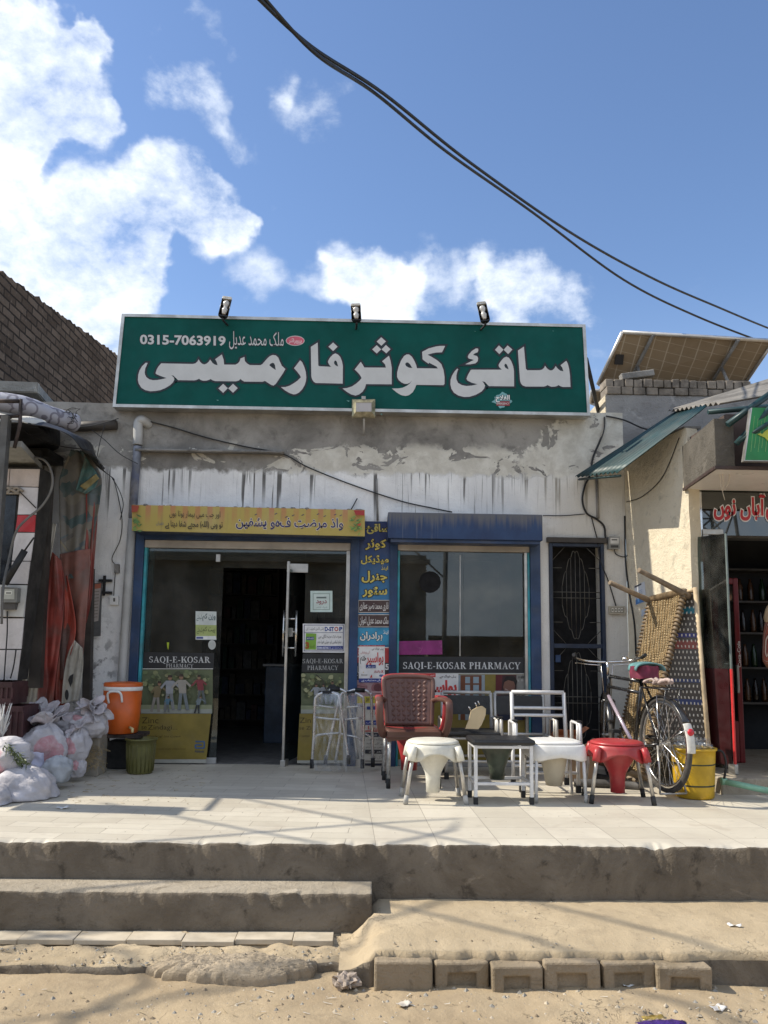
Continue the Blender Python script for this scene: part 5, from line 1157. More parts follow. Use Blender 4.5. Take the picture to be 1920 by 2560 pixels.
tr=sheet([(Vector((-6.5,6.60,2.98)),Vector((-6.5,9,3.05))),(P(-30,1052,6.60),Vector((-3.6,9,3.0))),(P(60,1054,6.60),P(150,1068,7.9)),(P(116,1062,6.62),P(180,1085,7.9)),(P(174,1086,6.64),P(225,1110,7.9)),(P(205,1122,6.75),P(240,1145,7.9)),(P(228,1127,6.9),P(262,1175,7.9))],24,10,.03,4,2,False)
o=tr.build('tarpaulin_roof',M_tarp,solid=.006); tag(o,'black tarpaulin roof sagging from the left shop towards the pharmacy pillar','tarpaulin')
sp_=sheet([(P(200,1126,7.75),P(226,1130,7.75)),(P(226,1150,7.8),P(250,1165,7.8)),(P(250,1172,7.85),P(268,1184,7.85)),(P(276,1190,7.9),P(284,1196,7.9)),(P(282,1200,7.9),P(286,1204,7.9))],12,5,.008,4,3)
o=sp_.build('tarpaulin_tail',M_tarp,solid=.006); tag(o,'twisted black tarpaulin corner tied against the pharmacy pillar','tarpaulin')
# rolled up flex banner and its metal frame on the roof
rb=thing('rolled_banner','pale rolled up printed flex lying along the left shop roof edge','banner',P(100,1040,6.9))
def rollmat():
    m,t,bb,ov,pos=base_mat('pale flex with grey rings'); v=t.n('ShaderNodeTexVoronoi'); v.inputs['Scale'].default_value=9; t.l(pos,v.inputs['Vector'])
    r=t.math('MULTIPLY',t.ss(v.outputs[0],.36,.42),t.ss(v.outputs[0],.55,.5)); c=t.mix(r,(.42,.42,.47),(.16,.15,.19)); c=t.mix(t.math('MULTIPLY',t.noise(pos,4,5,.6),.4),c,(.3,.28,.26)); t.l(c,bb.inputs['Base Color']); bb.inputs['Roughness'].default_value=.5; return m
pp=smooth_path([P(-30,1000,6.9),P(60,1015,6.95),P(120,1038,7.1),P(186,1058,7.35)],8)
MB().tube(pp,[.085*(1+.06*noise.noise(Vector((i*.5,0,0)))) for i in range(len(pp))],14).build('roll',rollmat(),rb)
rf=thing('roof_frame','dark rusty metal frame with a square upright above the left shop canopy','frame',P(40,1030,6.5))
mb=MB(); yy=6.5
mb.tube([P(-40,1002,yy),P(52,1003,yy)],.018,4); mb.tube([P(52,998,yy),P(50,1060,yy),P(36,1120,yy)],.016,4); mb.tube([P(-40,1043,yy),P(48,1040,yy)],.016,4); mb.build('bars',mat('rusty dark bar',(.05,.035,.03),.8,var=.4,vs=9),rf)
mb=MB(); mb.box((P(2,1042,6.45).x,6.45,0),(P(20,1042,6.45).x,6.52,P(10,1038,6.45).z)); o=mb.build('roof_post',mat('dull steel post',(.10,.10,.095),.6,.3,.2,5,dirt=.3)); tag(o,'dull square steel post standing at the far left edge in front of the tiled pillar','post')
clo=sheet([(P(-30,1028,6.55),P(-30,1052,6.5)),(P(30,1038,6.6),P(30,1050,6.5)),(P(80,1042,6.7),P(70,1056,6.6)),(P(116,1055,6.85),P(112,1060,6.8))],10,4,.02,4,8,False).build('white_cloth',mat('white tied cloth',(.62,.60,.54),.8,var=.1),solid=.004); tag(clo,'strip of white cloth tied along the roof frame of the left shop','cloth')
# beam and torn plaster next to the pharmacy
mb=MB(); mb.tube([P(160,1068,7.95),P(292,1062,7.96)],.05,6); o=mb.build('roof_beam',M_dkw); tag(o,'rough dark timber beam between the left shop roof and the pharmacy','beam')
# electricity meter and cables on the tiles
lm=thing('electricity_meter','old electricity meter with a glass face on the white tiles of the left shop','meter',P(20,1490,TY-.05))
MB().prism([P(3,1467,TY-.09),P(44,1469,TY-.09),P(42,1506,TY-.09),P(2,1506,TY-.09)],(0,.09,0)).build('casing',mat('green grey meter casing',(.17,.17,.155),.5,var=.15),lm,bevel=.008)
MB().prism([P(3,1507,TY-.07),P(40,1507,TY-.07),P(36,1524,TY-.07),P(4,1524,TY-.07)],(0,.07,0)).build('terminal_cover',mat('dark meter cover',(.07,.065,.06),.5,var=.15),lm,bevel=.005)
pn=Panel(TY-.093); pn.rect(7,1473,36,1498,'a5a69c'); pn.rect(12,1478,30,1486,'cfcfc4'); pn.rect(15,1481,28,1484,'2a2a28'); pn.build('dial_plate',lm)
mb=MB(); mb.prism([P(-5,1462,TY-.02),P(67,1463,TY-.02),P(58,1542,TY-.02),P(-5,1540,TY-.02)],(0,.018,0)); o=mb.build('meter_board',mat('pale painted board',(.50,.50,.48),.6,var=.1,dirt=.25)); tag(o,'pale board under the old meter on the tiled pillar','board')
cable('loose_cable',[P(62,1140,7.0),P(110,1150,6.9),P(130,1185,6.9),P(128,1225,6.9),P(105,1265,6.9),P(70,1295,6.88),P(40,1330,6.88),P(22,1400,6.88),P(8,1470,6.60),P(4,1560,6.60)],.010,mat('grey cable sheath',(.14,.135,.125),.6),'thick grey cable looping from the left roof past the tiles to the meter')
cable('loose_cable',[P(90,1270,TY-.02),P(70,1250,TY-.03),P(48,1228,TY-.02)],.006,M_dkw,'thin dark stick like wire across the white tile above the red tile')
tb=MB().tube([P(62,1376,6.84),P(12,1460,6.84)],.030,8); tb.tube([P(84,1345,6.60),P(62,1376,6.84)],.008,6); o=tb.build('cable_sleeve',M_black); tag(o,'black rubber sleeve on a cable slanting over the white tiles','cable')
cable('loose_cable',[P(18,1528,TY-.03),P(18,1580,TY-.03),P(14,1640,TY-.03),P(10,1700,TY-.03)],.006,M_blk2,'left one of two dark wires running down the lowest white tile')
cable('loose_cable',[P(40,1624,TY-.03),P(38,1640,TY-.03),P(33,1670,TY-.03),P(26,1696,TY-.03)],.006,M_blk2,'short dark wire on the lowest white tile, right of the longer one')
# hanging torn banners between the shops
M_red=mat('faded red flex',(.25,.042,.03),.55,var=.35,vs=2.5,dirt=.75,dcol=(.14,.10,.08))
M_patch=None
def patchmat(name,cols,sc,seed):
    m,t,bb,ov,pos=base_mat(name); vec=t.n('ShaderNodeTexNoise'); vec.inputs['Scale'].default_value=3; t.l(pos,vec.inputs['Vector'])
    ad=t.n('ShaderNodeVectorMath',operation='ADD'); sc_=t.n('ShaderNodeVectorMath',operation='SCALE'); t.l(vec.outputs['Color'],sc_.inputs[0]); sc_.inputs['Scale'].default_value=.25; t.l(t.mapv(pos,(sc,.3,sc),(seed,seed,seed),(0,.6,0)),ad.inputs[0]); t.l(sc_.outputs[0],ad.inputs[1])
    v=t.n('ShaderNodeTexVoronoi',distance='CHEBYCHEV'); v.inputs['Scale'].default_value=1; t.l(ad.outputs[0],v.inputs['Vector'])
    r=t.n('ShaderNodeValToRGB'); sx=t.n('ShaderNodeSeparateXYZ'); t.l(v.outputs['Color'],sx.inputs[0]); t.l(sx.outputs[0],r.inputs[0]); r.color_ramp.interpolation='CONSTANT'
    el=r.color_ramp.elements
    while len(el)<len(cols): el.new(0)
    for i,c in enumerate(cols): el[i].position=i/len(cols); el[i].color=(*c,1)
    n=t.noise(pos,7,7,.65); c=t.mix(t.math('MULTIPLY',t.ss(n,.4,.7),.6),r.outputs[0],(.13,.12,.10)); t.l(c,bb.inputs['Base Color']); bb.inputs['Roughness'].default_value=.6; bumpit(t,bb,n,.4,.02); return m
M_pt=patchmat('patched grey tarpaulin',[(.15,.14,.12),(.11,.105,.095),(.17,.155,.125),(.05,.085,.087),(.13,.12,.105),(.20,.165,.10),(.08,.11,.12),(.14,.13,.115)],9,3)
M_pale=mat('dirty cream flex',(.36,.34,.29),.6,var=.2,vs=4,dirt=.5,dcol=(.16,.14,.11))
hy=7.55
hb=thing('hanging_banner','torn red and grey flex banners hanging in folds between the two shops','banner',P(160,1500,hy))
sheet([(P(178,1124,hy),P(212,1128,hy)),(P(150,1190,hy),P(252,1185,hy)),(P(148,1250,hy),P(250,1250,hy)),(P(150,1330,hy),P(236,1330,hy)),(P(152,1400,hy),P(228,1400,hy)),(P(158,1450,hy),P(220,1440,hy))],26,16,.07,1.8,1).build('patched_sheet',M_pt,hb,solid=.004)
sheet([(P(120,1370,hy-.06),P(152,1400,hy-.06)),(P(106,1470,hy-.06),P(162,1470,hy-.06)),(P(97,1570,hy-.06),P(155,1570,hy-.06)),(P(95,1680,hy-.06),P(140,1690,hy-.06)),(P(88,1775,hy-.06),P(130,1790,hy-.06))],24,12,.07,1.6,4).build('red_sheet',M_red,hb,solid=.004)
sheet([(P(150,1430,hy-.02),P(168,1440,hy-.02)),(P(150,1530,hy-.03),P(190,1560,hy-.03)),(P(135,1620,hy-.03),P(178,1640,hy-.03)),(P(128,1700,hy-.03),P(165,1720,hy-.03)),(P(126,1795,hy-.03),P(160,1795,hy-.03))],24,12,.05,1.5,6).build('red_sheet',mat('bright red flex',(.34,.05,.03),.5,var=.3,vs=3,dirt=.4),hb,solid=.004)
sheet([(P(204,1230,hy+.03),P(246,1200,hy+.03)),(P(205,1300,hy+.03),P(244,1290,hy+.03)),(P(205,1400,hy+.03),P(236,1400,hy+.03)),(P(205,1480,hy+.03),P(228,1500,hy+.03)),(P(190,1570,hy+.03),P(214,1560,hy+.03))],18,8,.04,3,9).build('red_sheet',M_red,hb,solid=.004)
sheet([(P(112,1300,hy-.08),P(142,1310,hy-.08)),(P(102,1380,hy-.08),P(128,1390,hy-.08)),(P(95,1500,hy-.08),P(106,1500,hy-.08)),(P(82,1620,hy-.08),P(100,1640,hy-.08)),(P(50,1720,hy-.08),P(98,1720,hy-.08)),(P(40,1790,hy-.08),P(84,1790,hy-.08))],24,8,.04,3,12).build('pale_sheet',M_pale,hb,solid=.004)
sheet([(P(186,1600,hy-.07),P(206,1620,hy-.07)),(P(168,1640,hy-.07),P(208,1660,hy-.07)),(P(158,1700,hy-.07),P(203,1710,hy-.07)),(P(154,1760,hy-.07),P(196,1750,hy-.07))],16,10,.02,3,15).build('pale_sheet',M_pale,hb,solid=.004)
pn=Panel(hy-.10); pn.poly([(174,1690),(184,1684),(181,1706),(176,1718),(170,1700)],M_black); pn.ell(167,1737,5,13,M_black); pn.build('dark_patches',hb)
sheet([(P(214,1140,hy-.03),P(246,1190,hy-.03)),(P(200,1190,hy-.03),P(240,1215,hy-.03)),(P(190,1225,hy-.03),P(214,1235,hy-.03))],8,6,.03,4,18).build('teal_sheet',mat('faded teal flex',(.05,.15,.15),.6,var=.3,vs=5,dirt=.4),hb,solid=.004)
sheet([(P(200,1215,hy-.05),P(240,1185,hy-.05)),(P(214,1225,hy-.05),P(248,1196,hy-.05))],4,6,.01,3,19).build('cardboard_flap',mat('ochre cardboard',(.30,.25,.11),.8,var=.2),hb,solid=.006)
sheet([(P(150,1385,hy-.015),P(226,1370,hy-.015)),(P(148,1450,hy-.02),P(224,1440,hy-.02)),(P(150,1550,hy-.02),P(216,1540,hy-.02)),(P(150,1640,hy-.02),P(208,1640,hy-.02)),(P(150,1700,hy-.02),P(200,1690,hy-.02))],20,12,.05,1.6,22).build('red_sheet',mat('brown stained flex',(.15,.060,.045),.6,var=.4,vs=3,dirt=.7,dcol=(.12,.105,.09)),hb,solid=.004)
# timber posts and a notice behind the banners
for (x0,x1,y0,y1,Y,lab) in ((100,116,1190,1720,7.3,'dark timber post beside the tiled pillar, left of the red banners'),(212,228,1420,1780,7.75,'dark brown post between the banners and the pharmacy pillar')):
    a=P(x0,y0,Y); b=P(x0-(30 if Y<7.5 else 8),y1,Y); mb=MB(); w_=.10 if Y<7.5 else .07
    mb.prism([a,a+Vector((w_,0,0)),b+Vector((w_,0,0)),b],(0,.08,0)); o=mb.build('timber_post',M_dkw,bevel=.006); tag(o,lab,'post')
nt=thing('notice_board','narrow paper notice on a grey board hung beside the left pillar','notice',P(238,1520,F-.1))
MB().prism([P(236,1458,F-.10),P(254,1456,F-.10),P(250,1590,F-.10),P(226,1592,F-.10)],(0,.02,0)).build('board',mat('dull grey board',(.10,.10,.10),.7,var=.2),nt)
pn=Panel(F-.1006); pn.poly([(236,1461),(253,1458),(246,1552),(228,1556)],'a39a94'); pn.poly([(236,1461),(253,1458),(252,1470),(235,1473)],'a3604a'); 
for k in range(9): pn.line([(233-k*.5,1480+k*8),(248-k*.5,1478+k*8)],1.6,'6a6460')
pn.build('paper',nt)
# ---------------------------------------------------------------- wires on the left
random.seed(3)
for k,(pts,lab) in enumerate([([(105,1066),(160,1068),(230,1064),(296,1046)],'black wire bundle from the rolled banner to the pharmacy roof corner'),([(230,1075),(262,1100),(300,1135),(345,1160)],'thin wire slanting over the left end of the plaster'),([(262,1062),(250,1105),(243,1140),(240,1150)],'thin drooping wire near the left roof corner'),([(40,1060),(80,1090),(150,1115),(220,1124)],'grey wire under the black tarpaulin of the left shop'),([(284,1200),(300,1230),(308,1262),(300,1300)],'pair of thin wires hanging from the tarpaulin corner')]):
    cable('loose_wire',[P(x,y,7.85 if k!=3 else 7.0) for x,y in pts],.004,M_blk2,lab)
mb=MB()
for k in range(14):
    a=P(158+random.uniform(-8,8),1040+random.uniform(-6,6),7.2); pts=[a+Vector((random.uniform(-.12,.12),random.uniform(-.05,.05),random.uniform(-.08,.06))) for _ in range(4)]; mb.tube(smooth_path([a]+pts,4),.003,4)
o=mb.build('wire_tangle',M_blk2); tag(o,'tangle of thin black wires on the end of the rolled banner','wire')
# ================================================================== right shop
rs=thing('cream_shop','cream walled shop on the right with a canopy, glass front and red urdu lettering','shop',(3,7,0))
WA=Vector((2.572,8.0,0)); WB=Vector((2.815,7.0,0))
M_cream=cement_material('cream limewashed wall',(.60,.53,.40),(.68,.61,.47),(.40,.36,.28))
wd=(WB-WA).normalized(); wn=Vector((-wd.y,wd.x,0))   # towards +x side
mb=MB(); n=26
def edge(z): return .012*noise.noise(Vector((z*4,0,2)))
zs=[-.05+3.13*i/n for i in range(n+1)]
for i in range(n):
    for (z0,z1) in ((zs[i],zs[i+1]),):
        a0=WA+Vector((0,0,z0)); a1=WA+Vector((0,0,z1)); b0=WB+wd*edge(z0)+Vector((0,0,z0)); b1=WB+wd*edge(z1)+Vector((0,0,z1)); th=wn*.11
        mb.add([a0,b0,b1,a1,a0+th,b0+th,b1+th,a1+th],[(0,1,2,3),(1,5,6,2),(5,4,7,6)])
mb.build('side_wall',M_cream,rs)
mb=MB(); ap=[WA+wd*(-.0)+Vector((0,0,2.885)),WB+Vector((0,0,2.885))]
mb.prism([WA+Vector((-.012,.3,3.081)),WB+Vector((-.01,.02,3.081)),WB+Vector((.14,.02,3.081)),WA+Vector((.12,.3,3.081))],(0,0,.02)); mb.build('wall_cap',M_conc,rs)
# upper wall with brick parapet
uy=8.42; UX0=P(1515,1000,uy).x; zb=P(1600,988,uy).z; zt=P(1600,948,uy).z
M_plg=cement_material('grey upper plaster',(.25,.245,.24),(.33,.325,.315),(.18,.175,.17))
M_crm2=cement_material('old cream upper plaster',(.52,.46,.35),(.62,.55,.42),(.36,.32,.25))
mb=MB(); mb.box((UX0,uy,2.3),(4.9,uy+.22,zb)); mb.build('upper_wall',M_plg,rs)
mb=MB(); mb.prism([Vector((UX0-.006,uy+.006,2.76)),Vector((UX0-.006,uy+.006,zb-.004)),Vector((UX0-.006,uy+1.6,zb-.02)),Vector((UX0-.006,uy+1.6,2.76))],(.004,0,0)); mb.build('upper_side_wall',M_crm2,rs)
mb=MB(); random.seed(9)
for r,(z0,z1) in enumerate(((zb+.002,zb+(zt-zb)*.46),(zb+(zt-zb)*.48,zt))):
    x=UX0+random.uniform(-.01,.02)
    while x<4.1:
        w_=random.uniform(.13,.22) if r==0 else random.uniform(.085,.12); dy=random.uniform(-.012,.01); dz=random.uniform(-.008,.006)
        mb.box((x,uy-.015+dy,z0),(x+w_-.012,uy+.215,z1+dz)); x+=w_
mb.build('brick_parapet',mat('grey brown parapet brick',(.22,.19,.155),.95,var=.3,vs=8,bump=.6,dirt=.4),rs,bevel=.008)
mb=MB(); mb.box((UX0+.02,uy+.01,zb-.02),(4.9,uy+.2,zt-.02)); mb.build('parapet_core',MC['dark grout'],rs)
mb=MB(); mb.obox(P(1595,936,uy-.0)+Vector((0,.04,0)),(.36,.1,.07),Matrix.Rotation(-.15,3,'Y')); mb.build('loose_block',M_conc,rs,bevel=.01)
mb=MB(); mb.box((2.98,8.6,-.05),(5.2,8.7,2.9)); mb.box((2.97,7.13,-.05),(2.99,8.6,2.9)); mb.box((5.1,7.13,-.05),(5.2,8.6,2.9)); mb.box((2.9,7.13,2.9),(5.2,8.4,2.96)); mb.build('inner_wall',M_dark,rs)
mb=MB(); mb.box((2.84,6.62,-.05),(5.2,8.6,.128)); mb.build('threshold',M_step,rs,bevel=.015)
# canopy
cx0=2.64; cyf=6.15; cyb=7.05; cz=2.545; czt=2.92
M_ply=cement_material('weathered plywood with painted shade',(.085,.077,.064),(.13,.118,.10),(.055,.05,.042))  # awning shade on the box is put into this darker plywood colour
xr=P(1838,1150,cyf).x
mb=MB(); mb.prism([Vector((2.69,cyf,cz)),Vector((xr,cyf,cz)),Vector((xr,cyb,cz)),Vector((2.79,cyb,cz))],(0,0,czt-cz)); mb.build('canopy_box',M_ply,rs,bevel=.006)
mb=MB(); mb.box((xr+.002,cyf+.14,cz+.004),(5.2,cyb,3.0)); mb.build('canopy_back',mat('dark brown board',(.075,.05,.04),.7,var=.2),rs)
mb=MB(); mb.box((2.685,cyf-.005,cz-.025),(5.2,cyf+.02,cz-.001)); mb.prism([Vector((2.683,cyf+.021,cz-.025)),Vector((2.705,cyf+.021,cz-.025)),Vector((2.80,cyb,cz-.025)),Vector((2.782,cyb,cz-.025))],(0,0,.024)); mb.build('canopy_trim',mat('dark brown trim',(.05,.03,.025),.6,var=.2),rs)
mb=MB(); mb.prism([Vector((2.712,cyf+.022,cz-.014)),Vector((5.2,cyf+.022,cz-.014)),Vector((5.2,cyb,cz-.014)),Vector((2.808,cyb,cz-.014))],(0,0,.011)); mb.build('soffit',mat('off white soffit sheet',(.66,.62,.57),.35,var=.05,vs=2,dirt=.1),rs)
zg0=P(1760,1207,cyb).z
mb=MB(); mb.box((2.86,cyb+.002,zg0),(5.2,cyb+.09,cz-.004)); mb.build('green_band',mat('patterned dark green band',(.03,.085,.03),.6,var=.45,vs=40),rs)
SYr=7.09
mb=MB(); mb.box((2.84,SYr-.008,zg0-.022),(5.2,SYr+.03,zg0-.001)); mb.build('gold_rail',mat('thin ochre rail',(.42,.26,.06),.5,var=.1),rs)
# mirror polished strip
a=P(1729,1228,SYr); b=P(1754,1228,SYr)
M_mir=mat('mirror polished steel',(.80,.82,.84),.04,1.0,0,1)
m_=M_mir
zmm=P(1740,1520,SYr).z; mb=MB(); mb.box((2.80,SYr,zmm),(2.965,SYr+.03,P(1740,1226,SYr).z)); mb.build('mirror_strip',M_mir,rs)
mb=MB(); mb.box((2.80,SYr-.006,.13),(2.965,SYr+.03,zmm-.003)); mb.build('pillar_foot',M_conc,rs,bevel=.004)
mb=MB(); mb.box((2.80,SYr-.01,P(1740,1222,SYr).z),(P(1752,1200,SYr).x,SYr+.03,P(1740,1203,SYr).z)); mb.build('white_block',mat('cream plastic block',(.55,.55,.48),.4,var=.05),rs)
# upper glass and door
gx=P(1756,1300,SYr).x; zd=P(1850,1339,SYr).z
M_gldk=glass_mat('smoked front glass',(.16,.18,.19),1.25,.08)
mb=MB(); mb.box((gx,SYr,zd),(5.1,SYr+.01,zg0-.024)); mb.build('upper_glass',M_gldk,rs)
mb=MB(); mb.box((gx,SYr,.13),(P(1772,1500,SYr).x,SYr+.01,zd-.004)); mb.build('side_glass',M_gldk,rs)
pn=Panel(SYr-.004,.0006)
M_rt=mat('red shop lettering',(.45,.02,.03),.45,var=.05); M_rw=mat('white letter outline',(.70,.68,.68),.45,var=.03)
pn.text('آیاں نوں',(1784,1234,1913,1301),M_rt,.035,2,M_rw,.05); pn.text('ں',(1914,1262,1945,1304),M_rt,.03,0,M_rw,.05); pn.build('lettering',rs)
mb=MB(); q0=P(1755,1323,SYr); q1=P(1807,1337,SYr); q2=P(1770,1352,SYr); mb.box((q0.x,SYr-.016,q1.z),(q1.x,SYr-.005,q0.z)); mb.box((q0.x,SYr-.016,q2.z),(q2.x,SYr-.005,q1.z-.0005)); mb.build('patch_fitting',M_alu,rs,bevel=.003)
# open glass leaf with the red print low down
A=P(1798,1600,SYr); 
h0=Vector((A.x+.0,SYr+.02,0)); h1=Vector((A.x-.015,SYr-.20,0)); hv=(h1-h0).normalized(); hn=Vector((-hv.y,hv.x,0))
def lp(s,z,o=0): return h0+hv*s+hn*o+Vector((0,0,z))
def slab(s0,s1,z0,z1,o0,o1): 
    return [lp(s0,z0,o0),lp(s1,z0,o0),lp(s1,z1,o0),lp(s0,z1,o0)],hn*(o1-o0)
LB=Vector((A.x-.20,SYr+.9,0)); 
mb=MB(); leafA=Vector((P(1836,1905,6.80).x,6.78,0)); leafB=Vector((leafA.x-.17,7.07,0)); lv=(leafB-leafA).normalized(); ln=Vector((-lv.y,lv.x,0))
def lq_(s,z,o=0): return leafA+lv*s+ln*o+Vector((0,0,z))
LW=.33; mb.prism([lq_(0,.17),lq_(LW,.17),lq_(LW,zd-.03),lq_(0,zd-.03)],ln*.01)
rl=mb.build('door_leaf',glass_mat('green edged door glass',(.40,.50,.47),1.0,.12),rs)
mb=MB(); mb.prism([lq_(.02,.20,.013),lq_(.31,.20,.013),lq_(.31,.98,.013),lq_(.02,.98,.013)],ln*.002); mb.build('red_film',mat('red door film',(.028,.003,.004),.35,var=.1),rl)
mb=MB(); mb.prism([lq_(-.008,.20,-.004),lq_(.008,.20,-.004),lq_(.008,.98,-.004),lq_(-.008,.98,-.004)],ln*.018); mb.build('red_edge',mat('glossy red edge strip',(.55,.03,.03),.3,var=.05),rl)
mb=MB(); mb.prism([lq_(-.006,.98,-.003),lq_(.006,.98,-.003),lq_(.006,zd-.03,-.003),lq_(-.006,zd-.03,-.003)],ln*.016); mb.build('edge_strip',mat('green grey glass edge',(.13,.16,.15),.3,var=.1),rl)
mb=MB(); mb.prism([lq_(-.012,.13,-.016),lq_(.05,.13,-.016),lq_(.05,.215,-.016),lq_(-.012,.215,-.016)],ln*.042); mb.build('pivot_shoe',M_alu,rl,bevel=.008)
# drinks cooler inside
cl=thing('drinks_cooler','tall red drinks cooler behind the glass door of the right shop','cooler',(3.27,7.5,.13))
M_cr=mat('red cooler steel',(.16,.008,.010),.4,var=.12,vs=4); fx0=3.14; fx1=3.40; fy=7.5
mb=MB(); mb.box((fx0-.06,fy,.13),(fx0,fy+.5,1.80)); mb.box((fx1,fy,.13),(fx1+.05,fy+.5,1.80)); mb.box((fx0,fy,1.74),(fx1,fy+.5,1.80)); mb.box((fx0,fy,.13),(fx1,fy+.5,.5)); mb.box((fx0,fy+.48,.5),(fx1,fy+.5,1.74)); mb.build('cabinet',M_cr,cl,bevel=.01)
MB().box((fx0,fy+.01,.5),(fx1,fy+.016,1.74)).build('glass_door',M_gldk,cl)
MB().box((fx1-.01,fy-.03,.75),(fx1+.01,fy-.002,1.0)).build('handle',M_alu,cl,bevel=.005)
bt=MB(); random.seed(2)
M_bt=[mat('dark cola bottle',(.012,.007,.006),.2,var=.1),mat('orange drink bottle',(.06,.025,.008),.25,var=.1),mat('green drink bottle',(.012,.03,.012),.2,var=.1)]
for z in (.52,.85,1.18,1.48):
    for k in range(3): bt.lathe([(.028,0),(.030,.02),(.030,.13),(.012,.19),(.012,.22)],8,(fx0+.04+.065*k,fy+.12,z),random.randrange(3))
    bt.box((fx0+.002,fy+.03,z-.015),(fx1-.002,fy+.47,z-.003),0)
o=bt.build('bottles',M_bt,cl)
sh=thing('bottle_shelf','dim shelf of bottles at the back of the right shop doorway','shelf',(4.0,8.3,.13))
mb=MB(); mb.box((3.54,8.32,.13),(3.57,8.58,2.1)); mb.box((4.9,8.32,.13),(4.93,8.58,2.1))
for z in (.6,.95,1.3,1.62,1.95): mb.box((3.57,8.30,z),(4.9,8.58,z+.02))
mb.build('boards',M_dkw,sh)
bt=MB()
for z in (.622,.972,1.322,1.642):
    x=3.62
    while x<4.85: bt.lathe([(.03,0),(.032,.02),(.032,.14),(.013,.20),(.013,.23)],8,(x,8.38+random.uniform(0,.05),z),random.randrange(3)); x+=random.uniform(.075,.11)
bt.build('bottles',M_bt,sh)['kind']='stuff'
pn=Panel(fy-.003); 
v,f=text_mesh('Coca-Cola',.02); a_=[(q[0],q[1]) for q in v]; wx=max(q[0] for q in a_); hy_=max(q[1] for q in a_)
pn.mb.add([(fx1+.012+.028*(1-q[1]/hy_),fy-.004,.98+.24*q[0]/wx) for q in v],f,pn.mi('d9d4cf')); pn.build('lettering',cl)
# green sign at the right edge
gs=thing('green_sign','green sign with a yellow dome at the right edge above the canopy','sign',P(1900,1090,6.05))
gyy=6.02; gq=[P(1879,1019,gyy),P(2090,1022,gyy),P(2090,1155,gyy),P(1861,1152,gyy)]
MB().prism([v+Vector((0,.004,0)) for v in gq],(0,.05,0)).build('sign_box',M_alu,gs)
pn=Panel(gyy+.003); pn.poly([(1881,1019),(2090,1022),(2090,1153),(1863,1150)],mat('grass green flex',(.012,.20,.055),.45,var=.12,vs=5))
for k in range(12):
    x=1886+k*9; pn.line([(x,1040+(k%3)*6),(x-9,1130-(k%2)*10)],1.0,'7fae6a')
M_dome=mat('yellow green dome print',(.42,.46,.05),.5,var=.1); pn.poly([(1892,1086),(1900,1083),(1904,1086),(1912,1078),(1925,1070),(1945,1066),(1970,1072),(1985,1090),(1970,1108),(1945,1112),(1920,1104),(1910,1094),(1900,1090)],M_dome); pn.build('print',gs)
# ---------------------------------------------------------------- corrugated awning
aw=thing('corrugated_awning','teal corrugated metal awning sloping down to the pharmacy front','awning',(2.5,7.3,2.9))
LF=P(1438,1192,7.93); LN=P(1545,1180,7.2); HN=P(1768,1014,6.9); HF=P(1690,1030,7.93)
def corr(LF,LN,HN,HF,nw,amp,nr=8):
    def fn(u,v):
        p=LF.lerp(LN,u).lerp(HF.lerp(HN,u),v); return p+Vector((0,0,amp*math.sin(2*PI*nw*u)+.006*noise.noise(Vector((u*3,v*3,1)))))
    return MB().grid(fn,nw*8,nr)
M_awn=mat('teal painted corrugated steel',(.005,.034,.037),.5,var=.25,vs=3,dirt=.3,dcol=(.10,.10,.09))
corr(LF,LN,HN,HF,10,.012).build('lower_sheet',M_awn,aw,solid=.003)
a0=P(1672,1036,7.9)+Vector((0,0,.035)); a1=P(1800,1016,6.7)+Vector((0,0,.03)); b0=P(1842,900,7.9); b1=P(2010,935,6.2); b0=P(1960,938,7.9)
corr(a0,a1,P(2080,960,6.7),b0,11,.014).build('upper_sheet',mat('grey corrugated asbestos',(.17,.16,.145),.8,var=.25,vs=4,dirt=.3),aw,solid=.005)
for a,b,r in ((P(1770,1030,6.3),P(2000,1010,6.3),.022),(P(1925,985,6.1),P(1818,1062,6.1),.025),(P(1935,1010,6.0),P(1840,1110,6.1),.022),(P(1840,1108,6.1),P(1935,1050,5.95),.018),(LF+Vector((.03,-.02,-.03)),LN+Vector((.03,.02,-.03)),.012)): MB().tube([a,b],r,4).build('bracket',M_awn,aw)
# ---------------------------------------------------------------- solar panel
M_spb=None
def solmat():
    m,t,bb,ov,pos=base_mat('solar panel back sheet'); tc=t.n('ShaderNodeUVMap'); tc.uv_map='UVMap'
    br=t.n('ShaderNodeTexBrick'); br.offset=0; t.l(tc.outputs[0],br.inputs['Vector']); br.inputs['Scale'].default_value=1; br.inputs['Brick Width'].default_value=1/10; br.inputs['Row Height'].default_value=1/6; br.inputs['Mortar Size'].default_value=.004
    br.inputs['Color1'].default_value=(.26,.20,.13,1); br.inputs['Color2'].default_value=(.29,.225,.15,1); br.inputs['Mortar'].default_value=(.44,.38,.30,1)
    n=t.noise(pos,3,6,.6); c=t.mix(t.math('MULTIPLY',t.ss(n,.45,.75),.5),br.outputs[0],(.17,.12,.07)); t.l(c,bb.inputs['Base Color']); bb.inputs['Roughness'].default_value=.55; return m
M_spb=solmat(); M_frm=mat('solar frame aluminium',(.62,.60,.57),.4,.7,.08,8)
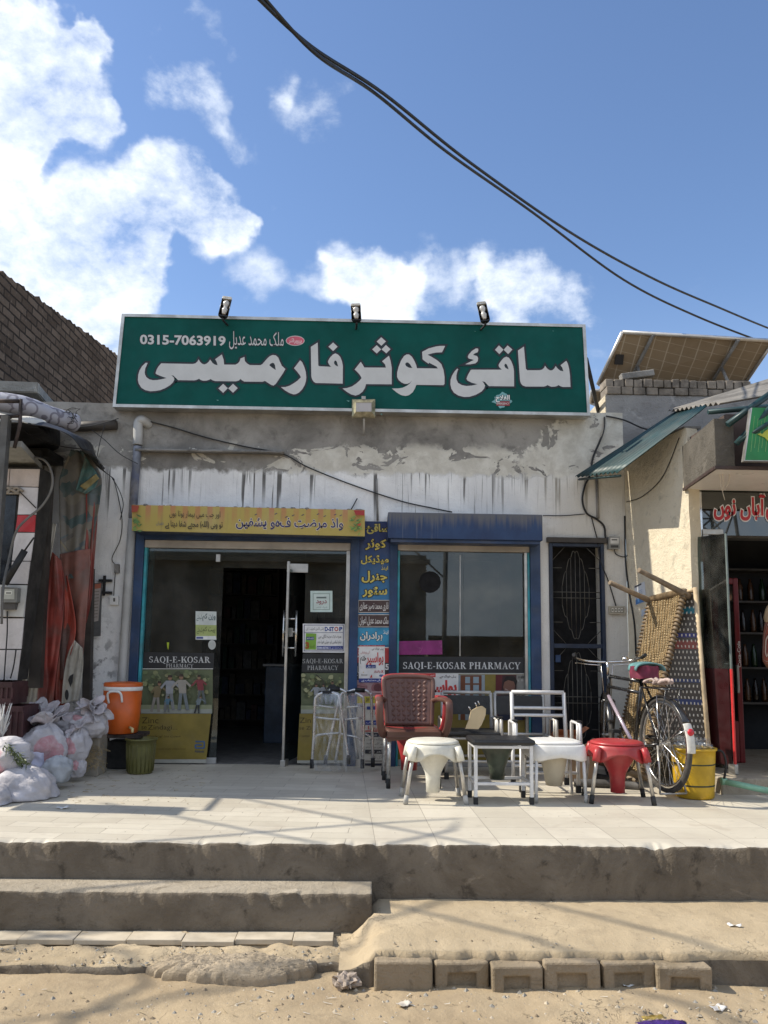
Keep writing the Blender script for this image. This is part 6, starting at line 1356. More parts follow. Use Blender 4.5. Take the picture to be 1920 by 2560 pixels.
def solar(label,TL,TR,BR,BL,posts=True):
    t=thing('solar_panel',label,'solar panel',(TL+BR)/2)
    nr=(TR-TL).cross(BL-TL).normalized(); 
    if nr.y>0: nr=-nr
    mb=MB(); mb.prism([TL,TR,BR,BL],-nr*.012); o=mb.build('back_sheet',M_spb,t)
    uv=o.data.uv_layers.new(name='UVMap'); ex=(TR-TL); ey=(TL-BL)
    for lo in o.data.loops:
        p=o.data.vertices[lo.vertex_index].co-BL; uv.data[lo.index].uv=(p.dot(ex)/ex.length_squared,p.dot(ey)/ey.length_squared)
    mb=MB()
    for a,b in ((TL,TR),(TR,BR),(BR,BL),(BL,TL)): mb.tube([a+nr*.008,b+nr*.008],.022,4)
    mb.build('frame',M_frm,t)
    if posts:
        for f in (.20,.76):
            mb=MB()
            a=TL.lerp(TR,f)+nr*.03; b=BL.lerp(BR,f)+nr*.03; mb.tube([a,b],.024,4); m_=a.lerp(b,.62); mb.tube([m_,Vector((m_.x-.03,uy+.1,zt-.05))],.02,4); mb.build('rail',M_conc,t)

        q=TL.lerp(TR,.06).lerp(BL.lerp(BR,.06),.5)+nr*.02; mb=MB(); mb.obox(q,(.09,.03,.11),Matrix.Rotation(.5,3,'X')); mb.build('junction_box',M_black,t)
    return t
solar('solar panel on the right roof, seen from below with two rails',P(1556,829,8.5),P(1935,851,8.5),P(1866,953,9.0),P(1494,960,9.0))
solar('corner of a second solar panel low behind the right end of the sign',P(1479,975,10.6),P(1510,974,10.6),P(1500,1015,10.9),P(1476,1006,10.9),False)
# papers on the cream wall
def onwall(px,py):
    """image point on the cream side wall"""
    d=ray(px,py); t=(WA.cross(wd)).z/(Vector((d.x,d.y,0)).cross(wd)).z; return Vector((d.x*t,d.y*t,CH+d.z*t))
nt=thing('wall_notice','white and blue paper notice stuck on the shaded part of the cream wall','notice',onwall(1605,1485))
off=-wn*.003
def wq(pts,o,mi,mb): mb.add([onwall(*p)-wn*o for p in pts],[tuple(range(len(pts)))],mi)
mb=MB(); wq([(1586,1466),(1612,1453),(1616,1503),(1590,1513)],.002,0,mb); wq([(1587,1466),(1604,1458),(1604,1462),(1587,1470)],.003,1,mb)
for k in range(5): wq([(1590,1480+k*4),(1606,1473+k*4),(1606,1475+k*4),(1590,1482+k*4)],.003,2,mb)
wq([(1590,1499),(1615,1490),(1616,1502),(1590,1512)],.003,3,mb); mb.build('paper',[paint('c9ccd0'),paint('33363a'),paint('98a4b8'),paint('4a7ab0')],nt)
mb=MB(); wq([(1604,1525),(1618,1520),(1619,1535),(1604,1542)],.002,0,mb); o=mb.build('paper_label',paint('b9c3cf')); tag(o,'small pale paper label under the notice on the cream wall','notice')
cable('wall_cable',[onwall(1564,1290)-wn*.01,onwall(1566,1400)-wn*.01,onwall(1575,1480)-wn*.01,onwall(1588,1560)-wn*.01,onwall(1592,1640)-wn*.01],.008,M_blk2,'dark cable bundle down the corner by the cream wall')
cable('wall_cable',[onwall(1568,1255)-wn*.01,onwall(1610,1240)-wn*.01,onwall(1660,1190)-wn*.01,onwall(1700,1095)-wn*.01],.004,M_blk2,'thin black wire across the shaded top of the cream wall')
mb=MB(); y_=6.6
for (x0,x1) in ((1798,1800),(1805,1806),(1822,1815)): mb.tube(smooth_path([P(x0,1152,6.3),P(x0+2,1190,6.4),P(x1-2+4,1215,6.45),P(1806,1228,6.5)],5),.0035,5)
mb.tube([P(1806,1228,6.5),P(1812,1250,6.55)],.003,5); o=mb.build('hanging_string',mat('cream string',(.55,.5,.42),.8)); tag(o,'three cream strings hanging together from the canopy of the right shop','string')
# green pipe and kerb edge in front of the right shop
gp=thing('green_pipe','pale green plastic pipe running along the foot of the right shop step','pipe',(3.2,6.5,.1))
MB().tube([P(1806,1953,6.52),P(1935,1980,6.35)],.024,12).build('pipe_length',mat('pale green pipe',(.23,.45,.32),.5,var=.15,vs=6,dirt=.25),gp)
mb=MB(); q=P(1806,1953,6.52); mb.tube([q+Vector((-.01,0,0)),q+Vector((.03,-.004,0))],.029,12); mb.build('end_cap',MC['pale green pipe'],gp)

# ================================================================== across the street, behind the camera (seen only in the glass)
oh=thing('opposite_house','plain rendered house across the street reflected in the shop glass','house',(-6,-10,-.5))
M_opp=cement_material('drab render',(.25,.225,.175),(.33,.295,.235),(.16,.14,.11))
mb=MB(); mb.box((-16,-14,-.6),(1.9,-9.5,4.0)); mb.box((-16.1,-9.5,3.7),(2.0,-9.2,3.85)); mb.build('walls',M_opp,oh)
mb=MB(); 
for x in (-12,-8.5,-5,-1.5): mb.box((x,-9.52,-.5),(x+1.6,-9.46,2.0))
mb.build('shutters',M_dkw,oh)
ow=MB(); ow.box((2.0,-9.9,-.6),(18,-9.6,1.5)); o=ow.build('opposite_wall',brick_material('tan street wall brick',(.30,.24,.16),(.38,.31,.21),(.20,.16,.11),0)); tag(o,'low tan brick wall across the street reflected in the window','wall')
py=thing('lattice_pylon','steel lattice pylon across the street reflected in the right shop glass','pylon',(11.2,-13,-.5))
mb=MB(); Hh=14; bw=1.3
def leg(sx,sy,z): w_=bw*(1-z/Hh*.75); return Vector((11.2+sx*w_,-13+sy*w_,-.5+z))
for sx in(-1,1):
    for sy in(-1,1): mb.tube([leg(sx,sy,0),leg(sx,sy,Hh)],.06,4)
for k in range(9):
    z0,z1=k*Hh/9,(k+1)*Hh/9
    for (a,b) in (((-1,-1),(1,-1)),((1,-1),(1,1)),((1,1),(-1,1)),((-1,1),(-1,-1))): mb.tube([leg(*a,z0),leg(*b,z1)],.035,4); mb.tube([leg(*b,z0),leg(*a,z1)],.035,4); mb.tube([leg(*a,z1),leg(*b,z1)],.03,4)
mb.build('lattice',M_conc,py)
up=MB().tube([(2.35,-8.6,-.6),(2.45,-8.6,6)],.07,10); up.tube([(1.2,-8.6,4.6),(3.4,-8.6,4.6)],.04,6); up.tube([(2.4,-8.6,3.2),(.9,-8.6,4.55)],.03,6); o=up.build('utility_pole',M_conc); tag(o,'thin utility pole with a cross arm across the street reflected in the window','pole')
# ================================================================== overhead power lines
ca=[P(640,-10,4.0),P(780,118,4.5),P(960,235,5.2),P(1180,410,6.2),P(1440,590,7.6),P(1640,700,8.8),P(1800,770,9.8),P(1925,822,10.8),P(2050,868,12)]
cb=[P(655,-10,4.05),P(790,135,4.5),P(940,235,5.2),P(1120,382,6.2),P(1330,530,7.4),P(1560,700,8.8),P(1740,790,9.8),P(1925,862,10.6),P(2050,905,12)]
cable('power_line',ca,.0125,M_blk2,'upper of two thick black power cables crossing the sky','cable','overhead cables',10)
V3=Vector
def street_cable(g0,g1,h,lab):
    k0=h-g0.z; k1=h-g1.z; a=g0+SUN*(k0/SUN.z); b=g1+SUN*(k1/SUN.z); d=(b-a); cable('power_line',([a-d*2.2,a-d] if d.x>.3 else [a+V3((-7,2.0,.6)),a+V3((-2.5,.7,.2))])+[a,b]+([b+d*2.2] if abs(d.y)>abs(d.x)*.5 else [b+V3((-1.5,-.9,.7)),b+V3((-6,-2,2.2))]),.019,M_blk2,lab,'cable','overhead cables',2)
street_cable(G(985,2262,-.3),G(1400,2365,-.32),5.4,'thick power cable off to the left, throwing the left soft line on the terrace')
street_cable(G(1335,2252,-.3),G(1760,2360,-.32),5.6,'thick power cable off to the left, throwing the right soft line on the terrace')
street_cable(G(330,2390,-.45),G(205,2560,-.52),5.0,'thick power cable off to the left, throwing the dark line on the road')
street_cable(G(480,2095,0),G(1150,2046,0),4.9,'thick power cable off to the left, throwing the long line on the platform')
cable('power_line',cb,.0125,M_blk2,'lower of two thick black power cables crossing the sky','cable','overhead cables',10)

hs=thing('shadow_caster_sign','unseen sign board off to the left, added to cast the shadow on the platform','sign',(-4.2,6.1,2.2))  # unseen board, sized and placed for the shadow it throws
MB().box((-4.22,5.93,1.75),(-4.18,6.20,2.85)).build('board',M_alu,hs,bevel=.02); MB().tube([(-4.2,6.1,2.85),(-4.2,6.1,3.0),(-4.2,7.6,3.0)],.02,6).build('arm',M_black,hs)
# ================================================================== commode stools and chairs
M_leg=mat('scuffed aluminium tube',(.50,.48,.44),.42,.75,.18,10,dirt=.35)
M_wt=mat('white enamelled tube',(.66,.66,.66),.4,.1,.08,8,dirt=.2)
M_tip=mat('black rubber foot',(.02,.02,.02),.7,var=.2)
M_rub=mat('pale rubber foot',(.42,.41,.38),.7,var=.15,dirt=.3)
def round_stool(label,c,rz,mplastic,mleg,mtip,rseat=.215,h=.435,bucket_l=.30,spread=(.20,.17)):
    t=thing('commode_stool',label,'stool',(c[0],c[1],0),'commode stools and chairs on the platform',rz)
    B=dict(parent=t,local=True)
    mb=MB(); R=rseat
    mb.lathe([(.0,h+.012),(R*.55,h+.011),(R*.86,h+.006),(R*.95,h-.002),(R*.97,h-.012),(R*.955,h-.016),(.0,h-.016)],40,cap=False)
    mb.build('lid',mplastic,**B)
    mb=MB()
    def sk(p,i,j):
        a=math.atan2(p.y,p.x)
        if i>=4: 
            lob=.5+.5*math.cos(4*(a-PI/4)); d=min(1,(i-3)/2); p=Vector((p.x*(1+.05*lob*d),p.y*(1+.05*lob*d),p.z-(.060*lob**1.5)*d))
        return p
    mb.lathe([(R*.70,h-.022),(R*.95,h-.018),(R*1.0,h-.024),(R*1.01,h-.05),(R*1.03,h-.072),(R*1.04,h-.082),(R*.99,h-.082),(R*.95,h-.045)],48,cap=False,fn=sk)
    for sx in(-1,1):
        for sy in(-1,1):
            a=Vector((sx*R*.80,sy*R*.76,h-.055)); mb.tube([a+Vector((0,0,.025)),a+Vector((sx*.012,sy*.012,-.015)),a+Vector((sx*.022,sy*.018,-.075))],[.026,.028,.030],12)
    mb.build('seat_ring',mplastic,**B)
    mb=MB(); mb.lathe([(R*.72,h-.055),(R*.70,h-.085),(R*.60,h-.13),(R*.42,h-.19),(R*.31,h-.235),(R*.28,h-.27),(R*.255,h-bucket_l-.075),(R*.20,h-bucket_l-.077),(R*.22,h-.26)],32,cap=False); mb.build('bucket',mplastic,**B)
    for sx in(-1,1):
        for sy in(-1,1):
            a=Vector((sx*R*.82,sy*R*.78,h-.07)); b=Vector((sx*(spread[0]+.02),sy*spread[1],.045)); q=a.lerp(b,.5)+Vector((sx*.004,0,0))
            lg=MB().tube([a,q,b],.0145,12).build('leg',mleg,**B); mb=MB().tube([b+(a-b).normalized()*.02,b+(b-a).normalized()*.043],[.0175,.0185],12); f_=mb.build('rubber_foot',mtip,lg,local=True)
    return t
M_wp=mat('white commode plastic',(.70,.68,.59),.36,var=.08,vs=9,dirt=.32,dcol=(.46,.41,.31))
M_rp=mat('red commode plastic',(.36,.030,.034),.38,var=.12,vs=9,dirt=.4,dcol=(.34,.13,.11))
round_stool('white round commode stool with a funnel bucket, in front of the brown chair',(.525,6.27),.05,M_wp,M_leg,M_rub,.198,spread=(.195,.165))
round_stool('red round commode stool with a red funnel bucket, in front of the bicycle',(1.925,6.33),-.10,M_rp,M_leg,M_tip,.205)
# square white commode stool
def square_stool(label,c,rz):
    t=thing('commode_stool',label,'stool',(c[0],c[1],0),'commode stools and chairs on the platform',rz); B=dict(parent=t,local=True); h=.425; M=mat('bright white commode plastic',(.74,.73,.70),.34,var=.06,vs=9,dirt=.2,dcol=(.5,.46,.38))
    def rsq(r,z,n=40,e=.42): 
        return [Vector((math.copysign(abs(math.cos(2*PI*j/n))**e,math.cos(2*PI*j/n))*r*1.08,math.copysign(abs(math.sin(2*PI*j/n))**e,math.sin(2*PI*j/n))*r,z)) for j in range(n)]
    def loft(rings,mb,cap0=False,cap1=False,fn=None):
        k=len(mb.v); n=len(rings[0]); 
        for i,r in enumerate(rings):
            for j,p in enumerate(r): mb.v.append(tuple(fn(p,i,j) if fn else p))
        for i in range(len(rings)-1):
            for j in range(n): mb.f.append((k+i*n+j,k+i*n+(j+1)%n,k+(i+1)*n+(j+1)%n,k+(i+1)*n+j)); mb.m.append(0); mb.s.append(True)
        if cap0: mb.f.append(tuple(k+j for j in range(n-1,-1,-1))); mb.m.append(0); mb.s.append(True)
        return mb
    mb=MB(); loft([rsq(.10,h+.016,e=.8),rsq(.16,h+.014,e=.7),rsq(.178,h+.008,e=.6),rsq(.184,h-.002,e=.6),rsq(.180,h-.008,e=.6)],mb,True); mb.lathe([(0,h+.018),(.05,h+.0175),(.06,h+.0165)],20,(0,-.15,-.012),sx=1.2,sy=.35,cap=False); mb.build('lid',M,**B)
    def fn(p,i,j):
        if i>=3:
            a=math.atan2(p.y,p.x); lob=abs(math.sin(2*a))**3; p=Vector((p.x,p.y,p.z-.022*lob*(i-2)/2))
        return p
    mb=MB(); loft([rsq(.14,h-.012),rsq(.188,h-.010),rsq(.197,h-.022),rsq(.203,h-.07),rsq(.206,h-.098),rsq(.196,h-.098),rsq(.188,h-.05)],mb,False,False,fn); mb.build('seat_ring',M,**B)
    mb=MB(); mb.lathe([(.115,h-.06),(.108,h-.10),(.085,h-.20),(.062,h-.325),(.048,h-.326),(.07,h-.2)],28,cap=False); mb.build('bucket',mat('cream translucent plastic',(.60,.53,.40),.4,var=.06),**B)
    for sx in(-1,1):
        for sy in(-1,1):
            a=Vector((sx*.178,sy*.165,h-.10)); b=Vector((sx*.188,sy*.175,.03)); lg=MB().tube([a,b],.0125,12).build('leg',M_wt,**B); MB().tube([b+Vector((0,0,.03)),b-Vector((0,0,.03))],.0155,12).build('rubber_foot',M_rub,lg,local=True)
square_stool('bright white square commode stool with cream bucket, left of the red stool',(1.455,6.38),.06)
# black padded frame stool with a green bucket
fs=thing('commode_stool','white square tube stool with black padded top and dark green bucket','stool',(1.025,6.27,0),'commode stools and chairs on the platform',.03); B=dict(parent=fs,local=True)
mb=MB(); w_,d_,h=.205,.14,.420
mb.box((-w_-.03,-d_-.03,h),(w_+.03,d_+.03,h+.040)); mb.build('padded_seat',mat('black leatherette',(.014,.014,.015),.42,var=.15,vs=12,bump=.25,bs=30,dirt=.08,dcol=(.06,.055,.05)),bevel=.018,**B)
for z,nm in ((h-.014,'seat_rail'),(.145,'stretcher')):
    mb=MB()
    for y in (-d_,d_): mb.box((-w_+.0128,y-.0095,z-.0105),(w_-.0128,y+.0095,z+.0105))
    for s_ in (-w_,w_): mb.box((s_-.0095,-d_+.0128,z-.0105),(s_+.0095,d_-.0128,z+.0105))
    mb.build(nm,M_wt,bevel=.003,**B)
for sx in (-1,1):
    for sy in (-1,1):
        lg=MB().box((sx*w_-.0125,sy*d_-.0125,.05),(sx*w_+.0125,sy*d_+.0125,h-.001)).build('leg',M_wt,bevel=.003,**B); MB().box((sx*w_-.016,sy*d_-.016,0),(sx*w_+.016,sy*d_+.016,.052)).build('rubber_foot',M_tip,lg,bevel=.003,local=True)
mb=MB(); mb.lathe([(.150,h-.03),(.135,h-.07),(.085,h-.18),(.062,h-.25),(.055,h-.33),(.042,h-.332),(.06,h-.2)],28,(-.01,.06,.06),cap=False); mb.build('bucket',mat('dark green bucket plastic',(.045,.060,.042),.4,var=.25,vs=8,dirt=.25),**B)
# plastic commode arm chair
def plastic_chair(label,c,rz,m,mleg,name_group='commode stools and chairs on the platform',bucket=None,emboss=True):
    t=thing('commode_chair',label,'chair',(c[0],c[1],0),name_group,rz); B=dict(parent=t,local=True); h=.44
    # back panel
    def bp(u,v):
        x=(u-.5); z=h+.02+.405*v; wdt=.40+.035*v-.02*(1-v); q=abs(2*x); crv=.035*(1-q*q); tz=z-(.02*q**6 if v>.9 else 0)
        return Vector((x*wdt,.175+.11*v-.02+crv*.8-.03,tz))
    mb=MB().grid(bp,16,16); mb.build('backrest',m,solid=.014,**B)
    mb=MB(); rim=[bp(0,0),bp(0,.5),bp(0,.93),bp(.06,1.0),bp(.3,1.01),bp(.7,1.01),bp(.94,1.0),bp(1,.93),bp(1,.5),bp(1,0)]; mb.tube(smooth_path(rim,5),.016,8,flat=(1.1,1.0)); mb.build('back_rim',m,**B)
    if emboss:
        mb=MB(); n=7
        for i in range(n):
            for j in range(9):
                u0=.10+.80*(i+.5)/n; v0=.08+.86*(j+.5)/9
                if (i+j)%2==0: sg=1
                else: sg=-1
                p=bp(u0,v0); du=bp(u0+.045,v0)-p; dv=bp(u0,v0+.05)-p; nr=du.cross(dv).normalized(); nr=nr if nr.y<0 else -nr
                d=(du*sg+dv); d1=d.normalized(); d2=nr.cross(d1); L=d.length*.82
                M3=Matrix((d1,d2,nr)).transposed(); mb.blob(p+nr*.006,(L,.0125,.007),5,0,1,0,0,M3)
        mb.build('embossed_pattern',m,**B)
    # seat
    def st(u,v):
        x=(u-.5)*.44; y=-.22+.42*v; z=h+.010-.020*math.sin(PI*u)*math.sin(PI*min(1,v*1.1)); 
        if v<.12: z-=.055*(1-v/.12)**2
        return Vector((x,y,z))
    MB().grid(st,16,20).build('seat',m,solid=.018,**B)
    mb=MB(); mb.prism([Vector((-.22,-.222,h+.004)),Vector((.22,-.222,h+.004)),Vector((.215,-.215,h-.075)),Vector((.10,-.215,h-.06)),Vector((-.10,-.215,h-.06)),Vector((-.215,-.215,h-.075))],(0,.02,0)); mb.build('apron',m,bevel=.006,**B)
    for s_ in (-1,1):
        pts=[Vector((s_*.205,.20,h+.22)),Vector((s_*.245,.13,h+.245)),Vector((s_*.275,-.02,h+.25)),Vector((s_*.283,-.17,h+.245)),Vector((s_*.284,-.225,h+.215)),Vector((s_*.280,-.225,h+.10)),Vector((s_*.262,-.19,h+.0)),Vector((s_*.225,-.15,h-.03))]
        MB().tube(smooth_path(pts,6),[.022]*999 if False else .022,10,flat=(1.35,.8)).build('armrest',m,**B)
    for sx in(-1,1):
        for sy in(-1,1):
            a=Vector((sx*.195,sy*.185,h-.0)); b=Vector((sx*.205,sy*.205,.045)); lg=MB().tube([a,b],.0145,10).build('leg',mleg,**B); MB().tube([b+Vector((0,0,.03)),b-Vector((0,0,.045))],.0175,10).build('rubber_foot',M_tip,lg,local=True)
    if bucket: mb=MB(); mb.lathe([(.12,h-.03),(.115,h-.10),(.075,h-.25),(.07,h-.36),(.055,h-.36)],24,(0,0,0),cap=False); mb.build('bucket',bucket,**B)
    return t
M_br=mat('brown moulded plastic',(.105,.046,.034),.38,var=.10,vs=6,dirt=.2,dcol=(.20,.14,.11))
M_tape=mat('taped silver leg',(.55,.54,.51),.35,.6,.3,30,bump=.5,bs=40,dirt=.2)
plastic_chair('brown plastic arm chair with an embossed petal back on silver legs',(.40,6.98),.06,M_br,M_tape)
plastic_chair('red plastic commode chair mostly hidden behind the brown arm chair',(.40,7.24),.06,M_rp,M_leg,bucket=M_rp,emboss=False)
# white steel frame chairs
M_grt=mat('grey white square tube',(.58,.57,.54),.45,.15,.12,8,dirt=.3)
def frame_chair(label,c,rz,m,panel=None,panel_seat=True,w=.225,hb=.88,bars=(),seat_h=.43,lean=.06,arm_h=.64):
    t=thing('commode_chair',label,'chair',(c[0],c[1],0),'commode stools and chairs on the platform',rz); B=dict(parent=t,local=True); r=.0135
    mb=MB()
    L=lambda z:.19+max(0,(z-seat_h))*lean/.45
    for s_ in(-1,1): mb.tube([Vector((s_*w,L(seat_h),seat_h)),Vector((s_*w*.99,L(hb),hb))],r*1.25,4)
    mb.tube([Vector((-w,L(hb),hb)),Vector((w,L(hb),hb))],r*1.25,4)
    for z in bars: mb.tube([Vector((-w,L(z),z)),Vector((w,L(z),z))],r,4)
    mb.build('back_frame',m,**B)
    if panel: mb=MB(); z0,z1=panel; mb.prism([Vector((-w+.015,L(z0)-.02,z0)),Vector((w-.015,L(z0)-.02,z0)),Vector((w-.015,L(z1)-.02,z1)),Vector((-w+.015,L(z1)-.02,z1))],(0,.022,0)); mb.build('back_pad',MC['black leatherette'],bevel=.006,**B)
    mb=MB()
    for s_ in(-1,1):
        mb.tube([Vector((s_*w,-.19,seat_h-.01)),Vector((s_*w,.19,seat_h-.01))],r,4)
    for y in(-.19,.19): mb.tube([Vector((-w,y,seat_h-.01)),Vector((w,y,seat_h-.01))],r,4); mb.tube([Vector((-w,y,.15)),Vector((w,y,.15))],r*.9,4)
    mb.build('seat_frame',m,**B)
    if panel_seat: mb=MB(); mb.box((-w-.02,-.21,seat_h+.005),(w+.02,.19,seat_h+.045)); mb.build('seat_pad',MC['black leatherette'],bevel=.014,**B)
    for s_ in(-1,1):
        mb=MB(); x=s_*(w+.035); mb.tube([Vector((x,.14,seat_h-.02)),Vector((x,.13,arm_h)),Vector((x,-.14,arm_h)),Vector((x,-.15,seat_h-.02))],r*1.1,4); mb.tube([Vector((x,-.06,arm_h)),Vector((x,-.06,seat_h))],r*.9,4); mb.build('armrest',m,**B)
        mb=MB(); mb.box((x-.017,-.155,arm_h+.0155),(x+.017,-.06,arm_h+.026)); mb.build('arm_pad',M_black,**B)
    for sx in(-1,1):
        for sy in(-1,1):
            lg=MB().tube([Vector((sx*w,sy*.19,seat_h-.01)),Vector((sx*w,sy*.19,.05))],r*1.2,4).build('leg',m,**B); MB().box((sx*w-.019,sy*.19-.019,0),(sx*w+.019,sy*.19+.019,.055)).build('rubber_foot',M_tip,lg,local=True)
    return t
frame_chair('white frame chair with a black back pad, behind the tan seat pad',(.95,7.45),.0,M_grt,(.52,.69),True,hb=.715,seat_h=.355,arm_h=.50)
frame_chair('white frame chair with black back pad behind the open white ladder back frame',(1.44,7.47),.0,M_grt,(.52,.69),False,hb=.715,seat_h=.355,arm_h=.50)
frame_chair('bare white frame chair with a ladder back and no padding',(1.485,6.84),.0,M_wt,None,False,hb=.755,bars=(.565,.625),w=.225,seat_h=.36,arm_h=.525)
# tan seat pad and cardboard
sp=thing('seat_pad','loose tan plywood seat pad with bolts leaning on the black seats','pad',(1.0,6.95,.5))
pp=[(1163,1822),(1172,1800),(1178,1777),(1193,1768),(1206,1765),(1215,1772),(1214,1788),(1204,1812),(1196,1823)]
MB().prism([P(x,y,7.12) for x,y in pp],(0,.02,0)).build('board',mat('tan plywood',(.60,.47,.28),.55,var=.08,vs=5),sp,bevel=.005)
mb=MB()
for (x,y) in ((1176,1776),(1192,1766),(1199,1762)): q=P(x,y,7.12); mb.tube([q+Vector((0,.01,0)),q+Vector((-.012,.01,.03))],.006,6)
mb.build('bolts',M_steel,sp)
def carton(label,x0,x1,y0,y1,h,rz,m):
    t=thing('cardboard_box',label,'box',((x0+x1)/2,(y0+y1)/2,0),None,rz); B=dict(parent=t,local=True); w=(x1-x0)/2; d=(y1-y0)/2
    MB().box((-w,-d,.002),(w,d,h)).build('carton',m,bevel=.004,**B)
    mb=MB(); mb.prism([Vector((-w,-d,h+.002)),Vector((w,-d,h+.002)),Vector((w*.9,-d-.10,h+.06)),Vector((-w*.9,-d-.10,h+.06))],(0,0,.004)); mb.prism([Vector((w,-d,h+.002)),Vector((w,d,h+.002)),Vector((w+.09,d,h+.07)),Vector((w+.09,-d,h+.07))],(0,0,.004)); mb.build('flaps',m,**B)
M_cdb=mat('brown cardboard',(.30,.20,.12),.85,var=.15,vs=5,dirt=.3)
carton('brown cardboard box on the floor between the white stool and the red stool',1.66,2.0,7.2,7.5,.26,.1,M_cdb)
carton('brick coloured box behind the cardboard box at the foot of the grille door',1.72,1.98,7.62,7.8,.34,-.05,mat('orange brown carton',(.40,.15,.07),.8,var=.15))
cable('rubber_tube',[Vector((2.0,7.35,.03)),Vector((2.1,7.1,.05)),Vector((2.2,6.95,.16)),Vector((2.12,7.25,.25))],.03,M_black,'black rubber tube lying beside the bicycle wheel','tube')
cable('rubber_tube',[Vector((1.75,6.95,.03)),Vector((1.95,6.9,.035)),Vector((2.15,6.85,.03)),Vector((2.25,6.8,.03))],.034,mat('dusty rubber',(.09,.085,.08),.8,var=.3),'dusty grey rubber hose on the floor behind the red stool','tube')
# ---------------------------------------------------------------- walkers in plastic
M_wk=mat('polished walker tube',(.58,.59,.60),.3,.85,.1,10)
def zt_(pts,Y): return [P(740+x/5.82,1580+y/5.82,Y) for x,y in pts]
def walker(label,outer,rear,bars,Y,grips,gr_r,legs_b):
    t=thing('walking_frame',label,'walker',P(840,1925,Y),'walking frames by the door')
    mb=MB(); mb.tube(smooth_path(zt_(outer,Y),4),.0125,10); mb.build('front_frame',M_wk,t)
    mb=MB(); mb.tube(smooth_path(zt_(rear,Y+.09),4),.0125,10); mb.build('rear_frame',M_wk,t)
    mb=MB()
    for b in bars: mb.tube(smooth_path(zt_(b,Y+.03),3),.009,8)
    mb.build('cross_bars',M_wk,t)
    for g,yy in ((grips,Y),(gr_r,Y+.09)): MB().tube(zt_(g,yy),.021,10).build('hand_grip',M_black,t)
    for (x,y,yy) in legs_b: q=zt_([(x,y)],Y+yy)[0]; MB().tube([q+Vector((0,0,.06)),Vector((q.x,q.y,max(.0,q.z-.02)))],.018,10).build('rubber_foot',M_black,t)
walker('left aluminium walking frame wrapped in clear plastic beside the doorway',[(230,1950),(258,1500),(275,1020),(300,940),(370,892),(520,885),(585,910),(628,965),(690,1350),(765,1890)],[(430,1890),(520,1450),(622,960),(560,880),(490,838),(640,832),(735,885)],[[(285,1065),(575,1105)],[(285,1240),(470,1262),(660,1275)],[(265,1545),(310,1500),(480,1480),(640,1470)]],7.50,[(385,888),(520,884)],[(495,838),(640,832)],[(230,1950,0),(430,1890,.09),(765,1890,0)])
walker('right aluminium walking frame wrapped in clear plastic against the pillar posters',[(570,1890),(640,1450),(650,935),(730,892),(860,892),(940,930),(985,1010),(980,1500),(965,1950)],[(900,1850),(800,1250),(735,900),(775,868),(850,842),(1005,850),(1070,900),(1098,1000),(1118,1930)],[[(710,1100),(970,1075)],[(665,1278),(960,1250)],[(640,1470),(720,1500),(880,1530),(955,1580)],[(1000,1490),(1050,1500),(1100,1560)]],7.60,[(735,892),(860,892)],[(860,842),(1003,850)],[(965,1950,0),(1118,1930,.09)])
def plastic():
    m=bpy.data.materials.new('clear plastic wrap'); m.use_nodes=True; t=NT(m.node_tree); g=t.n('ShaderNodeNewGeometry')
    tr=t.n('ShaderNodeBsdfTransparent'); gl=t.n('ShaderNodeBsdfGlossy'); gl.inputs[1].default_value=.25; gl.inputs[0].default_value=(.8,.85,.9,1); df=t.n('ShaderNodeBsdfDiffuse'); df.inputs[0].default_value=(.34,.38,.43,1)
    n=t.noise(t.mapv(g.outputs['Position'],(16,5,5),(0,0,0),(0,.3,0)),1,6,.65,1.0)
    bn=t.n('ShaderNodeBump'); bn.inputs['Strength'].default_value=.8; t.l(n,bn.inputs['Height']); t.l(bn.outputs[0],gl.inputs['Normal'])
    m1=t.n('ShaderNodeMixShader'); m1.inputs[0].default_value=.5; t.l(df.outputs[0],m1.inputs[1]); t.l(gl.outputs[0],m1.inputs[2])
    m2=t.n('ShaderNodeMixShader'); t.l(t.math('ADD',t.math('MULTIPLY',t.ss(n,.40,.74),.44),.09),m2.inputs[0]); t.l(tr.outputs[0],m2.inputs[1]); t.l(m1.outputs[0],m2.inputs[2])
    o=t.n('ShaderNodeOutputMaterial'); t.l(m2.outputs[0],o.inputs[0]); return m
M_plw=plastic()
def wrap(u,v):
    a,b=zt_([(235+45*(1-v),900+1120*v),(1000-20*v,890+1150*v)],7.42); p=a.lerp(b,u); dpt=.10*math.sin(PI*u)*.5+.04*noise.noise(Vector((u*5,v*3,2)))
    return Vector((p.x,p.y-dpt*.6+.02,max(.012,p.z)))
o=MB().grid(wrap,30,30).build('plastic_wrap',M_plw); tag(o,'crumpled clear plastic wrapped around the two walking frames','plastic')
# ---------------------------------------------------------------- orange cooler, stand, olive bin, yellow bin
oc=thing('water_cooler','orange insulated water cooler with a white band and handles','cooler',P(302,1832,7.55))
q=P(302,1832,7.55); top=P(302,1704,7.55); hh=top.z-q.z; R=.168
M_or=mat('orange cooler plastic',(.56,.105,.012),.42,var=.08,vs=7,dirt=.2,dcol=(.32,.10,.04))
MB().lathe([(R*.80,0),(R*.86,.008),(R*.94,hh*.3),(R*1.0,hh*.83)],40,(q.x,7.55,q.z)).build('body',M_or,oc)
MB().lathe([(R*1.0,hh*.832),(R*1.015,hh*.84),(R*1.015,hh*.90),(R*1.0,hh*.908)],40,(q.x,7.55,q.z),cap=False).build('white_band',M_white,oc)
MB().lathe([(R*1.0,hh*.91),(R*1.01,hh*.96),(R*.97,hh*.985),(R*.5,hh*1.0),(0,hh*1.0)],40,(q.x,7.55,q.z),cap=False).build('lid',M_or,oc)
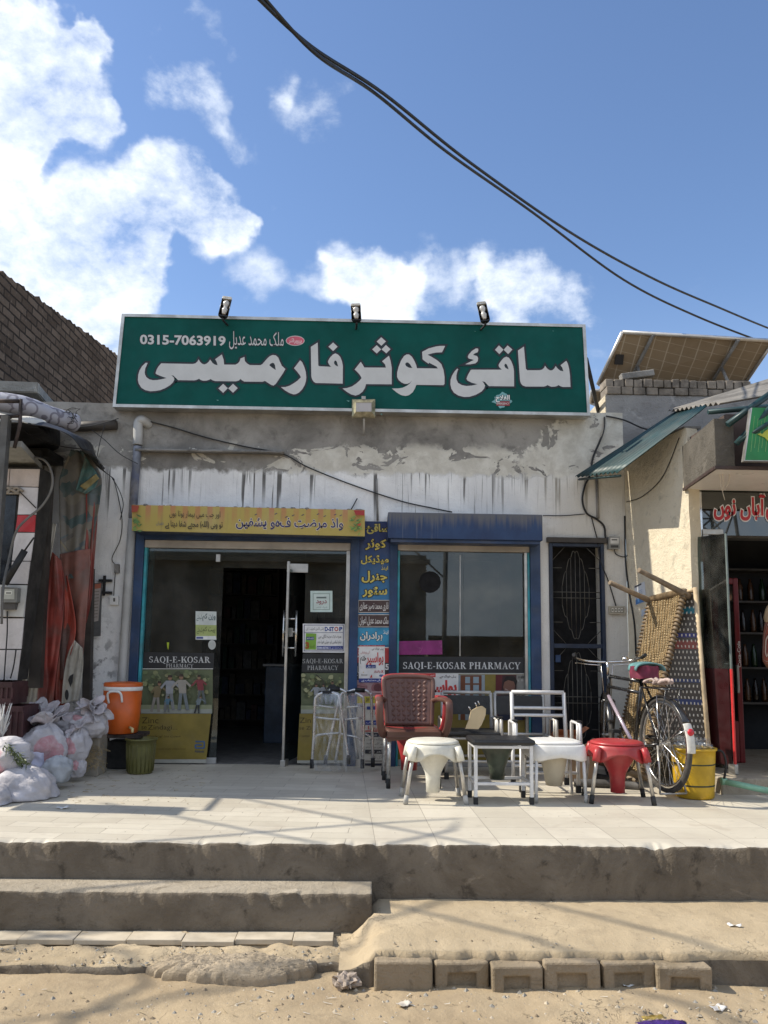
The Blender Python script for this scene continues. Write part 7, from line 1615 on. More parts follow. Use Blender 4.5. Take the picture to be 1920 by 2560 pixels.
mb=MB(); z=q.z+hh*.80; mb.tube(smooth_path([Vector((q.x-.075,7.55-R*.90,z-.09)),Vector((q.x-.075,7.55-R*1.10,z)),Vector((q.x+.03,7.55-R*1.2,z+.005)),Vector((q.x+.05,7.55-R*1.1,z-.08))],5),.010,8); mb.build('handle',M_white,oc)
mb=MB(); mb.tube([Vector((q.x+.11,7.55-R*.72,q.z+.06)),Vector((q.x+.15,7.55-R*1.02,q.z+.05)),Vector((q.x+.15,7.55-R*1.04,q.z+.02))],.012,8); mb.build('tap',mat('pale tap plastic',(.6,.5,.25),.4),oc)
stn=thing('cooler_stand','dark metal stand under the orange cooler','stand',(q.x,7.6,0))
mb=MB(); zz=q.z-.004
for sx in(-.17,.17):
    for sy in(-.15,.15): mb.tube([Vector((q.x+sx,7.6+sy,0)),Vector((q.x+sx,7.6+sy,zz))],.014,4)
mb.box((q.x-.20,7.42,zz-.03),(q.x+.20,7.78,zz)); mb.build('frame',MC['rusty dark bar'],stn)
mb=MB(); mb.box((q.x-.13,7.62,0.002),(q.x+.12,7.80,.25)); mb.build('box_below',mat('dark grimy box',(.02,.02,.02),.8,var=.3),stn,bevel=.01)
def bucket(name,label,px,ytop,Y,r0,r1,m,ribs=(),cat='bin',rim=.012):
    b=G(*px,0); b=P(px[0],px[1],Y); b.z=0; zt0=P(px[0],ytop,Y).z; t=thing(name,label,cat,(b.x,Y,0))
    prof=[(r0*.92,.002),(r0,.012)]+[(r0+(r1-r0)*k/6,.012+(zt0-.03)*k/6) for k in range(1,7)]+[(r1+rim,zt0-.015),(r1+rim,zt0),(r1-.004,zt0),(r1-.012,zt0-.03),(r0*.9,.03)]
    MB().lathe(prof,36,(b.x,Y,0)).build('body',m,t); return t,b,zt0
ob,b,z1=bucket('waste_bin','olive green plastic bin on the floor below the orange cooler',(350,1922),1845,7.42,.108,.128,mat('olive plastic',(.12,.115,.03),.5,var=.12,vs=8,dirt=.25))
mb=MB()
for k in range(20): a=2*PI*k/20; mb.tube([Vector((b.x+.112*math.cos(a),7.42+.112*math.sin(a),.02)),Vector((b.x+.126*math.cos(a),7.42+.126*math.sin(a),z1-.05))],.004,4)
mb.build('ribs',MC['olive plastic'],ob)
yb_,b,z1=bucket('waste_bin','yellow bin with black stripes and a clear bag, behind the bicycle wheel',(1736,1978),1868,6.50,.145,.165,mat('worn yellow plastic',(.52,.32,.012),.45,var=.15,vs=6,dirt=.3,dcol=(.30,.17,.03)))
mb=MB()
for f in (.20,.62):
    zz=z1*f+.02; r=.145+.02*f+.002; mb.lathe([(r,zz),(r+.001,zz+.006),(r,zz+.012)],36,(b.x,6.50,0),cap=False)
mb.build('black_stripe',mat('black printed stripe',(.03,.035,.015),.6,var=.3,vs=30),yb_)
mb=MB(); mb.blob((b.x-.01,6.5,z1+.02),(.15,.15,.07),14,.45,2.5,4); o=mb.build('clear_bag',M_plw,yb_)
mb=MB(); mb.tube(smooth_path([Vector((b.x+.165,6.48,z1-.02)),Vector((b.x+.215,6.46,z1-.03)),Vector((b.x+.235,6.45,z1-.12)),Vector((b.x+.215,6.45,z1-.23))],5),.010,6); mb.build('handle',M_black,yb_)
# ================================================================== bicycle
RH=Vector((2.335,6.43,.365)); hd=math.atan2(1.08,-.20); bike=thing('bicycle','old black roadster bicycle on its stand in front of the rope cot','bicycle',(RH.x,RH.y,.04),None,hd); bike.rotation_euler=(0,.037,hd)
B=dict(parent=bike,local=True)
M_bkp=mat('black enamel',(.012,.012,.013),.22,var=.1,vs=8,dirt=.2,dcol=(.12,.11,.10),coat=.4); M_chr=mat('worn chrome',(.68,.67,.65),.18,1.0,.12,14); M_tyre=mat('dusty tyre rubber',(.045,.042,.038),.85,var=.25,vs=10,dirt=.35,dcol=(.16,.14,.12)); M_pinkc=mat('faded violet enamel',(.45,.38,.45),.25,.4,.1,6); M_whp=mat('chipped white enamel',(.62,.60,.55),.4,var=.1,vs=20,dirt=.35,dcol=(.15,.12,.10))
V=Vector; R_=.345; zw=.365
def wheel(cx,steer=0.0):
    w=bpy.data.objects.new('wheel',None) if False else None
    Mx=Matrix.Translation((cx,0,zw))@Matrix.Rotation(steer,4,'Z')
    def T(p): return Mx@p
    circ=lambda r,y=0,n=48:[T(V((r*math.cos(2*PI*i/n),y,r*math.sin(2*PI*i/n)))) for i in range(n)]
    rim=MB().tube(circ(R_-.028),.012,8,closed=True,flat=(1.2,.9)).build('wheel',M_chr,**B)
    MB().tube(circ(R_),.020,10,closed=True).build('tyre',M_tyre,rim,local=True)
    mb=MB(); 
    for i in range(36):
        a=2*PI*i/36; sd=1 if i%2 else -1; a2=a+(.9 if (i//2)%2 else -.9)
        mb.tube([T(V((.022*math.cos(a2),.03*sd,.022*math.sin(a2)))),T(V(((R_-.03)*math.cos(a),0,(R_-.03)*math.sin(a))))],.0016,4,cap=False)
    mb.build('spokes',M_chr,rim,local=True)
    mb=MB(); mb.tube([T(V((0,-.05,0))),T(V((0,.05,0)))],.016,10); mb.tube([T(V((0,-.036,0))),T(V((0,-.030,0)))],.030,12); mb.tube([T(V((0,.030,0))),T(V((0,.036,0)))],.030,12); mb.build('hub',M_leg,rim,local=True); return rim
WB=1.08; st=-.36
STM=Matrix.Translation((.90,0,0))@Matrix.Rotation(st,4,'Z')@Matrix.Translation((-.90,0,0))
def steer(o):
    o.data.transform(STM)
    for ch in [q for q in bpy.data.objects if q.parent==o]: ch.data.transform(STM)
    return o
wheel(0); steer(wheel(WB))
SC=V((.30,0,.86)); BB=V((.46,0,.30)); H1=V((.865,0,.90)); H0=V((.905,0,.70))
tu=lambda a,b,r,m,n=10:MB().tube([a,b],r,n)
mb=MB(); mb.tube([BB,SC+V((-.01,0,.03))],.016,10); mb.tube([H1+V((.0,0,-.015)),SC+V((0,0,-.02))],.0145,10); mb.tube([H1+V((.022,0,-.105)),SC+V((.02,0,-.11))],.0145,10); mb.tube([H0,H1],.019,12)
for s_ in(-1,1): mb.tube([BB+V((0,s_*.03,0)),V((0,s_*.055,zw))],.010,8); mb.tube([SC+V((0,s_*.02,-.02)),V((0,s_*.055,zw))],.009,8)
mb.build('frame',M_bkp,**B)
MB().tube([BB,H0+V((-.005,0,.02))],.016,10).build('down_tube',M_pinkc,**B)
mb=MB(); cr=H0+V((.008,0,-.03)); mb.tube([cr+V((0,-.05,0)),cr+V((0,.05,0))],.014,8)
for s_ in(-1,1): mb.tube(smooth_path([cr+V((0,s_*.05,0)),V((.96,s_*.055,.54)),V((WB-.02,s_*.05,.41)),V((WB,s_*.05,zw))],5),.011,8)
mb.tube([cr,H1+V((-.005,0,.04))],.012,8); steer(mb.build('fork',M_bkp,**B))
# handlebar with rod brakes
mb=MB(); stm=H1+V((-.015,0,.11)); mb.tube([H1,stm],.012,10); mb.tube([stm+V((0,0,-.02)),stm+V((.05,0,0))],.013,8)
hb=stm+V((.05,0,.0)); bar=[hb+V((-.20,.30,.055)),hb+V((-.10,.285,.035)),hb+V((.0,.20,.012)),hb+V((.02,.08,0)),hb+V((.02,-.08,0)),hb+V((.0,-.20,.012)),hb+V((-.10,-.285,.035)),hb+V((-.20,-.30,.055))]
mb.tube(smooth_path(bar,6),.011,10); 
for s_ in(-1,1): mb.tube(smooth_path([hb+V((.0,s_*.05,-.03)),hb+V((-.01,s_*.19,-.02)),hb+V((-.10,s_*.27,-.01)),hb+V((-.19,s_*.285,-.015))],4),.005,6)
mb.tube([hb+V((.01,.05,-.03)),cr+V((.03,.03,.04))],.004,6); mb.tube([hb+V((.01,-.05,-.03)),cr+V((.03,-.03,.04))],.004,6)
hbo=mb.build('handlebar',M_chr,**B)
for s_ in(-1,1): MB().tube([hb+V((-.11,s_*.288,.037)),hb+V((-.21,s_*.302,.057))],.016,10).build('grip',M_black,hbo,local=True)
MB().lathe([(.0,.03),(.02,.028),(.03,.01),(.03,0)],16,hb+V((.01,-.16,.02))).build('bell',M_chr,hbo,local=True)
steer(hbo)
# mudguards
def guard(cx,a0,a1,m,name,steer=0.0,r=R_+.032,w=.032):
    Mx=Matrix.Translation((cx,0,zw))@Matrix.Rotation(steer,4,'Z')
    def fn(u,v):
        a=math.radians(a0+(a1-a0)*u); t=(v-.5)*2; rr=r-.014*t*t; return Mx@V((rr*math.cos(a),w*t,rr*math.sin(a)))
    return MB().grid(fn,30,8).build(name,m,solid=.0025,**B)
guard(0,20,152,M_bkp,'rear_mudguard'); guard(0,152.3,186,M_whp,'mudguard_tail',0,R_+.034,.034); steer(guard(WB,-10,160,M_bkp,'front_mudguard'))
MB().lathe([(.0,.012),(.022,.010),(.027,0)],18,V((-(R_+.040)*math.cos(math.radians(17)),0,zw+(R_+.04)*math.sin(math.radians(17)))),0,Matrix.Rotation(-PI/2,3,'Y')).build('reflector',mat('red reflector',(.5,.015,.03),.2,var=.05),**B)
mb=MB()
for s_ in(-1,1): mb.tube([V((0,s_*.05,zw)),V((-(R_+.03)*math.cos(.35),s_*.03,zw+(R_+.03)*math.sin(.35)))],.003,5); mb.tube([V((0,s_*.05,zw)),V((.02,s_*.035,zw+R_+.03))],.003,5)
mb.build('stays',M_chr,**B)
# saddle wrapped in cloth
def sd(u,v):
    t=u; w=.045+.085*(max(0,(.62-t)/.62))**.8 if t<.62 else .045-.01*(t-.62); a=(v-.5)*2
    return V((.15+.29*t,w*math.sin(a*PI/2)*1.0,.985-.02*t*0-.06*(abs(a)**2.4)+.012*math.sin(PI*t)))
sdo=MB().grid(sd,16,14).build('saddle',mat('teal saddle cover',(.10,.24,.25),.6,var=.2,vs=10,dirt=.3),solid=.012,**B)
def cl_(u,v):
    a=2*PI*v; r=.118+.012*noise.noise(V((math.cos(a)*2,math.sin(a)*2,u*2))); return V((.255+r*1.05*math.cos(a),r*.92*math.sin(a),.965-.10*u+.008*noise.noise(V((a*2,u*3,1)))))
MB().grid(cl_,6,30).build('cloth_wrap',mat('maroon cloth wrap',(.15,.018,.045),.75,var=.25,vs=12),sdo,local=True)
mb=MB(); mb.tube([SC+V((-.01,0,.02)),V((.27,0,.93))],.012,8); mb.build('seat_post',M_chr,**B)
# carrier with a rag, stand, crank, chain guard
mb=MB()
for s_ in(-.06,0,.06): mb.tube([V((.24,s_,.80)),V((-.22,s_,.78))],.006,6)
for x in(.2,.05,-.1,-.22): mb.tube([V((x,-.06,.79)),V((x,.06,.79))],.006,6)
for s_ in(-1,1): mb.tube([V((-.16,s_*.06,.785)),V((0,s_*.055,zw))],.005,6)
mb.build('carrier',M_bkp,**B)
def stand_p(s_): return [V((0,s_*.06,zw-.01)),V((-.05,s_*.085,.20)),V((-.09,s_*.11,.006))]
mb=MB(); 
for s_ in(-1,1): mb.tube(stand_p(s_),.008,8)
mb.tube([V((-.09,-.11,.008)),V((-.09,.11,.008))],.008,8); mb.build('stand',M_leg,**B)
mb=MB(); mb.tube([BB+V((0,-.07,0)),BB+V((0,.07,0))],.018,10); mb.tube([BB+V((0,.065,0)),BB+V((.11,.075,.13))],.009,6); mb.tube([BB+V((0,-.065,0)),BB+V((-.11,-.075,-.13))],.009,6); mb.lathe([(.0,0),(.085,0),(.09,.004),(.0,.006)],24,BB+V((0,-.055,0)),0,Matrix.Rotation(PI/2,3,'X')); cro=mb.build('crank',M_leg,**B)
for (p,s_) in ((BB+V((.11,.12,.13)),1),(BB+V((-.11,-.12,-.13)),-1)): MB().box(p-V((.045,.04,.014)),p+V((.045,.04,.014))).build('pedal',M_black,cro,bevel=.004,local=True)
mb=MB(); mb.tube([BB+V((0,-.055,.09)),V((0,-.05,zw+.035))],.004,5); mb.tube([BB+V((0,-.055,-.09)),V((0,-.05,zw-.035))],.004,5); mb.build('chain',M_tyre,**B)
mb=MB(); mb.prism([BB+V((.09,-.066,.06)),BB+V((.0,-.066,.105)),V((.02,-.066,zw+.06)),V((.0,-.066,zw+.035)),BB+V((.0,-.066,.075)),BB+V((.075,-.066,.04))],(0,.006,0)); mb.build('chain_guard',M_bkp,**B)
g=bike.matrix_basis@V((-.05,0,.82)); 
mb=MB(); random.seed(6)
for k in range(9):
    a=g+V((random.uniform(-.07,.07),random.uniform(-.10,.10),random.uniform(0,.02))); mb.tube(smooth_path([a,a+V((random.uniform(-.05,.05),.06,.02)),a+V((random.uniform(-.06,.06),.12,-.005)),a+V((.04,.16,-.01))],4),[random.uniform(.008,.016)]*13,7)
o=mb.build('rag',mat('faded pink rag',(.42,.33,.30),.85,var=.25,vs=25,dirt=.3)); tag(o,'twisted pale pink rag lying on the bicycle carrier','cloth')

# ================================================================== rope cot standing on end
cot=thing('rope_cot','wooden rope cot stood on end against the cream wall, legs pointing left','cot',(2.4,7.2,0))
fT=P(1629,1492,7.50); nT=P(1712,1472,6.98); 
fB=Vector((P(1540,1850,7.5).x-.03,7.50,.03)); nB=Vector((P(1612,1850,6.98).x-.05,6.98,.03))
fB.x=min(fB.x,fT.x-.22)
ax=(fT-fB).normalized(); ay=(nT-fT).normalized(); an=ax.cross(ay).normalized()
if an.x>0: an=-an
M_wood=mat('weathered cot wood',(.20,.15,.10),.75,var=.3,vs=6,bump=.3,bs=25,dirt=.2); M_rope=mat('rope',(.42,.30,.15),.9,var=.18,vs=14,dirt=.2,dcol=(.22,.15,.07))
def ropemat():
    m,t,b,ov,pos=base_mat('woven jute rope'); uv=t.n('ShaderNodeUVMap'); uv.uv_map='UVMap'
    w1=t.n('ShaderNodeTexWave',wave_type='BANDS',bands_direction='X'); t.l(uv.outputs[0],w1.inputs[0]); w1.inputs['Scale'].default_value=16; w1.inputs['Distortion'].default_value=1.8; w1.inputs['Detail'].default_value=2
    w2=t.n('ShaderNodeTexWave',wave_type='BANDS',bands_direction='Y'); t.l(uv.outputs[0],w2.inputs[0]); w2.inputs['Scale'].default_value=22; w2.inputs['Distortion'].default_value=4; w2.inputs['Detail'].default_value=2; w2.inputs['Detail Scale'].default_value=2
    k=t.math('MULTIPLY',w1.outputs[1],w2.outputs[1]); n=t.noise(pos,6,6,.6)
    c=t.mix(t.ss(k,.02,.5),(.25,.17,.085),(.66,.52,.32)); c=t.mix(t.math('MULTIPLY',t.ss(n,.4,.7),.35),c,(.33,.23,.11)); t.l(c,b.inputs['Base Color']); b.inputs['Roughness'].default_value=.95; b.inputs['Specular IOR Level'].default_value=.1; bumpit(t,b,k,1.0,.03); return m
M_rp2=ropemat()
def cp(u,v,o=0.0):  # u bottom->top, v far->near
    return fB.lerp(fT,u).lerp(nB.lerp(nT,u),v)+an*o
mb=MB(); mb.grid(lambda u,v:cp(.03+.955*u,.05+.90*v,.012+.006*math.sin(v*PI*26)*1.0+.010*noise.noise(V((u*9,v*9,1)))-.02*math.sin(PI*v)),70,104)
o=mb.build('rope_weave',M_rp2,cot,solid=.006); uvl=o.data.uv_layers.new(name='UVMap')
Lx=(fT-fB).length; Ly=(nT-fT).length
for lo in o.data.loops:
    p=o.data.vertices[lo.vertex_index].co-fB; uvl.data[lo.index].uv=(p.dot(ay),p.dot(ax))
mb=MB(); mb.tube([cp(0,0),cp(1,0)],.021,8); mb.tube([cp(0,1),cp(1,1)],.021,8); mb.tube([cp(0.005,0),cp(.005,1)],.021,8); mb.tube([cp(.985,0),cp(.985,1)],.021,8); mb.build('rails',M_wood,cot)
mb=MB()
for v in (0,1):
    for k in range(46): u=.03+.94*k/45; c=cp(u,v); mb.tube([c+(ay*math.cos(a)+an*math.sin(a))*.027+ax*(.006*math.sin(a)) for a in [2*PI*i/10 for i in range(10)]],.0085,5,closed=True)
for k in range(26): v=.05+.9*k/25; c=cp(.985,v); mb.tube([c+(ax*math.cos(a)+an*math.sin(a))*.027 for a in [2*PI*i/10 for i in range(10)]],.007,5,closed=True)
o=mb.build('rope_binding',mat('dark jute binding',(.17,.115,.06),.9,var=.3,vs=14),cot)
for (v,px,Y) in ((0,(1524,1456),7.35),(1,(1597,1425),6.8)):
    c=cp(.975,v); tip=P(px[0],px[1],Y); d=(tip-c); MB().tube([c-d.normalized()*.06,c,c+d*.5,tip],[.030,.028,.023,.021],10).build('leg',M_wood,cot)
    c=cp(.03,v); MB().tube([c-an*.05,c+an*.30+V((0,0,.02))],[.028,.022],10).build('leg',M_wood,cot)
# plastic strip net cot behind it
net=thing('strip_cot','second cot woven from dark and coloured plastic strips, standing behind the bicycle wheel','cot',(2.6,6.8,0))
nTL=P(1712,1480,7.05); nTR=P(1738,1474,6.955); nBR=P(1777,1885,6.90); nBL=P(1622,1900,7.05); 
def np_(u,v): return nBL.lerp(nTL,u).lerp(nBR.lerp(nTR,u),v)
def netmat():
    m,t,b,ov,pos=base_mat('woven plastic strips'); uv=t.n('ShaderNodeUVMap'); uv.uv_map='UVMap'; sp=t.n('ShaderNodeSeparateXYZ'); t.l(uv.outputs[0],sp.inputs[0]); 
    n=t.noise(uv.outputs[0],9,3,.6)
    ro_=t.math('FLOOR',t.math('ADD',t.math('MULTIPLY',sp.outputs[1],21),t.math('MULTIPLY',n,.3)))
    fx_=t.math('FRACT',t.math('ADD',t.math('ADD',t.math('MULTIPLY',sp.outputs[0],36),t.math('MULTIPLY',n,.9)),t.math('MULTIPLY',ro_,.37))); fy_=t.math('FRACT',t.math('ADD',t.math('MULTIPLY',sp.outputs[1],21),t.math('MULTIPLY',n,.3)))
    dot=t.math('MULTIPLY',t.math('MULTIPLY',t.ss(fx_,.55,.62),t.ss(fx_,.93,.86)),t.math('MULTIPLY',t.ss(fy_,.25,.38),t.ss(fy_,.80,.68)))
    return m,t,b,uv,sp,dot,n
m,t,b,uv,sp,dot,n=netmat()
r=t.n('ShaderNodeValToRGB'); t.l(t.math('MULTIPLY',sp.outputs[1],1/1.8),r.inputs[0]); r.color_ramp.interpolation='CONSTANT'; el=r.color_ramp.elements
bands=[(0,(.068,.056,.044)),(.33,(.068,.056,.044)),(.375,(.03,.045,.13)),(.395,(.068,.056,.044)),(.475,(.035,.05,.12)),(.49,(.068,.056,.044)),(.63,(.22,.05,.035)),(.67,(.068,.056,.044)),(.685,(.03,.03,.16)),(.705,(.068,.056,.044)),(.80,(.02,.15,.20)),(.83,(.068,.056,.044)),(.92,(.03,.03,.16)),(.94,(.068,.056,.044)),(.96,(.30,.05,.06)),(.975,(.3,.3,.29))]
while len(el)<len(bands): el.new(0)
for i,(p,c) in enumerate(bands): el[i].position=p; el[i].color=(*c,1)
c=t.mix(dot,r.outputs[0],(.62,.57,.48)); t.l(c,b.inputs['Base Color']); b.inputs['Roughness'].default_value=.4; bumpit(t,b,dot,.5,.01)
mb=MB().grid(lambda u,v:np_(u,v)+V((0,.02*math.sin(PI*v)*math.sin(PI*u),0)),40,20); o=mb.build('strip_weave',m,net,solid=.004); uvl=o.data.uv_layers.new(name='UVMap')
ex=(nBR-nBL).normalized()
for lo in o.data.loops:
    p=o.data.vertices[lo.vertex_index].co; uvl.data[lo.index].uv=(p.x*.9-p.y*.2,p.z)
mb=MB(); mb.tube([Vector((np_(0,1).x,np_(0,1).y,.01)),np_(1,1)+V((0,0,.02))],.020,8); mb.tube([np_(1,0),np_(1,1)],.018,8); mb.build('rails',mat('pale cot wood',(.50,.39,.25),.7,var=.2,vs=6,dirt=.2),net)

# ================================================================== sacks
M_sk=mat('white woven sack',(.50,.48,.50),.65,var=.16,vs=6,bump=.9,bs=20,dirt=.4,dcol=(.36,.33,.32)); M_sp=mat('faded pink sack print',(.50,.22,.25),.6,var=.2,vs=9,bump=.35,bs=18,dirt=.3,dcol=(.4,.3,.3)); M_skb=mat('bluish grey sack',(.42,.44,.46),.6,var=.15,vs=6,bump=.35,bs=18,dirt=.4,dcol=(.25,.25,.24))
M_skd=mat('darker sack cloth',(.46,.42,.43),.65,var=.2,vs=9,bump=.3,bs=30,dirt=.35,dcol=(.28,.2,.2))  # slightly darker cloth for the tied necks
def pinkmat(base,pc,rad):
    m,t,b,ov,pos=base_mat('sack with faded pink print'); ds=t.n('ShaderNodeVectorMath',operation='DISTANCE'); wv=t.n('ShaderNodeVectorMath',operation='ADD'); nn=t.n('ShaderNodeTexNoise'); nn.inputs['Scale'].default_value=9; t.l(pos,nn.inputs['Vector']); sc=t.n('ShaderNodeVectorMath',operation='SCALE'); sc.inputs['Scale'].default_value=.10; t.l(nn.outputs['Color'],sc.inputs[0]); t.l(pos,wv.inputs[0]); t.l(sc.outputs[0],wv.inputs[1]); t.l(wv.outputs[0],ds.inputs[0]); ds.inputs[1].default_value=pc+V((.05,.05,.05))
    n=t.noise(pos,6,6,.6); c=t.mix(t.ss(n,.35,.7),(.40,.38,.39),(.56,.54,.56)); pk=t.mix(t.ss(t.noise(pos,18,5,.7),.35,.65),(.46,.20,.22),(.52,.33,.34)); c=t.mix(t.math('MULTIPLY',t.ss(ds.outputs['Value'],rad,rad*.88),.9),c,pk); t.l(c,b.inputs['Base Color']); b.inputs['Roughness'].default_value=.65
    bumpit(t,b,t.noise(t.mapv(pos,(14,14,40)),1,5,.65,.5),.5,.02); return m
def sack(label,px,size,Y,seed,m=None,pink=None,tie=True,tilt=(0,0),z0=None,ears=2,group='stuffed sacks by the left shop'):
    c=P(px[0],px[1],Y); 
    t=thing('sack',label,'sack',c,group); n=30; m=m or M_sk
    R=Matrix.Rotation(tilt[0],3,'Y')@Matrix.Rotation(tilt[1],3,'X')
    mb=MB(); k=0; mm=2*n
    for i in range(n+1):
        th=PI*i/n
        for j in range(mm):
            ph=2*PI*j/mm; d=V((math.sin(th)*math.cos(ph),math.sin(th)*math.sin(ph),math.cos(th)))
            q=1+.17*noise.noise(d*1.7+V((seed*5.1,0,0)))+.10*noise.noise(d*4.0+V((0,seed*3.3,0)))+.05*abs(noise.noise(V((d.x*9,d.y*9,d.z*4+seed))))
            if tie and d.z>0: f=d.z; q*=1-.0*f; wr=.09*math.sin(ph*8+seed+2*noise.noise(d*3))*f*(1-f*.6)*1.4; q+=wr
            p=V((d.x*size[0],d.y*size[1],d.z*size[2]))*q
            if tie and d.z>.86: s_=(d.z-.86)/.14; p=V((p.x*(1-.45*s_),p.y*(1-.45*s_),p.z+size[2]*.10*s_))
            if p.z<-size[2]*.78: p.z=-size[2]*.78+(p.z+size[2]*.78)*.25
            p=R@p; w_=c+p
            if w_.z<.006: w_.z=.006
            mb.v.append(tuple(w_))
    for i in range(n):
        for j in range(mm): mb.f.append((i*mm+j,(i+1)*mm+j,(i+1)*mm+(j+1)%mm,i*mm+(j+1)%mm)); mb.m.append(0); mb.s.append(True)
    if pink:
        a=pink[0]; pc=c+R@V((math.cos(a)*size[0],math.sin(a)*size[1],(.5-(pink[2]+pink[3])/2)*2*size[2])); m=pinkmat(m,pc,size[0]*pink[1]*1.5)
    mb.build('body',m,t)
    if tie:
        random.seed(seed*7+1)
        top=c+R@V((0,0,size[2]*1.02))
        for e in range(max(1,ears-1)):
            L=random.uniform(.75,1.1)*size[0]*.75; ax_=R@V((random.uniform(-.9,.9),random.uniform(-.8,.1),random.uniform(.35,1.0))).normalized(); b1=ax_.orthogonal().normalized(); b2=ax_.cross(b1); f0=random.uniform(0,6)
            def frill(u,v,e=e):
                ph=2*PI*v; r=(.018+.085*u**1.15*(size[0]/.17)); q=1+u*(.38*math.sin(3*ph+f0)+.24*math.sin(7*ph+f0*2)+.3*noise.noise(V((math.cos(ph)*2,math.sin(ph)*2,seed+e))))
                dr=V((0,0,-.06*u*u)); return top+ax_*(L*u*(1+.25*math.sin(4*ph+f0)*u))+(b1*math.cos(ph)+b2*math.sin(ph))*r*q+dr
            f_=MB().grid(frill,8,34).build('tied_neck',M_skd if e%2==0 else m,t,solid=.002)
    return t
sack('large white sack lying lowest in front at the left edge of the platform',(58,1972),(.235,.20,.165),6.22,1,tie=False,tilt=(.15,0))
sack('pale sack heaped on the front white sack, cut by the left picture edge',(8,1900),(.20,.18,.15),6.30,2,tie=True,tilt=(-.3,0),pink=(4.0,.7,.2,.9))
sack('white sack at the far left edge in front of the others',(-25,2000),(.14,.15,.12),5.98,3,tie=False)
sack('white sack with a big pink print block and a tied neck, middle of the heap',(108,1868),(.20,.18,.165),6.85,4,pink=(5.25,.42,.35,.75),tilt=(.1,-.15),ears=3)
sack('bluish grey sack on the floor under the pink printed sack',(143,1926),(.115,.12,.115),6.62,5,M_skb,tie=False)
sack('small tied sack with pink neck on the floor at the right of the heap',(192,1920),(.075,.08,.085),6.95,6,M_skb,pink=(4.6,.5,0,.45),ears=2)
sack('white and pink sack beside the red box, tied with a black cord',(187,1868),(.12,.13,.145),6.98,7,pink=(4.5,.45,.15,.8),ears=2,tilt=(.2,0))
sack('topmost white sack with long ears resting against the orange cooler',(222,1812),(.165,.15,.12),7.2,8,pink=(4.2,.3,.0,.2),ears=4,tilt=(.15,0))
sack('greyish pink sack at the back of the heap beside the red hanging banner',(100,1832),(.19,.16,.13),7.15,9,mat('pinkish grey sack',(.40,.33,.35),.65,var=.2,vs=7,bump=.35,bs=18,dirt=.4),ears=3,pink=(1,.2,0,.1))
sack('crumpled grey sack lying between the pink printed sack and the topmost sack',(158,1818),(.14,.13,.10),7.2,10,mat('dull grey sack',(.38,.36,.37),.65,var=.2,vs=7,bump=.35,bs=18,dirt=.4),ears=2)
fl_=MB().grid(lambda u,v:P(62+48*u,1872+42*v,6.6)+V((0,-.05*math.sin(PI*u)+.03*noise.noise(V((u*3,v*3,1))),.02*noise.noise(V((u*4,v*2,5)))-.03*u*u)),10,10).build('sack_flap',mat('lavender white cloth',(.50,.50,.62),.7,var=.1),solid=.003); tag(fl_,'loose lavender white sack flap hanging over the front sacks','cloth')
# frayed white plume at the left edge
mb=MB(); random.seed(8)
for k in range(110):
    a=P(-8+random.uniform(-6,14),1845,6.35); d=V((random.uniform(-.04,.06),random.uniform(-.05,.05),.04+.22*random.random())); mb.tube([a,a+d*.6,a+d],[.004,.003,.0012],4)
o=mb.build('frayed_tuft',mat('white frayed strip',(.66,.65,.63),.7,var=.05)); stuff(o,'tuft of frayed white sack threads at the left picture edge','threads')
# greens and straw
mb=MB(); M_leaf=mat('wilting green leaf',(.07,.095,.03),.6,var=.35,vs=20); random.seed(10)
for k in range(150):
    t_=random.random(); a=P(14+50*t_+random.uniform(-10,10),1862+50*t_+random.uniform(-8,8),6.14+random.uniform(-.03,.05)); d=V((random.uniform(-.03,.05),random.uniform(-.03,.02),random.uniform(-.06,.03))); s_=V((.003,0,.002)); mb.add([a-s_,a+s_,a+d*.6+s_*1.3,a+d,a+d*.6-s_],[(0,1,2,3,4)])
o=mb.build('green_stalks',M_leaf); stuff(o,'wilting green stalks spilling from the pale sack at the left','leaves')
mb=MB(); random.seed(11); M_str=mat('dry straw',(.36,.27,.14),.85,var=.3,vs=20)
for k in range(260):
    t_=random.random(); a=P(212+random.uniform(-14,40),1865+random.uniform(-8,55),7.15+random.uniform(-.1,.25)); a.z=max(.006,a.z); d=V((random.uniform(-.09,.09),random.uniform(-.06,.06),random.uniform(-.08,.05))); b=a+d; b.z=max(.005,b.z); mb.tube([a,(a+b)/2+V((0,0,.01)),b],.0016,3,cap=False)
for k in range(120):
    a=V((random.uniform(-2.6,-1.2),random.uniform(6.0,7.6),.004)); an_=random.random()*6; L=random.uniform(.01,.06); mb.tube([a,a+V((L*math.cos(an_),L*math.sin(an_),.002))],.0014,3,cap=False)
o=mb.build('straw',M_str); stuff(o,'loose dry straw around the stacked cartons and sacks','straw')
mb=MB(); a=P(228,1905,7.22); mb.box((a.x-.09,7.22,0.002),(a.x+.06,7.45,.33)); o=mb.build('printed_carton',patchmat('red and grey printed carton',[(.30,.27,.22),(.33,.05,.03),(.26,.24,.20),(.36,.30,.2)],7,9),bevel=.005); tag(o,'battered red and grey printed carton under straw beside the cooler stand','box')
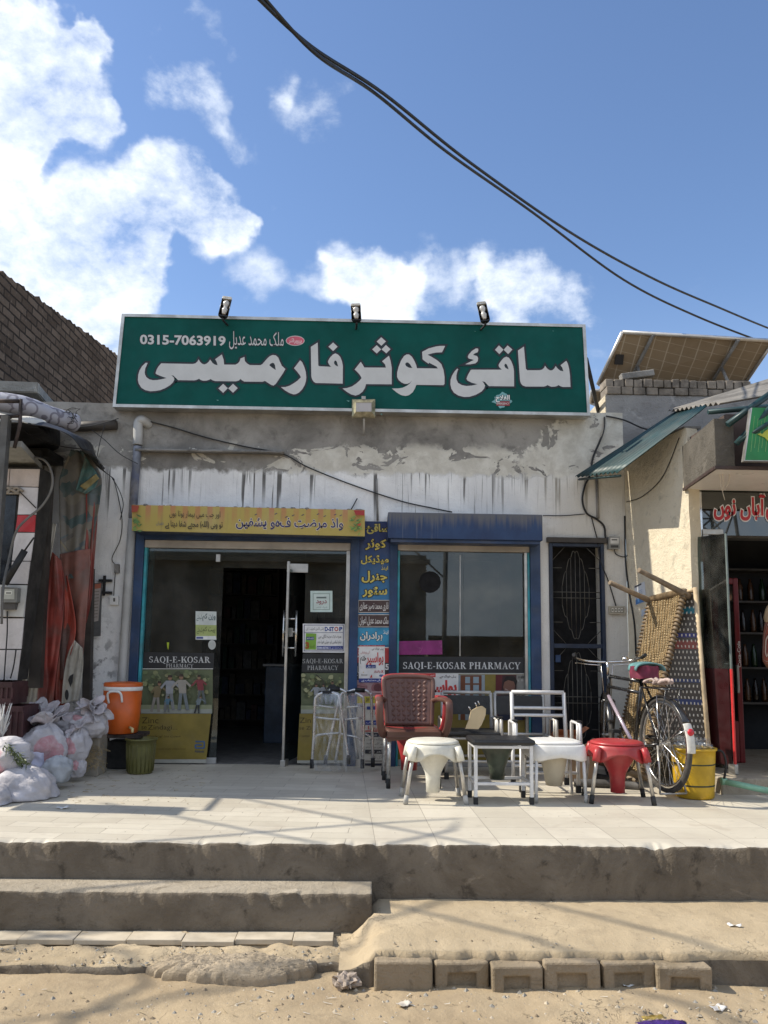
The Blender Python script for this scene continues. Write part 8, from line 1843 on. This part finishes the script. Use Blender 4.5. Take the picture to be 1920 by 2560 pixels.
# plastic crates at the left edge
M_crt=mat('maroon plastic crate',(.055,.020,.022),.5,var=.2,vs=6,dirt=.3,dcol=(.12,.09,.08))
def crate(label,x0,x1,y0,y1,Y):
    a=P(x0,y0,Y); b=P(x1,y1,Y); t=thing('plastic_crate',label,'crate',((a.x+b.x)/2,Y,max(0,b.z)),'crates at the left edge'); zt0=a.z; zb0=max(.003,b.z); d=.30
    mb=MB(); n=8; w=(b.x-a.x)
    for yy in (Y,Y+d):
        mb.box((a.x,yy,zb0),(b.x,yy+.012,zb0+.05)); mb.box((a.x,yy,zt0-.045),(b.x,yy+.012,zt0))
        for i in range(n+1): x=a.x+w*i/n; mb.box((x-.008,yy+.001,zb0+.051),(x+.008,yy+.011,zt0-.046))
        mb.box((a.x+.01,yy+.012,zb0+.02),(b.x-.01,yy+.016,zt0-.02))
    for xx in (a.x,b.x-.012): mb.box((xx,Y+.013,zb0),(xx+.012,Y+d-.001,zt0))
    mb.build('sides',M_crt,t); MB().box((a.x+.013,Y+.017,zb0+.001),(b.x-.013,Y+d-.001,zb0+.012)).build('bottom',M_crt,t)
crate('maroon plastic crate with slatted sides, upper one of the stack at the left edge',-70,27,1704,1762,6.75)
crate('maroon plastic crate, lower and larger one of the stack behind the sacks',-60,50,1764,1890,6.72)

# ================================================================== person at the right edge
pe=thing('person','person in tan waistcoat and rust striped sleeves, cut off by the right edge','person',(3.66,6.90,.13))
def skin(name,pts,edges,m,parent,sub=2,root=0):
    me=bpy.data.meshes.new(name); me.from_pydata([p[0] for p in pts],edges,[]); me.materials.append(m); o=bpy.data.objects.new(name,me); col.objects.link(o)
    o.parent=parent; o.matrix_parent_inverse=parent_inv(parent)
    sm=o.modifiers.new('skin','SKIN'); 
    if not me.skin_vertices: 
        sv=me.attributes
    for i,p in enumerate(pts):
        r=p[1]; me.skin_vertices[0].data[i].radius=(r,r) if not isinstance(r,tuple) else r
    me.skin_vertices[0].data[root].use_root=True
    s=o.modifiers.new('sub','SUBSURF'); s.levels=sub; s.render_levels=sub
    return o
def body_graph(c,z0):
    X,Y=c; p=lambda x,y,z,r:((X+x,Y+y,z0+z),r)
    pts=[p(0,0,.95,(.11,.07)),p(0,0,1.12,(.14,.10)),p(0,.01,1.30,(.16,.11)),p(0,.01,1.42,(.12,.09)),p(0,0,1.50,.055),p(0,-.02,1.60,.082),p(0,-.02,1.69,.080),
      p(-.19,.01,1.40,.060),p(-.255,.02,1.12,.046),p(-.280,.05,.92,.034),p(-.255,.11,.885,.036),
      p(.19,.01,1.40,.060),p(.26,.02,1.12,.046),p(.28,-.05,.90,.034),p(.29,-.08,.84,.036),
      p(-.10,0,.80,.070),p(-.11,-.01,.46,.058),p(-.11,.02,.09,.042),p(-.12,-.12,.035,.035),p(.10,0,.80,.070),p(.11,-.01,.46,.058),p(.11,.02,.09,.042),p(.12,-.12,.035,.035)]
    ed=[(0,1),(1,2),(2,3),(3,4),(4,5),(5,6),(3,7),(7,8),(8,9),(9,10),(3,11),(11,12),(12,13),(13,14),(0,15),(15,16),(16,17),(17,18),(0,19),(19,20),(20,21),(21,22)]
    return pts,ed
M_skin=mat('brown skin',(.30,.16,.10),.55,var=.08)
pts,ed=body_graph((3.71,6.90),.13)
def hand(side,wr):
    out=[]; 
    return out
# five fingers and a thumb on each hand, grown from the wrist
for (wi,sx) in ((10,-1),(14,1)):
    w0=Vector(pts[wi][0])
    k=len(pts); pts.append(((w0.x-.5*sx*0+.03*(1 if wi==10 else 0),w0.y+(.03 if wi==10 else -.01),w0.z-(.02 if wi==10 else .045)),(.034,.018))); ed.append((wi,k))
body=skin('body',pts,ed,M_skin,pe)
for (wi,sx) in ((10,-1),(14,1)):
    w0=Vector(pts[wi][0])+(V((.055,.05,-.02)) if wi==10 else V((0,-.01,-.06)))
    for f,(dx,L) in enumerate(((-.030,.062),(-.010,.075),(.010,.072),(.028,.056))):
        q=w0+V((0,dx,-.01)); fp=[((q.x,q.y,q.z),.0095),((q.x+sx*.002,q.y-.004,q.z-L*.5),.0088),((q.x-sx*.012,q.y-.006,q.z-L*.9),.0078)]
        skin('finger',fp,[(0,1),(1,2)],M_skin,body)
    q=w0+V((0,-.030,.02)); skin('thumb',[((q.x,q.y,q.z),.011),((q.x-sx*.005,q.y-.026,q.z-.025),.010),((q.x-sx*.012,q.y-.034,q.z-.055),.0085)],[(0,1),(1,2)],M_skin,body)
def stripe():
    m,t,b,ov,pos=base_mat('rust striped cotton'); sp=t.n('ShaderNodeSeparateXYZ'); t.l(pos,sp.inputs[0]); n=t.noise(pos,7,4,.5)
    s1=t.math('SINE',t.math('ADD',t.math('MULTIPLY',t.math('ADD',sp.outputs[0],t.math('MULTIPLY',sp.outputs[1],.8)),420),t.math('MULTIPLY',n,5)))
    c=t.mix(t.ss(s1,-.2,.5),(.30,.085,.05),(.16,.035,.03)); c=t.mix(t.ss(s1,.75,.95),c,(.50,.40,.32)); t.l(c,b.inputs['Base Color']); b.inputs['Roughness'].default_value=.85; bumpit(t,b,t.noise(pos,14,4,.6),.5,.02); return m
M_strp=stripe(); M_tan=mat('tan waistcoat cloth',(.55,.40,.25),.85,var=.12,vs=8,bump=.2,bs=30)
z0=.13; X,Y=3.71,6.90
pp=lambda x,y,z,r:((X+x,Y+y,z0+z),r)
skin('shirt',[pp(0,0,.62,(.21,.15)),pp(0,0,.90,(.18,.13)),pp(0,0,1.12,(.165,.12)),pp(0,.01,1.30,(.18,.13)),pp(0,.01,1.43,(.13,.10)),pp(-.20,.01,1.41,.085),pp(-.262,.02,1.12,.074),pp(-.284,.03,.93,.064),pp(-.270,.075,.89,.050),pp(.20,.01,1.41,.085),pp(.265,.02,1.12,.072),pp(.285,-.05,.90,.058)],[(0,1),(1,2),(2,3),(3,4),(4,5),(5,6),(6,7),(7,8),(4,9),(9,10),(10,11)],M_strp,pe,2,1)
skin('waistcoat',[pp(0,.0,.84,(.205,.15)),pp(0,0,1.12,(.185,.138)),pp(0,.01,1.30,(.20,.148)),pp(0,.01,1.42,(.15,.115)),pp(-.21,.01,1.40,.092),pp(-.245,.015,1.20,.092),pp(.21,.01,1.40,.092)],[(0,1),(1,2),(2,3),(3,4),(4,5),(3,6)],M_tan,pe,2,1)
skin('trousers',[pp(0,0,.90,(.165,.115)),pp(-.11,0,.74,.115),pp(-.12,-.01,.42,.095),pp(-.12,.02,.10,.080),pp(.11,0,.74,.115),pp(.12,-.01,.42,.095),pp(.12,.02,.10,.080)],[(0,1),(1,2),(2,3),(0,4),(4,5),(5,6)],mat('tan cotton trousers',(.45,.36,.26),.85,var=.1),pe,2,0)
MB().blob((X,Y+.0,z0+1.70),(.092,.102,.085),10,.06,4,1).build('hair',mat('black hair',(.015,.012,.010),.6),pe)
mb=MB()
for sx in(-1,1): mb.blob((X+sx*.032,Y-.098,z0+1.645),(.012,.008,.008),6)
mb.build('eyes',mat('dark eye',(.02,.015,.01),.2),pe)
mb=MB(); mb.blob((X,Y-.112,z0+1.61),(.016,.020,.026),6); mb.blob((X,Y-.100,z0+1.565),(.024,.008,.007),6)
for sx in(-1,1): mb.blob((X+sx*.084,Y-.015,z0+1.625),(.010,.018,.030),6)
mb.build('face_features',M_skin,pe)
